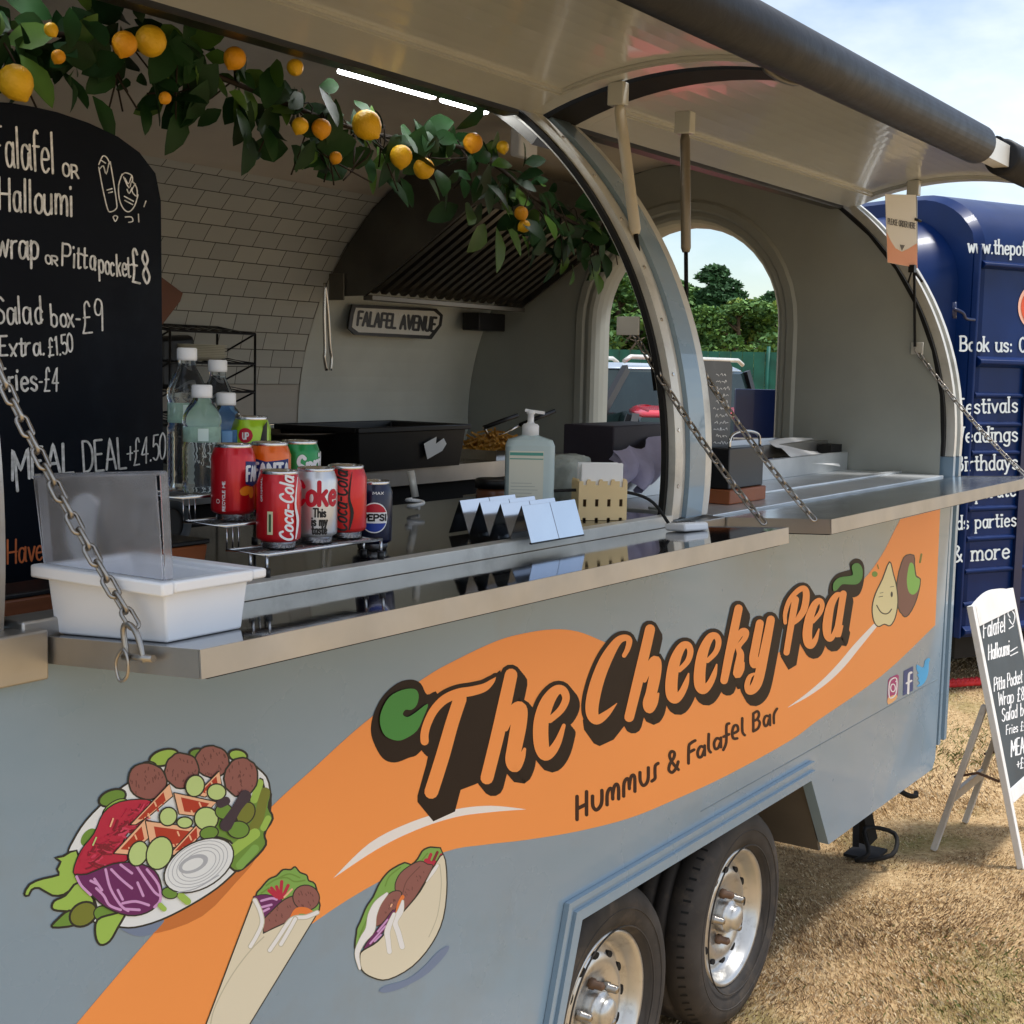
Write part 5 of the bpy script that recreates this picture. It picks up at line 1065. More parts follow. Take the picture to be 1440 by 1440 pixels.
nx_, ny_ = math.sin(rot), -math.cos(rot)   # outward normal of the broad face
sg = 1 if (nx_*(CAM[0]-sx_)+ny_*(CAM[1]-sy_)) > 0 else -1
LM = lambda a, z, e=0.0: (a*math.cos(rot)+sg*nx_*(hd+.0006+e), a*math.sin(rot)+sg*ny_*(hd+.0006+e), z)
mb = MB(); fill(mb, [(-.044, .012), (.026, .012), (.026, zt-.028), (-.044, zt-.028)], LM); mb.build('label_sheet', flat('cream_label', (222, 222, 206)), SAN, fix=False)
mb = MB()
for i in range(9): ribbon(mb, [(-.040, .02+i*.0068), (.015-.006*(i % 3), .02+i*.0068)], .0007, LM, .0004, caps=False)
ribbon(mb, [(-.043, zt-.034), (.025, zt-.034)], .006, LM, .0004, 1, caps=False); ribbon(mb, [(-.043, zt-.044), (.025, zt-.044)], .002, LM, .0004, 1, caps=False); ribbon(mb, [(-.01, .040), (.020, .040)], .003, LM, .0005, 1, caps=False)
mb.build('label_print', [flat('grey_print', (150, 156, 150)), flat('teal_print', (80, 160, 146))], SAN, fix=False)

# jar with dark lid
q = onZ(672, 706, WT); JR = thing('lidded_jar', (q[0]-.02, q[1]-.06, WT), 'amber jar with black screw lid behind the taco holders', 'jar'); mb = MB(); mb.lathe([(.040, 0), (.043, .004), (.043, .032), (.040, .038)], (0, 0, 0), 28); mb.build('jar_body', mat('amber_jar', (120, 74, 48), .25), JR); mb = MB(); mb.lathe([(.045, .038), (.0455, .056), (.042, .059), (.0001, .059)], (0, 0, 0), 28); mb.build('screw_lid', BLACK, JR)

# slotted plywood napkin box and its bags
PLY = mat('pale_plywood', (232, 204, 152), .55, var=.05, vs=8); NBR = R(-42)
bxo = np.array((float(onY(842, 715, .085)[0]), .085, WT+.0004)); NB = thing('napkin_box', bxo, 'pale plywood napkin box with square slots and wavy top edge', 'napkin box', rz=NBR)
def slotted(fmap0, fmap1, w_):
    mb = MB(); hh = .080; n_ = 4; cw = w_/n_; rows = [(0, .004), (.016, .014)]
    segs = []
    for i in range(n_):
        u0 = i*cw; s0, s1 = u0+cw*.36, u0+cw*.64
        segs += [(u0, s0, 0, hh), (s1, u0+cw, 0, hh), (s0, s1, .005, .028), (s0, s1, .043, hh-.012 if i == 3 else hh-.008)]
    for (ua, ub, za, zb_) in segs: mb.hexa([fmap0(ua, za), fmap0(ub, za), fmap1(ub, za), fmap1(ua, za), fmap0(ua, zb_), fmap0(ub, zb_), fmap1(ub, zb_), fmap1(ua, zb_)])
    for i in range(n_):
        pts = [(i*cw+cw*.64, hh), (i*cw+cw*.82, hh+.004), (i*cw+cw, hh), (i*cw+cw*1.18, hh+.004) if i < n_-1 else (i*cw+cw, hh)]
        mb.extr([(i*cw+cw*.66, hh+.0002), (i*cw+cw*.98, hh+.0002), (i*cw+cw*.9, hh+.004), (i*cw+cw*.74, hh+.004)], fmap0, fmap1)
    return mb
wbx = .104; wd2 = .052
for yy in (0, wd2-.004): slotted(lambda u, z: (-wbx/2+u, -wd2/2+yy, z), lambda u, z: (-wbx/2+u, -wd2/2+yy+.004, z), wbx).build('slotted_side', PLY, NB)
for xx in (-wbx/2, wbx/2-.004): slotted(lambda u, z: (xx, -wd2/2+.0042+u, z), lambda u, z: (xx+.004, -wd2/2+.0042+u, z), wd2-.0085).build('slotted_side', PLY, NB)
def blob(loc, size, seed, name, label, cat, m_, amp=.25, squash=1, part='bag', lo=0):
    r_ = thing(name, loc, label, cat); bm = bmesh.new(); bmesh.ops.create_icosphere(bm, subdivisions=4, radius=1); rr2 = random.Random(seed); ph = [(rr2.uniform(2, 6), rr2.uniform(2, 6), rr2.uniform(2, 6), rr2.uniform(0, 6)) for _ in range(6)]
    for v in bm.verts:
        d_ = v.co.normalized(); s_ = 1+amp*sum(abs(math.sin(d_.x*a1+d_.y*a2+d_.z*a3+a4)) for a1, a2, a3, a4 in ph)/6-amp*.5
        q = Vector((abs(d_.x)**.6*math.copysign(1, d_.x), abs(d_.y)**.6*math.copysign(1, d_.y), abs(d_.z)**.6*math.copysign(1, d_.z)))*s_*.8
        v.co = Vector((q.x*size[0]/2, q.y*size[1]/2, max(0, q.z*size[2]/2+size[2]/2)))
    me_ = bpy.data.meshes.new(part); bm.to_mesh(me_); bm.free(); me_.materials.append(m_)
    for p_ in me_.polygons: p_.use_smooth = True
    o_ = bpy.data.objects.new(part, me_); COL.objects.link(o_); o_.parent = r_; return r_
BAGC = mat('clear_film_bag', (214, 222, 216), .25, var=.1, vs=18, bump=.4, bs=18, trans=.35, ior=1.2); PAPER = mat('white_paper', (240, 240, 238), .8, var=.03); CLOTH = mat('lilac_grey_cloth', (176, 170, 196), .85, var=.06, bump=.3, bs=30)
mb = MB(); mb.box((-wbx/2+.0045, -wd2/2+.0105, .001), (wbx/2-.0045, wd2/2-.0045, .056)); mb.build('slot_shade_block', mat('slot_shade_brown', (92, 66, 40), .7), NB)  # added block; its dark brown stands for the shade inside the slots
NP = thing('napkin_stack', bxo+np.array((0, 0, .0565)), 'stack of white paper napkins standing in the plywood box', 'napkins', rz=NBR); mb = MB()
for i in range(5): mb.box((-.046+.002*(i % 3), -.0205+i*.0082, 0), (.044-.0025*(i % 2), -.0135+i*.0082, .060-.005*(i % 3)))
mb.build('napkins', PAPER, NP, bevel=.002)
q = onY(808, 668, .25); blob((q[0], .26, WT+.0), (.10, .10, .125), 4, 'film_bag', 'clear film bag of napkins between the blue bottle and the plywood box', 'bag', BAGC, .5)
# dark carton with lilac cloth, next to the middle hatch frame
q = onZ(900, 705, WT); CT = thing('dark_carton', (3.05, .42, WT), 'plum black carton behind the plywood box beside the middle frame', 'carton'); mb = MB()
xa, xb = float(onY(862, 650, .40)[0]), float(onY(950, 650, .40)[0]); zc = float(onY(890, 598, .40)[2])
mb.box((xa, .40, WT), (xb, .55, zc)); mb.build('carton', mat('plum_carton', (52, 46, 56), .6, var=.06), CT, origin=CT.location, bevel=.004)
mb = MB(); gx = np.linspace(0, 1, 15); vs = []
top = smooth([onY(px, py, yy) for px, py, yy in ((856, 646, .385), (866, 632, .37), (882, 630, .36), (900, 628, .37), (915, 618, .385), (940, 606, .39))], 4)
bot = smooth([onY(px, py, yy) for px, py, yy in ((862, 668, .35), (868, 676, .33), (884, 676, .34), (896, 690, .31), (908, 684, .34), (916, 652, .38))], 4)
nn_ = len(top); vs = []
for i in range(nn_):
    for j in range(9):
        v_ = j/8; p_ = top[i]*(1-v_)+bot[i]*v_; vs.append((p_[0], p_[1]-.018*math.sin(1.1*i+2*v_)*(.4+v_)-.03*math.sin(math.pi*v_), p_[2]+.006*math.sin(.9*i)))
mb.add(vs, [(i*9+j, i*9+j+1, (i+1)*9+j+1, (i+1)*9+j) for i in range(nn_-1) for j in range(8)], 0, True)
CL_ = thing('folded_cloth', (xa+.05, .36, WT), 'crumpled lilac grey cloth hanging in front of the plum carton', 'cloth'); mb.build('cloth', CLOTH, CL_, origin=CL_.location, fix=False)
# card reader with its lead
cr_ = np.array((2.585, -.085, 0)); cr_[2] = FL1(0, .085, 0)[2]+.001
for _ in range(5):
    d_ = cr_+np.array((0, 0, .012))-CAM; zz = d_@fw; ux = 720+FPX*(d_@rt)/zz; cr_[0] += (966-ux)*zz/FPX/rt[0]
CR = thing('power_block', cr_, 'white power block with dark sockets on the flap at the foot of the middle frame', 'socket block'); CR.rotation_euler = (-.067, 0, R(-20))
mb = MB(); mb.box((-.034, -.03, 0), (.034, .03, .017)); mb.build('case', WHITEP, CR, bevel=.005)
for i in range(3): mb = MB(); mb.box((-.026+i*.019, .0, .0172), (-.013+i*.019, .018, .0186)); mb.build('socket', BLACK, CR)
q = cr_; LD = thing('black_lead', q, 'black lead looping from the worktop down to the white power block', 'cable'); mb = MB(); mb.tube(smooth([(q[0]-.02, q[1]+.03, q[2]+.012), (q[0]-.02, q[1]+.08, q[2]+.06), (q[0]-.06, q[1]+.15, q[2]+.075), (q[0]-.16, q[1]+.26, q[2]+.07), (q[0]-.2, q[1]+.36, q[2]+.03)], 6), .0035, 8); mb.build('lead', RUBBER, LD, origin=q)
# white plug lead left of the taco holders
q = onZ(578, 716, WT); PL = thing('white_plug', (q[0]-.05, q[1]-.05, WT), 'coiled white lead and plug on the worktop left of the taco holders', 'cable'); mb = MB(); mb.tube(smooth([(.014*math.cos(a)*(1+.08*a), .014*math.sin(a), .008+.0022*a) for a in np.linspace(0, 10, 22)], 3), .004, 8); mb.build('lead', WHITEP, PL); mb = MB(); mb.tube([(.025, .02, .03), (.02, .03, .085)], .008, 10); mb.build('plug', ALU, PL)

# second chalk menu standing behind the middle frame
q = onX(1000, 690, 3.12); m2 = np.array((3.13, .17, 1.3395)); MN = thing('small_chalkboard', m2, 'narrow chalkboard with faded writing standing behind the middle frame', 'chalkboard'); xq = 3.13
zt_ = float(onY(1020, 508, .17)[2]); xA, xB = float(onY(985, 600, .17)[0]), float(onY(1027, 600, .17)[0])
mb = MB(); mb.extr([(xA, 1.3395), (xB, 1.3395), (xB, zt_-.015), (xB-.015, zt_), (xA, zt_)], lambda x, z: (x, .17, z), lambda x, z: (x, .178, z)); mb.build('board', mat('worn_slate', (84, 88, 92), .5, var=.12, vs=5, dirt=(120, 124, 128), ds=5), MN, origin=m2)
mb = MB(); SM = lambda px, py, e=0.0: (lambda p_: (p_[0], .1692-e, p_[2]))(onY(px, py, .17)); rr2 = random.Random(2)
for i in range(17):
    yy = 528+i*9.6; xx = 1003+rr2.uniform(0, 4)
    while xx < 1022:
        L_ = rr2.uniform(1.5, 4); stroke(mb, [(xx, yy+rr2.uniform(-2, 1)), (xx+L_*.5, yy-rr2.uniform(1, 4)), (xx+L_, yy+rr2.uniform(-1, 1))], 1.0, SM, 0, n=3); xx += L_+rr2.uniform(.6, 3)
mb.build('chalk_marks', CH, MN, origin=m2, fix=False)
xA, xB = float(onY(1003, 690, .14)[0]), float(onY(1052, 690, .14)[0]); bo2 = np.array(((xA+xB)/2, .16, 1.339)); BB = thing('leaflet_box', bo2, 'black leaflet box with an orange wooden foot beside the narrow chalkboard', 'box'); zt_ = float(onY(1050, 626, .14)[2])
mb = MB(); mb.box((xA, .10, 1.375), (xB, .155, zt_)); mb.build('box', BLACK, BB, origin=bo2, bevel=.003); mb = MB(); mb.box((xA-.01, .09, 1.339), (xB, .155, 1.3745)); mb.build('wooden_foot', WOODO, BB, origin=bo2, bevel=.003)
mb = MB(); mb.tube(smooth([(xA+.02, .11, zt_), (xA+.03, .11, zt_+.03), ((xA+xB)/2, .11, zt_+.04), (xB-.02, .11, zt_+.03), (xB-.005, .11, zt_)], 5), .004, 8); mb.build('wire_loop', STEEL, BB, origin=bo2)
# white paper lying over the steel ledge
SH = thing('paper_sheet', (3.6, .40, 1.437), 'creased white paper sheet lying on the steel ledge below the window', 'paper'); mb = MB(); vs = []
pa, pb, pc, pd = onY(1075, 622, .44), onY(1150, 612, .50), onY(1182, 657, .34), onY(1110, 640, .36)
for i in range(9):
    for j in range(7):
        u, v_ = i/8, j/6; p_ = (pa*(1-u)+pb*u)*(1-v_)+(pd*(1-u)+pc*u)*v_; vs.append(p_+np.array((0, 0, .006*math.sin(5*u+3*v_)+.004*math.sin(11*v_))))
mb.add(vs, [(i*7+j, i*7+j+1, (i+1)*7+j+1, (i+1)*7+j) for i in range(8) for j in range(6)], 0, True); mb.build('sheet', PAPER, SH, origin=(3.6, .40, 1.437), fix=False)

# ------------------------------------------------------------------ back of the kitchen
ZBK = 1.3347
ck = np.array((0, 1.52, ZBK)); xa, xb = float(onY(500, 640, 1.37)[0]), float(onY(652, 630, 1.37)[0]); zt_ = float(onY(580, 600, 1.37)[2]); ck[0] = (xa+xb)/2
CK = thing('black_crate', ck, 'black plastic crate with torn white sticker on the back worktop', 'crate'); w_ = (xb-xa)/2; hh = zt_-ZBK; dpt = .16
mb = MB()
def ring4(w_, d_, z): return [(-w_, -d_, z), (w_, -d_, z), (w_, d_, z), (-w_, d_, z)]
lv = [ring4(w_*.93, dpt*.93, 0), ring4(w_, dpt, hh), ring4(w_-.012, dpt-.012, hh), ring4(w_*.93-.012, dpt*.93-.012, .01)]
for a, b_ in zip(lv, lv[1:]): mb.add(a+b_, [(i, (i+1) % 4, 4+(i+1) % 4, 4+i) for i in range(4)])
mb.add(lv[0], [(3, 2, 1, 0)]); mb.add(lv[-1], [(0, 1, 2, 3)]); mb.build('crate_body', BLACK, CK, bevel=.003)
mb = MB(); mb.box((-w_-.012, -dpt-.012, hh-.014), (w_+.012, -dpt+.0, hh+.003)); mb.box((-w_-.012, dpt, hh-.014), (w_+.012, dpt+.012, hh+.003)); mb.box((-w_-.012, -dpt+.0005, hh-.014), (-w_, dpt-.0005, hh+.003)); mb.box((w_, -dpt+.0005, hh-.014), (w_+.012, dpt-.0005, hh+.003)); mb.build('crate_rim', BLACK, CK, bevel=.003)
mb = MB(); CM = lambda px, py, e=0.0: (lambda p_: (p_[0]-ck[0], p_[1]-ck[1], p_[2]-ZBK))(onY(px, py, 1.52-dpt-.004)); fill(mb, [(596, 624), (614, 614), (613, 624), (624, 616), (628, 624), (622, 634), (601, 646)], CM); mb.build('torn_sticker', PAPER, CK, fix=False)
FRY = mat('golden_fries', (206, 150, 58), .55, var=.15, vs=30)
xa, xb = float(onY(668, 640, 1.5)[0]), float(onY(745, 630, 1.5)[0]); fr = np.array(((xa+xb)/2, 1.54, ZBK)); FT = thing('steel_tray', fr, 'shallow steel tray on the back worktop right of the black crate', 'tray'); mb = MB(); w_ = (xb-xa)/2
lv = [ring4(w_*.92, .12, 0), ring4(w_, .13, .035), ring4(w_-.004, .126, .035), ring4(w_*.9, .115, .006)]
for a, b_ in zip(lv, lv[1:]): mb.add(a+b_, [(i, (i+1) % 4, 4+(i+1) % 4, 4+i) for i in range(4)])
mb.add(lv[0], [(3, 2, 1, 0)]); mb.add(lv[-1], [(0, 1, 2, 3)]); mb.build('tray', STEEL, FT, bevel=.002)
FP = thing('fries_heap', fr+np.array((0, 0, .008)), 'heap of golden fries in the steel tray', 'fries'); mb = MB(); rr2 = random.Random(8)
for i in range(170):
    a = rr2.uniform(0, 6.28); r_ = rr2.random()**.5; c = np.array((w_*.85*r_*math.cos(a), .10*r_*math.sin(a), .012+.075*(1-r_*r_)*rr2.random()+.01)); d_ = np.array((rr2.uniform(-1, 1), rr2.uniform(-1, 1), rr2.uniform(-.5, .7))); d_ /= np.linalg.norm(d_); l_ = rr2.uniform(.02, .04); mb.bar(c-d_*l_, c+d_*l_, .007, .007)
fo = mb.build('fries', FRY, FP); fo['kind'] = 'stuff'
for (pa, pb, nm) in (((664, 607), (728, 584), 'black handle slanting out of the fries, left one'), ((715, 604), (780, 578), 'black handle slanting out of the fries, right one behind the pump')):
    A_, B_ = onY(*pa, 1.5), onY(*pb, 1.42); hd = thing('ladle', A_, nm, 'ladle', 'ladles in the fries tray'); mb = MB(); mb.tube([A_+(B_-A_)*.25, B_], .008, 10); mb.build('handle', BLACK, hd, origin=A_); mb = MB(); mb.tube([fr+np.array((-.02, 0, .06)), A_+(B_-A_)*.25], .005, 8); mb.build('shaft', STEEL, hd, origin=A_)
# bowls and pans left of the crate
xa = float(onY(430, 620, 1.55)[0]); BWL = thing('mixing_bowl', (xa, 1.62, ZBK), 'wide dark steel mixing bowl behind the drinks cans', 'bowl'); mb = MB(); mb.lathe([(.06, 0), (.07, .003), (.12, .05), (.165, .11), (.172, .112), (.172, .118), (.160, .115), (.11, .05), (.06, .008), (.0001, .006)], (0, 0, 0), 36, caps=False); mb.build('bowl', mat('dark_bowl_steel', (104, 98, 92), .28, .9), BWL, fix=False)
GR = thing('griddle', (xa+.16, 1.60, ZBK), 'black griddle plate with raised back beside the mixing bowl', 'griddle'); mb = MB(); mb.box((-.12, -.17, 0), (.05, .17, .05)); mb.box((-.12, .171, 0), (.05, .19, .09)); mb.build('griddle_body', BLACK, GR, bevel=.004)
for i in range(3): mb = MB(); mb.lathe([(.010, -.19), (.011, -.1705)], (-.09+i*.05, 0, .028), 14, 1); mb.build('knob', STEEL, GR)
# wire shelf with plates, dark shelf stack
xa, xb, zA, zB = float(onY(232, 465, 1.7)[0]), float(onY(352, 470, 1.7)[0]), 1.485, 1.745; ws = np.array(((xa+xb)/2, 1.75, ZBK)); WS = thing('wire_shelf_unit', ws, 'black wire shelf unit with sloping tiers in front of the tiles', 'wire shelf'); mb = MB(); yF, yB2 = 1.68, 1.84
for zz in (ZBK+.03, 1.485, 1.57, 1.655, 1.745):
    mb.tube([(xa, yF, zz), (xb, yF, zz), (xb, yB2, zz+.02), (xa, yB2, zz+.02)], .004, 6, closed=True)
    for i in range(1, 8): x_ = xa+(xb-xa)*i/8; mb.tube([(x_, yF, zz), (x_, yB2, zz+.02)], .0018, 5)
for x_ in (xa, xb):
    for y_ in (yF, yB2): mb.tube([(x_, y_, ZBK), (x_, y_, 1.745)], .004, 6)
    for za_, zb_ in ((1.485, 1.57), (1.57, 1.655), (1.655, 1.745)): mb.tube([(x_, yF, zb_), (x_, yB2, za_+.02)], .003, 6)
mb.build('wire_frame', BLACK, WS, origin=ws)
pl = thing('plate_stack', (xb-.16, 1.76, 1.66), 'stack of cream paper plates on the black wire shelf unit', 'plates'); mb = MB()
for i in range(8): mb.lathe([(.05, i*.005), (.07, .004+i*.005), (.10, .012+i*.005), (.10, .014+i*.005), (.069, .006+i*.005), (.0001, .003+i*.005)], (0, 0, 0), 28, caps=False, sy=.7)
mb.build('plates', mat('cream_plates', (196, 190, 170), .6), pl, fix=False)
dk = thing('dark_bag', (xa+.11, 1.78, 1.577), 'black bag stuffed in the wire shelf unit behind the bottles', 'bag'); mb = MB(); mb.hexa([(-.10, -.05, 0), (.06, -.05, 0), (.06, .04, 0), (-.10, .04, 0), (-.085, -.035, .15), (.05, -.035, .16), (.05, .03, .16), (-.085, .03, .15)]); mb.build('bag', BLACK, dk, bevel=.015)
dk2 = thing('dark_box', ((xa+xb)/2-.05, 1.76, ZBK+.034), 'black box low in the wire shelf unit behind the bottles', 'box'); mb = MB(); mb.box((-.15, -.06, 0), (.12, .06, .11)); mb.build('box', BLACK, dk2, bevel=.008)
cbp = [onY(px, py, 1.78) for px, py in ((205, 378), (222, 385), (258, 412), (254, 424), (228, 458), (205, 470))]; CBB = thing('chopping_board', cbp[2], 'brown wooden chopping board corner hanging behind the chalkboard', 'chopping board'); mb = MB(); mb.extr([(p_[0], p_[2]) for p_ in cbp], lambda x, z: (x, 1.78, z), lambda x, z: (x, 1.80, z)); mb.build('board', mat('dark_board_wood', (110, 62, 34), .5, var=.12, vs=6), CBB, origin=cbp[2], bevel=.003)
# tongs hanging from the hood
t0, t1 = onY(457, 398, 1.72), onY(462, 521, 1.72); TG = thing('hanging_tongs', t0, 'steel tongs hanging from the corner of the extractor hood', 'tongs'); mb = MB()
for s_ in (-1, 1): mb.tube(smooth([t0, t0+(t1-t0)*.35+np.array((s_*.010, 0, 0)), t0+(t1-t0)*.75+np.array((s_*.013, 0, 0)), t0+(t1-t0)*.85+np.array((s_*.018, 0, 0)), t1+np.array((s_*.010, 0, 0))], 4), .0055, 8)
mb.build('tong_arms', STEEL, TG, origin=t0)
# street-style sign on the back wall
sy = 1.838; sq = [onY(px, py, sy) for px, py in ((490, 432), (624, 440), (617, 478), (487, 470))]; so_ = sum(sq)/4; SG = thing('street_sign', so_, 'white street sign reading FALAFEL AVENUE with black border, below the hood', 'sign')
SGM = lambda px, py, e=0.0: (lambda p_: (p_[0], sy-e, p_[2]))(onY(px, py, sy))
oc = [(496, 428), (614, 434), (623, 443), (621, 458), (607, 477), (500, 471), (490, 462), (493, 440)]
mb = MB(); mb.extr([tuple(np.array(SGM(*p_))[[0, 2]]) for p_ in oc], lambda x, z: (x, sy, z), lambda x, z: (x, sy+.008, z)); mb.build('sign_plate', CINK, SG, origin=so_)
mb = MB(); c = np.mean(oc, 0); fill(mb, [tuple(c+(np.array(p_)-c)*np.array((.93, .80))) for p_ in oc], SGM, .001); mb.build('sign_face', flat('sign_white', (214, 212, 204)), SG, origin=so_, fix=False)
mb = MB(); words(mb, 'FALAFEL AVENUE', 502, 457, 611, 466, 19, 3.6, SGM, .002, lean=.12); mb.build('sign_lettering', CINK, SG, origin=so_, fix=False)

# ------------------------------------------------------------------ lemon garland under the hinge rail
LEAFD = mat('dark_lemon_leaf', (32, 62, 32), .48, var=.25, vs=8, spec=.2); LEAFL = mat('light_lemon_leaf', (72, 108, 38), .5, var=.2, vs=8); LEM = mat('lemon_skin', (240, 188, 36), .42, var=.06, vs=14, bump=.25, bs=220); LEMO = mat('orange_lemon_skin', (232, 160, 26), .45, var=.06, vs=14, bump=.25, bs=220); TWIG = mat('dark_twig', (44, 34, 26), .8)
gpx = [(-60, 40), (0, 45), (100, 50), (200, 70), (300, 105), (400, 145), (480, 175), (560, 195), (640, 205), (700, 235), (760, 285), (820, 320), (850, 330)]
gy = [.55]*9+[.60, .66, .72, .75]; gp = [onY(px, py, y_) for (px, py), y_ in zip(gpx, gy)]; gs = smooth(gp, 8); gl = np.array(gs)
go_ = gs[len(gs)//2]; GL = thing('lemon_garland', go_, 'garland of dark green leaves and yellow lemons hanging below the near hatch hinge', 'garland')
mb = MB(); mb.tube(gl, .005, 7); rr2 = random.Random(21)
for i in range(60):
    p_ = gl[rr2.randrange(len(gl))]; mb.tube(smooth([p_, p_+np.array((rr2.uniform(-.05, .05), rr2.uniform(-.03, .03), rr2.uniform(-.06, .03))), p_+np.array((rr2.uniform(-.1, .1), rr2.uniform(-.05, .05), rr2.uniform(-.14, .02)))], 3), .0018, 5)
mb.build('stem', TWIG, GL, origin=go_)
mb = MB()
def leaf(c, d_, up_, L_, W_, m_):
    d_ = d_/np.linalg.norm(d_); s_ = np.cross(d_, up_); s_ /= np.linalg.norm(s_); n_ = np.cross(s_, d_); vs = []; rows = ((0, .05), (.18, .55), (.42, 1), (.68, .85), (.88, .45), (1, .02))
    for t_, w_ in rows:
        m0 = c+d_*L_*t_+n_*((-.18-.14*math.sin(c[0]*90))*L_*t_*t_); vs += [m0-s_*W_*w_+n_*.22*W_*w_, m0, m0+s_*W_*w_+n_*.22*W_*w_]
    mb.add(vs, [(3*i+j, 3*i+j+1, 3*i+j+4, 3*i+j+3) for i in range(5) for j in range(2)], m_, True)
for i in range(400):
    k_ = rr2.random(); j = int(k_*(len(gl)-1)); p_ = gl[j]
    end = k_ > .72
    spread = .085 if not end else .11
    c = p_+np.array((rr2.uniform(-.05, .05), rr2.uniform(-.05, .06), rr2.uniform(-spread, .06 if not end else .05)))
    d_ = np.array((rr2.uniform(-1, 1), rr2.uniform(-.8, .6), rr2.uniform(-1.3, .4))); L_ = rr2.uniform(.04, .095) if not end else rr2.uniform(.045, .085)
    leaf(c, d_, np.array((rr2.uniform(-.4, .4), -1, rr2.uniform(-.2, .8))), L_, L_*rr2.uniform(.24, .34), 1 if rr2.random() < .16 else 0)
for (px, py, L_, a) in ((255, 150, .09, -.3), (330, 125, .09, .2), (345, 118, .08, .1), (130, 135, .085, .6), (698, 320, .11, 0), (682, 315, .09, -.7), (712, 318, .09, .7), (215, 60, .08, 2), (160, 90, .08, -.8), (200, 140, .06, .1)):
    c = onY(px, py, .56 if px < 600 else .62); leaf(c, np.array((math.sin(a), -.2, -math.cos(a))), np.array((.2, -1, .3)), L_, L_*.3, 1 if px in (330, 345, 698, 682, 712, 215) else 0)
mb.build('leaves', [LEAFD, LEAFL], GL, origin=go_, fix=False)
for i, (px, py, rp, col_) in enumerate(((22, 116, 25, 0), (72, 42, 10, 0), (82, 80, 10, 1), (175, 62, 18, 1), (212, 58, 22, 0), (330, 82, 16, 1), (232, 138, 9, 1), (415, 95, 12, 0), (422, 177, 12, 0), (452, 181, 14, 1), (516, 176, 21, 0), (564, 220, 16, 0), (596, 237, 15, 0), (665, 201, 14, 1), (707, 207, 9, 0), (733, 300, 10, 1), (737, 318, 9, 0), (472, 222, 9, 1))):
    y_ = .465+.008*(i % 3)
    if px > 690: y_ = .56
    c = onY(px, py, y_); r_ = rp/FPX*((c-CAM)@fw); mb = MB(); prof = [(.0001, -1.18), (.12, -1.15), (.2, -1.06), (.5, -.88), (.8, -.58), (.97, -.2), (1, .1), (.92, .42), (.72, .72), (.4, .94), (.0001, 1.02)]
    mb.lathe([(a*r_, b_*r_) for a, b_ in prof], (0, 0, 0), 20, caps=False); q = mb.build('lemon', [LEM, LEMO][col_], GL, fix=False); q.location = Vector(c-go_); q.rotation_euler = (rr2.uniform(-.7, .7), rr2.uniform(-.7, .7), 0)

# ------------------------------------------------------------------ hanging PLEASE ORDER HERE sign
hs = [onX(px, py, 4.66) for px, py in ((1245, 272), (1288, 273), (1290, 376), (1248, 369))]
yy0, yy1 = float(onY(1245, 320, .12)[0]), 0
HSM = plane_map((4.66, .15, 2.1), (-.55, -.83, 0)); ho = HSM(1268, 320); HS = thing('hanging_card', ho, 'white and peach order-here card hanging from the far strut', 'sign'); mb = MB(); q = [(1245, 273), (1288, 274), (1290, 377), (1248, 369)]; nrm = np.array((.55, .83, 0))
A8 = [np.array(HSM(*p_)) for p_ in q]; mb.hexa(A8+[p_+nrm*.002 for p_ in A8]); mb.build('card', flat('card_white', (246, 247, 248)), HS, origin=ho)
hz = lambda px, py, e=0.0: HSM(px, py, .0008+e) if (np.array((-.55, -.83, 0))@(CAM-np.array(ho))) > 0 else HSM(px, py, -.0008-e)
mb = MB(); fill(mb, [(1246.6, 326), (1252, 338), (1259, 349), (1268, 354), (1277, 350), (1289.4, 342), (1290, 377), (1248, 369)], hz); mb.build('peach_wave', flat('card_peach', (246, 180, 152)), HS, origin=ho, fix=False)
mb = MB(); words(mb, 'PLEASE ORDER HERE', 1248.5, 315, 1286.5, 322, 8, .95, hz, .0006); fill(mb, [(1265, 344), (1272, 345), (1268, 353)], hz, .0006); mb.build('card_print', flat('card_grey', (112, 112, 116)), HS, origin=ho, fix=False)
mb = MB(); c = HSM(1283, 378); mb.box((c[0]-.012, c[1]-.01, c[2]-.012), (c[0]+.012, c[1]+.01, c[2]+.012)); d1, d2 = HSM(1277, 398), HSM(1297, 396); mb.tube([c, d1], .0035, 6); mb.tube([c, d2], .0045, 6); d3, d4 = HSM(1286, 308), HSM(1295, 311); mb.tube([d3, d4], .005, 6); mb.build('bulldog_clip', BLACK, HS, origin=ho)

# ================================================================== A-BOARD
ax0, ax1, yfF = 4.895, 5.43, -.268
tp = onX(1368, 852, ax0); yfT, zTop = float(tp[1]), float(tp[2]); ab = np.array((5.09, -.11, 0)); AB = thing('a_board', ab, 'white A-frame pavement chalkboard standing on the grass by the blue trailer', 'A-board')
WWOOD = mat('weathered_white_wood', (196, 190, 182), .7, var=.12, vs=5, dirt=(120, 112, 102), ds=7); WPAINT = mat('white_painted_wood', (228, 226, 222), .55, var=.04, dirt=(170, 162, 150), ds=6); SLATE2 = mat('aboard_slate', (58, 68, 74), .55, var=.1, vs=5)
fdir = np.array((0, yfT-yfF, zTop)); fl = np.linalg.norm(fdir); fdir /= fl; fn = np.array((0, -fdir[2], fdir[1]))
FA = lambda x, s, d=0: np.array((x, yfF, 0))+fdir*s+fn*d
def plank(mb, x0, x1, s0, s1, d0, d1, m=0): mb.hexa([FA(x0, s0, d0), FA(x1, s0, d0), FA(x1, s1, d0), FA(x0, s1, d0), FA(x0, s0, d1), FA(x1, s0, d1), FA(x1, s1, d1), FA(x0, s1, d1)], m)
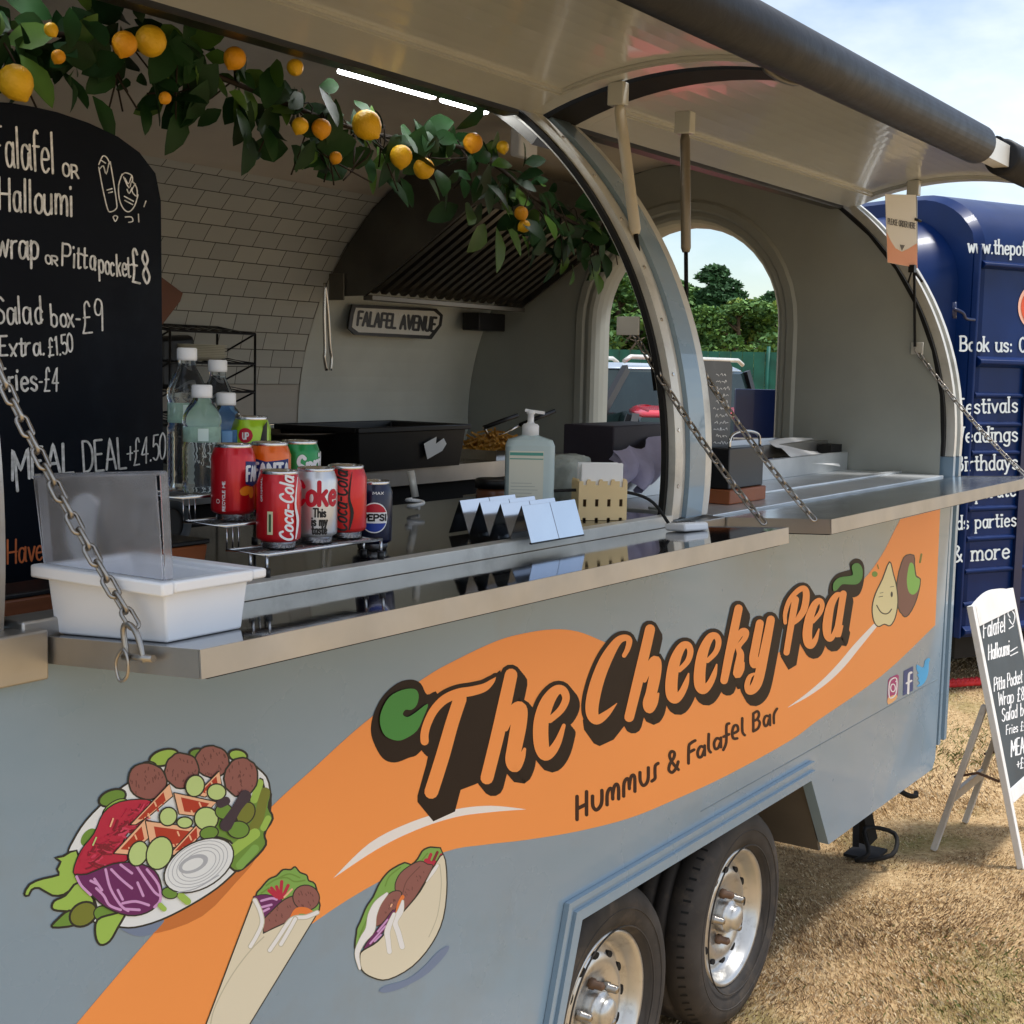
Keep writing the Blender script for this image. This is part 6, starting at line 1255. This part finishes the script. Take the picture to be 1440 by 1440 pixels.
for x_ in (ax0, ax1-.030): mb = MB(); plank(mb, x_, x_+.030, 0, fl, -.022, 0); mb.build('front_leg', WPAINT, AB, origin=ab, bevel=.002)
mb = MB(); pts = [(ax0+.031, fl-.075), (ax1-.031, fl-.075), (ax1-.031, fl-.005)]+[(ax1-.031-(ax1-ax0-.062)*t_, fl-.005+.028*math.sin(math.pi*t_)) for t_ in np.linspace(.06, .94, 12)]+[(ax0+.031, fl-.005)]; mb.extr(pts, lambda x, s: FA(x, s, -.02), lambda x, s: FA(x, s, .001)); mb.build('arched_header', WPAINT, AB, origin=ab)
mb = MB(); plank(mb, ax0+.031, ax1-.031, .22, .27, -.02, 0); mb.build('bottom_rail', WPAINT, AB, origin=ab, bevel=.002)
mb = MB(); plank(mb, ax0+.031, ax1-.031, .271, fl-.076, -.014, -.004); mb.build('chalk_panel', SLATE2, AB, origin=ab)
AM = plane_map(FA(5, .5, -.0035), fn); mb = MB()
for a in (('Falafel', 1383, 897, 1413, 888, 25, 1.7), ('Halloumi', 1390, 928, 1419, 920, 21, 1.7), ('Pitta Pocket', 1398, 972, 1437, 960, 19, 1.5), ('Wrap #8', 1404, 993, 1440, 984, 19, 1.5), ('Salad box', 1409, 1015, 1448, 1003, 18, 1.5), ('Fries #4', 1415, 1033, 1443, 1026, 13, 1.3), ('MEAL', 1422, 1064, 1445, 1057, 23, 2), ('+#4', 1430, 1082, 1444, 1078, 15, 1.5)): words(mb, *a, AM, .0005)
stroke(mb, [(1420, 868), (1417, 862), (1422, 858), (1427, 866), (1424, 878), (1419, 871)], 1.5, AM, .0005, n=3); stroke(mb, [(1419, 884), (1425, 880)], 1.6, AM, .0005, n=2); stroke(mb, [(1421, 916), (1430, 910)], 1.5, AM, .0005, n=2); stroke(mb, [(1421, 922), (1431, 917)], 1.5, AM, .0005, n=2); mb.build('chalk_writing', CH, AB, origin=ab, fix=False)
bt_ = FA(0, fl*.62, -.03)
for x_ in (ax0+.02, 5.30):
    mb = MB(); mb.bar((x_, bt_[1], bt_[2]), (x_, .045, 0), .028, .02, upv=(0, 1, 0)); mb.build('back_leg', WWOOD, AB, origin=ab, bevel=.002)
mb = MB(); mb.bar((ax0+.035, -.01, .20), (5.285, -.01, .20), .016, .035); mb.build('back_rail', WWOOD, AB, origin=ab, bevel=.002)
mb = MB(); mb.tube([FA(ax0+.02, .30, -.03), (ax0+.025, -.09, .30), (ax0+.03, -.01, .27)], .005, 6); mb.tube([FA(ax1-.02, .30, -.03), (5.31, -.09, .30), (5.30, -.01, .27)], .005, 6); mb.build('folding_stay', mat('brown_stay', (96, 70, 52), .6), AB, origin=ab)

# ================================================================== BLUE TRAILER
NAVY = mat('navy_trailer_paint', (3, 36, 88), .36, 0, var=.1, vs=3, spec=.22, coat=.05, rvar=.1)
NAVYD = mat('dark_navy_trim', (14, 30, 70), .3, var=.06, coat=.3)
bt0 = onZ(1341, 975, 0.0); ang = R(-26.5); e_ = np.array((math.cos(ang), math.sin(ang), 0)); nI = np.array((-e_[1], e_[0], 0)); bt0 = np.array((bt0[0], bt0[1], 0))
BT = thing('blue_trailer', bt0, 'navy blue ribbed horsebox trailer with white serif lettering behind the A-board', 'trailer')
BL = lambda u, v, z: bt0+e_*u+nI*v+np.array((0, 0, z))
BFM = plane_map(bt0, -nI)
zc = lambda py: float(BFM(1385, py)[2])
zlow, zrail, zmid, ztop = zc(893), zc(507), zc(372), zc(263)
wB, LB_ = 1.36, 3.4
prof = [(0, zlow), (0, zmid+.05)]+[(.0+.45*(1-math.cos(a)), zmid+.05+(ztop-zmid-.05)*math.sin(a)) for a in np.linspace(.12, math.pi/2, 10)]+[(wB-.45*(1-math.cos(a)), zmid+.05+(ztop-zmid-.05)*math.sin(a)) for a in np.linspace(math.pi/2, .12, 10)]+[(wB, zmid+.05), (wB, zlow)]
mb = MB(); k = len(prof); st_ = [(.0, 1.0)]; secs = []
def sec(u, inset, dz): return [BL(u, min(max(v, inset), wB-inset), z-(dz if z > zmid else 0)) for v, z in prof]
rings = [sec(LB_, 0, 0), sec(.06, 0, 0), sec(.0, .03, .03)]
for a, b_ in zip(rings, rings[1:]): mb.add(a+b_, [(i, i+1, k+i+1, k+i) for i in range(k-1)]+[(k-1, 0, k, 2*k-1)], 0, True)
mb.add(rings[-1], [list(range(k))]); mb.add(rings[0], [list(range(k))[::-1]]); bb = mb.build('trailer_body', NAVY, BT, origin=bt0); bb.data.set_sharp_from_angle(angle=R(30))
# nose: lower rounded front part running on to the left
mb = MB(); pn = [(.12, zlow+.1), (.12, zmid-.1)]+[(.12+.5*(1-math.cos(a)), zmid-.1+(ztop-.10-zmid+.1)*math.sin(a)) for a in np.linspace(.1, math.pi/2, 8)]+[(wB-.12, ztop-.10), (wB-.12, zlow+.1)]
k = len(pn); A_ = [BL(-.001, v, z) for v, z in pn]; B_ = [BL(-.26, .10+v*.84, z-.05) for v, z in pn]; mb.add(A_+B_, [(i, i+1, k+i+1, k+i) for i in range(k-1)]+[(k-1, 0, k, 2*k-1)], 0, True); mb.add(B_, [list(range(k))]); nb_ = mb.build('trailer_nose', NAVY, BT, origin=bt0); nb_.data.set_sharp_from_angle(angle=R(30))
def rib_at(py0, dz, dpt, u0=.03, u1=LB_-.05, m_=NAVY, nm='body_rib'):
    z = zc(py0); mb = MB(); mb.hexa([BL(u0, -dpt, z-dz*.3), BL(u1, -dpt, z-dz*.3), BL(u1, -.0005, z-dz), BL(u0, -.0005, z-dz), BL(u0, -dpt, z+dz*.3), BL(u1, -dpt, z+dz*.3), BL(u1, -.0005, z+dz), BL(u0, -.0005, z+dz)]); return mb.build(nm, m_, BT, origin=bt0, bevel=.004)
for py in (556, 597, 637, 677, 715, 757, 802, 848): rib_at(py, .017, .014)
rib_at(509, .03, .035, nm='side_rail'); rib_at(372, .022, .028, nm='side_rail'); rib_at(885, .03, .03, nm='side_rail')
mb = MB(); 
for u0, u1 in ((-.005, .012),): mb.hexa([BL(u0, -.018, zlow), BL(u1, -.018, zlow), BL(u1, .02, zlow), BL(u0, .02, zlow), BL(u0, -.018, zmid+.1), BL(u1, -.018, zmid+.1), BL(u1, .02, zmid+.1), BL(u0, .02, zmid+.1)])
mb.build('corner_seam', NAVY, BT, origin=bt0, bevel=.004)
u_ = float((np.array(BFM(1434, 600))-bt0)@e_); mb = MB(); mb.hexa([BL(u_, -.02, zlow+.03), BL(u_+.06, -.02, zlow+.03), BL(u_+.06, -.0006, zlow+.03), BL(u_, -.0006, zlow+.03), BL(u_, -.02, zrail-.03), BL(u_+.06, -.02, zrail-.03), BL(u_+.06, -.0006, zrail-.03), BL(u_, -.0006, zrail-.03)]); mb.build('door_post', NAVYD, BT, origin=bt0)
mb = MB(); mb.box((0, 0, 0), (.001, .001, .001)); mb = MB(); q0, q1, q2 = BFM(1334, 434), BFM(1343, 440), BFM(1366, 450); mb.tube(smooth([q0-nI*.03, q1-nI*.05, BFM(1352, 448)-nI*.03, q2-nI*.02], 4), .009, 8); mb.tube([BFM(1338, 425)-nI*.02, BFM(1338, 448)-nI*.02], .012, 8); mb.build('door_latch', NAVYD, BT, origin=bt0)
TX = mat('cream_lettering', (216, 226, 230), .5, var=.03); BTX = lambda px, py, e=0.0: BFM(px, py, .016+e)
mb = MB()
for a in (('www.thepof', 1361, 355, 1441, 359, 20, 2.4), ('Book us: 0', 1350, 493, 1442, 495, 20, 2.7)): words(mb, *a[:7], lambda px, py, e=0.0: BFM(px, py, .004+e), serif=True)
for a in (('Festivals', 1343, 582, 1427, 579, 21, 2.5), ('Weddings', 1336, 622, 1427, 620, 21, 2.5), ('Birthdays', 1341, 662, 1427, 659, 21, 2.5), ('Corporate', 1338, 702, 1425, 697, 21, 2.5), ('Kids parties', 1326, 745, 1425, 739, 19, 2.3), ('& more', 1336, 790, 1416, 784, 22, 2.6)): words(mb, *a, BTX, serif=True)
mb.build('white_lettering', TX, BT, origin=bt0, fix=False)
mb = MB(); fill(mb, ell(1464, 432, 33, 37, 0, 40), lambda px, py, e=0.0: BFM(px, py, .003+e), 0, 0); fill(mb, ell(1464, 432, 29, 33, 0, 40), lambda px, py, e=0.0: BFM(px, py, .005+e), 0, 1); words(mb, 'The', 1438, 424, 1452, 424, 8, 1.4, lambda px, py, e=0.0: BFM(px, py, .007+e), 0, 0); mb.build('round_logo', [flat('logo_peach', (246, 190, 164)), flat('logo_orange', (226, 88, 46))], BT, origin=bt0, fix=False)
mb = MB(); mb.hexa([BL(.1, .1, zlow-.14), BL(LB_-.1, .1, zlow-.14), BL(LB_-.1, wB-.1, zlow-.14), BL(.1, wB-.1, zlow-.14), BL(.1, .1, zlow+.01), BL(LB_-.1, .1, zlow+.01), BL(LB_-.1, wB-.1, zlow+.01), BL(.1, wB-.1, zlow+.01)]); mb.hexa([BL(.0, .5, .05), BL(.9, .5, .05), BL(.9, wB-.5, .05), BL(.0, wB-.5, .05), BL(.0, .5, zlow), BL(.9, .5, zlow), BL(.9, wB-.5, zlow), BL(.0, wB-.5, zlow)]); mb.build('underframe', UNDER, BT, origin=bt0)
for u in (1.4, 2.1):
    mb = MB(); c = BL(u, .12, .30)
    ring = [BL(u+.3*math.cos(a), 0, .30+.3*math.sin(a)) for a in np.linspace(0, 2*math.pi, 33)[:-1]]; A_ = [p_+nI*.05 for p_ in ring]; B_ = [p_+nI*.24 for p_ in ring]; mb.add(A_+B_, [(i, (i+1) % 32, 32+(i+1) % 32, 32+i) for i in range(32)]+[list(range(32)), list(range(32, 64))]); wh_ = mb.build('wheel', TYRE, BT, origin=bt0, bevel=.02)
    mb = MB(); mb.add([c+(p_-BL(u, 0, .30))*.6+nI*(-.075) for p_ in ring], [list(range(32))]); mb.build('rim', RIM, wh_, origin=bt0, fix=False)
# rope on the grass under it
rp = onZ(1350, 967, 0); rq = onZ(1402, 963, 0); rs = onZ(1440, 958, 0); RO = thing('ground_rope', rp, 'red and white rope lying on the grass under the blue trailer', 'rope'); mb = MB(); pts = [rp+(rq-rp)*t_+np.array((0, .01*math.sin(40*t_), .022)) for t_ in np.linspace(-.6, 1, 24)]; mb.tube(pts, .018, 8)
for i in range(22): mb.tube([pts[i]+np.array((0, -.012, .008)), pts[i+1]+np.array((0, .012, .02))], .012, 6)
mb.build('red_rope', mat('red_rope', (196, 44, 48), .7, var=.1), RO, origin=rp); mb = MB(); mb.tube(smooth([rq+np.array((0, 0, .022)), rq+(rs-rq)*.4+np.array((0, .03, .03)), rs+np.array((0, 0, .03))], 6), .016, 8); mb.build('white_rope', mat('white_rope', (206, 204, 196), .7), RO, origin=rp)

# ================================================================== BEYOND THE WINDOW: cars, panel, fence, trees
GLASS = mat('car_glass', (26, 38, 38), .12, var=.25, vs=2.5, spec=.25)
def car(loc, rz, label, paint, Lc=4.5, Wc=1.85, Hc=1.72, suv=True):
    r_ = thing('parked_car', loc, label, 'car', 'cars parked beyond the window', rz); hb_ = .95*Hc/1.6 if suv else .88; w = Wc/2
    low = [(-Lc/2, .35), (-Lc/2+.05, hb_*.75), (-Lc/2+.12, hb_), (Lc*.20, hb_), (Lc/2-.25, hb_*.86), (Lc/2, hb_*.62), (Lc/2, .35), (Lc/2-.3, .28), (-Lc/2+.3, .28)]
    mb = MB(); mb.extr(low, lambda x, z: (x, -w, z), lambda x, z: (x, w, z)); mb.build('body', paint, r_, bevel=.07, seg=3)
    xr0, xr1 = -Lc/2+.30, Lc*.05; b0, b1 = -Lc/2+.10, Lc*.25
    mb = MB(); wt = w-.20; mb.hexa([(b0, -w+.05, hb_-.02), (b1, -w+.05, hb_-.02), (b1, w-.05, hb_-.02), (b0, w-.05, hb_-.02), (xr0, -wt, Hc-.05), (xr1, -wt, Hc-.05), (xr1, wt, Hc-.05), (xr0, wt, Hc-.05)]); mb.build('glasshouse', GLASS, r_, bevel=.03)
    mb = MB(); mb.hexa([(xr0-.06, -wt-.02, Hc-.06), (xr1+.05, -wt-.02, Hc-.06), (xr1+.05, wt+.02, Hc-.06), (xr0-.06, wt+.02, Hc-.06), (xr0+.05, -wt+.1, Hc), (xr1-.1, -wt+.1, Hc), (xr1-.1, wt-.1, Hc), (xr0+.05, wt-.1, Hc)]); mb.build('roof', paint, r_, bevel=.06 if suv else .12, seg=3)
    mb = MB()
    for s_ in (-1, 1):
        for (xa_, xb_) in ((b0, xr0-.02), (b1, xr1+.02)): mb.bar((xa_, s_*(w-.05), hb_-.02), (xb_, s_*(wt+.012), Hc-.05), .07, .05, upv=(0, 1, 0))
        mb.bar((-.35, s_*(w-.045), hb_-.02), (-.37, s_*(wt+.012), Hc-.05), .09, .04, upv=(0, 1, 0))
    mb.build('pillars', BLACK, r_)
    for s_ in (-1, 1):
        if suv: mb = MB(); mb.tube([(xr0, s_*(wt-.02), Hc+.01), (xr0+.1, s_*(wt-.02), Hc+.05), (xr1-.1, s_*(wt-.02), Hc+.05), (xr1, s_*(wt-.02), Hc+.01)], .02, 8); mb.build('roof_rail', ALU, r_)
        mb = MB(); mb.lathe([(.0001, -.09), (.09, -.05), (.11, 0), (.09, .05), (.0001, .07)], (b1-.18, s_*(w+.10), hb_+.08), 16, 0, sx=1, sy=.8); mb.build('wing_mirror', BLACK, r_)
        for x_ in (-Lc*.30, Lc*.31):
            mb = MB(); mb.lathe([(.20, 0), (.31, .01), (.34, .05), (.34, .2), (.2, .22)], (x_, s_*w-(.02 if s_ < 0 else .20), .34), 32, 1); wh_ = mb.build('wheel', TYRE, r_); mb = MB(); mb.lathe([(.21, -.005), (.19, .02), (.05, .02), (.0001, 0)] if s_ < 0 else [(.21, .225), (.19, .2), (.05, .2), (.0001, .22)], (x_, s_*w-(.02 if s_ < 0 else .20), .34), 24, 1, caps=False); mb.build('rim', RIM, wh_, fix=False)
        mb = MB(); mb.box((Lc/2-.12, s_*.62-.16, hb_*.62), (Lc/2-.01, s_*.62+.16, hb_*.78)); mb.build('headlight', ALU, r_, bevel=.03)
    return r_
SUVP = mat('silver_blue_paint', (186, 196, 204), .25, .5, var=.02, coat=.5); REDP = mat('red_car_paint', (206, 24, 44), .25, 0, var=.02, coat=.6)
def gnd(px, dist):
    r_ = ray(px, 520); d_ = np.array((r_[0], r_[1])); d_ /= np.linalg.norm(d_); return np.array((CAM[0]+d_[0]*dist, CAM[1]+d_[1]*dist, 0.0))
vd = math.atan2(*(gnd(930, 12)-np.array((CAM[0], CAM[1], 0)))[[1, 0]])
car(gnd(800, 12.6), vd+math.pi-R(30), 'silver sports utility car with roof rails seen through the arched window', SUVP)
car(gnd(1010, 10.6), vd+math.pi+R(6), 'small red car of which the roof shows above the plum carton', REDP, 3.3, 1.6, 1.37, False)
bp = gnd(1060, 8.9); BP = thing('blue_barrier', bp, 'dark blue boarded barrier standing beyond the right side of the window', 'barrier', rz=vd-math.pi/2+.1); mb = MB(); mb.box((-.11, -.02, .1), (.9, .02, 1.25)); mb.box((-.11, -.02, 1.262), (.9, .02, 1.56)); mb.build('boards', NAVYD, BP, bevel=.004); mb = MB(); mb.box((-.11, -.028, 1.2505), (.9, -.006, 1.2615)); mb.build('trim_strip', ALU, BP); mb = MB(); mb.box((-.05, .021, 0), (.0, .06, 1.5)); mb.box((.8, .021, 0), (.85, .06, 1.5)); mb.build('posts', NAVYD, BP)
# green fence
FG = mat('green_fence_mesh', (22, 92, 78), .6, var=.15, vs=3); fA, fB = gnd(620, 32), gnd(1420, 30); FN = thing('green_fence', (fA+fB)/2, 'green screened fence running in front of the far trees', 'fence'); dv = (fB-fA)/np.linalg.norm(fB-fA); ln_ = np.linalg.norm(fB-fA); mb = MB(); nP = int(ln_/2.4)
for i in range(nP*10): a = fA+dv*(i*.24); b_ = fA+dv*((i+1)*.24-.012); mb.bar(a+np.array((0, 0, 1.08)), b_+np.array((0, 0, 1.08)), .02, 2.0)
mb.build('fence_panel', FG, FN, origin=(fA+fB)/2)
for i in range(nP+1): mb = MB(); a = fA+dv*(i*2.4)-np.array((0, .06, 0)); mb.tube([a, a+np.array((0, 0, 2.2))], .04, 8); mb.build('fence_post', FG, FN, origin=(fA+fB)/2)
# trees
BARK = mat('grey_bark', (92, 78, 62), .9, var=.15, vs=5, bump=.5, bs=20)
def tree_mesh(seed, H, Wd, conic, cols_, nleaf=17000, ls=.115):
    r2 = random.Random(seed); nr = np.random.default_rng(seed); tk = MB(); tk.tube(smooth([(0, 0, 0), (.08, .03, H*.3), (-.05, .06, H*.6), (.03, 0, H*.92)], 4), [.16*(1-.9*t_)+.015 for t_ in np.linspace(0, 1, 13)], 8)
    cl = []
    for i in range(84 if conic else 60):
        z = H*(.12+.86*r2.random()**.85); f_ = (z/H); rad = Wd/2*((1-f_)**.8*1.1+.05 if conic else math.sin(math.pi*min(1, .12+.88*f_))**.6); a = r2.uniform(0, 6.28); rr_ = rad*r2.uniform(.3, 1); c = np.array((rr_*math.cos(a), rr_*math.sin(a), z)); cl.append((c, r2.uniform(.35, .75)*(Wd/4.5)*(1.0-.35*f_)*(.85 if conic else 1)))
        if i % 2 == 0: tk.tube(smooth([(0, 0, max(.3, z-rr_*.7)), c*np.array((.5, .5, 1))-np.array((0, 0, .1*rr_)), c], 3), [.045*(1-.8*t_) for t_ in np.linspace(0, 1, 7)], 5)
    pts = []; 
    per = nleaf//len(cl); V = []; Mi = []
    for c, s_ in cl:
        d_ = nr.normal(size=(per, 3)); d_ /= np.linalg.norm(d_, axis=1)[:, None]; p_ = c+d_*(s_*nr.random((per, 1))**.4)*np.array((1, 1, .8)); q1 = nr.normal(size=(per, 3)); q1 /= np.linalg.norm(q1, axis=1)[:, None]; q2 = np.cross(q1, nr.normal(size=(per, 3))); q2 /= np.linalg.norm(q2, axis=1)[:, None]
        sz = ls*nr.uniform(.5, 1.1, (per, 1)); V.append(np.stack([p_-q1*sz, p_+q2*sz*.5, p_+q1*sz, p_-q2*sz*.5], 1).reshape(-1, 3)); Mi.append(nr.choice([0, 0, 1, 2], per) if r2.random() < .7 else nr.choice([1, 2, 2], per))
    V = np.concatenate(V); V[:, 2] = np.maximum(V[:, 2], .1); Mi = np.concatenate(Mi); n_ = len(V)//4; me_ = bpy.data.meshes.new('crown'); me_.vertices.add(len(V)); me_.vertices.foreach_set('co', V.ravel()); me_.loops.add(n_*4); me_.loops.foreach_set('vertex_index', np.arange(n_*4, dtype=np.int32)); me_.polygons.add(n_); me_.polygons.foreach_set('loop_start', (np.arange(n_)*4).astype(np.int32)); me_.polygons.foreach_set('loop_total', np.full(n_, 4, np.int32))
    for m_ in cols_: me_.materials.append(m_)
    me_.polygons.foreach_set('material_index', Mi.astype(np.int32)); me_.update(); return tk, me_
def lv_(n, c): return mat(n, c, .7, var=.15, vs=2, spec=.2)
G1 = [lv_('leaf_mid', (104, 138, 78)), lv_('leaf_dark', (78, 112, 64)), lv_('leaf_fresh', (92, 122, 56))]; G2 = [lv_('leaf_yellow', (128, 146, 62)), lv_('leaf_olive', (92, 112, 52)), lv_('leaf_bright', (150, 160, 76))]; G3 = [lv_('leaf_deep', (76, 112, 70)), lv_('leaf_deeper', (60, 92, 58)), lv_('leaf_blue', (70, 100, 66))]
KT = [(tree_mesh(1, 6.4, 3.6, True, G3), 'conifer_tree'), (tree_mesh(2, 5.2, 4.6, False, G1), 'broadleaf_tree'), (tree_mesh(3, 4.6, 3.6, False, G2), 'young_tree')]
TREES = [(0, 1003, 42, 1.02, 'tall dark pointed tree in the middle of the window view'), (0, 975, 46, .93, 'dark pointed tree just left of the tallest one in the window'), (1, 870, 40, .90, 'leafy green tree at the left jamb of the window'), (1, 925, 44, .92, 'leafy green tree half hidden by the middle hatch frame'), (1, 1035, 38, .72, 'round green tree right of the tallest pointed tree'), (2, 1052, 40, .84, 'pale yellow green tree near the right jamb of the window'), (0, 1085, 40, .84, 'dark pointed tree at the right jamb of the window'), (1, 800, 42, 1.0, 'leafy tree behind the end wall left of the window'), (2, 850, 48, 1.05, 'yellowish tree behind the leafy one at the left jamb'), (1, 1150, 42, .95, 'leafy tree behind the end wall right of the window'), (1, 730, 44, 1.0, 'leafy tree farthest left along the green fence'), (0, 1230, 44, .9, 'dark tree behind the blue trailer'), (1, 985, 50, .82, 'low leafy tree behind the pointed pair'), (1, 1010, 52, .80, 'hazy green tree at the back of the row behind the tallest pointed one'), (2, 905, 47, 1.0, 'pale tree between the two leafy trees at the left of the window'), (1, 1075, 49, .86, 'green tree at the back of the row by the right jamb'), (2, 945, 52, .9, 'pale tree at the back of the row behind the hatch frame')]
first = {}
for kd, px, ds, sc, lab in TREES:
    (tk, cm), nm = KT[kd]; loc = gnd(px, ds)
    if kd not in first:
        r_ = thing(nm, loc, lab, 'tree', 'trees beyond the fence'); tk.build('trunk', BARK, r_); c_ = bpy.data.objects.new('crown', cm); COL.objects.link(c_); c_.parent = r_; first[kd] = r_; r_.scale = (sc*(1.05, 1.4, 1.4)[kd], sc*(1.05, 1.4, 1.4)[kd], sc*(.72, .92, .94)[kd])
    else: dup(first[kd], loc, random.uniform(0, 6), lab, (sc*(1.05, 1.4, 1.4)[kd], sc*(1.05, 1.4, 1.4)[kd], sc*(.72, .92, .94)[kd]))
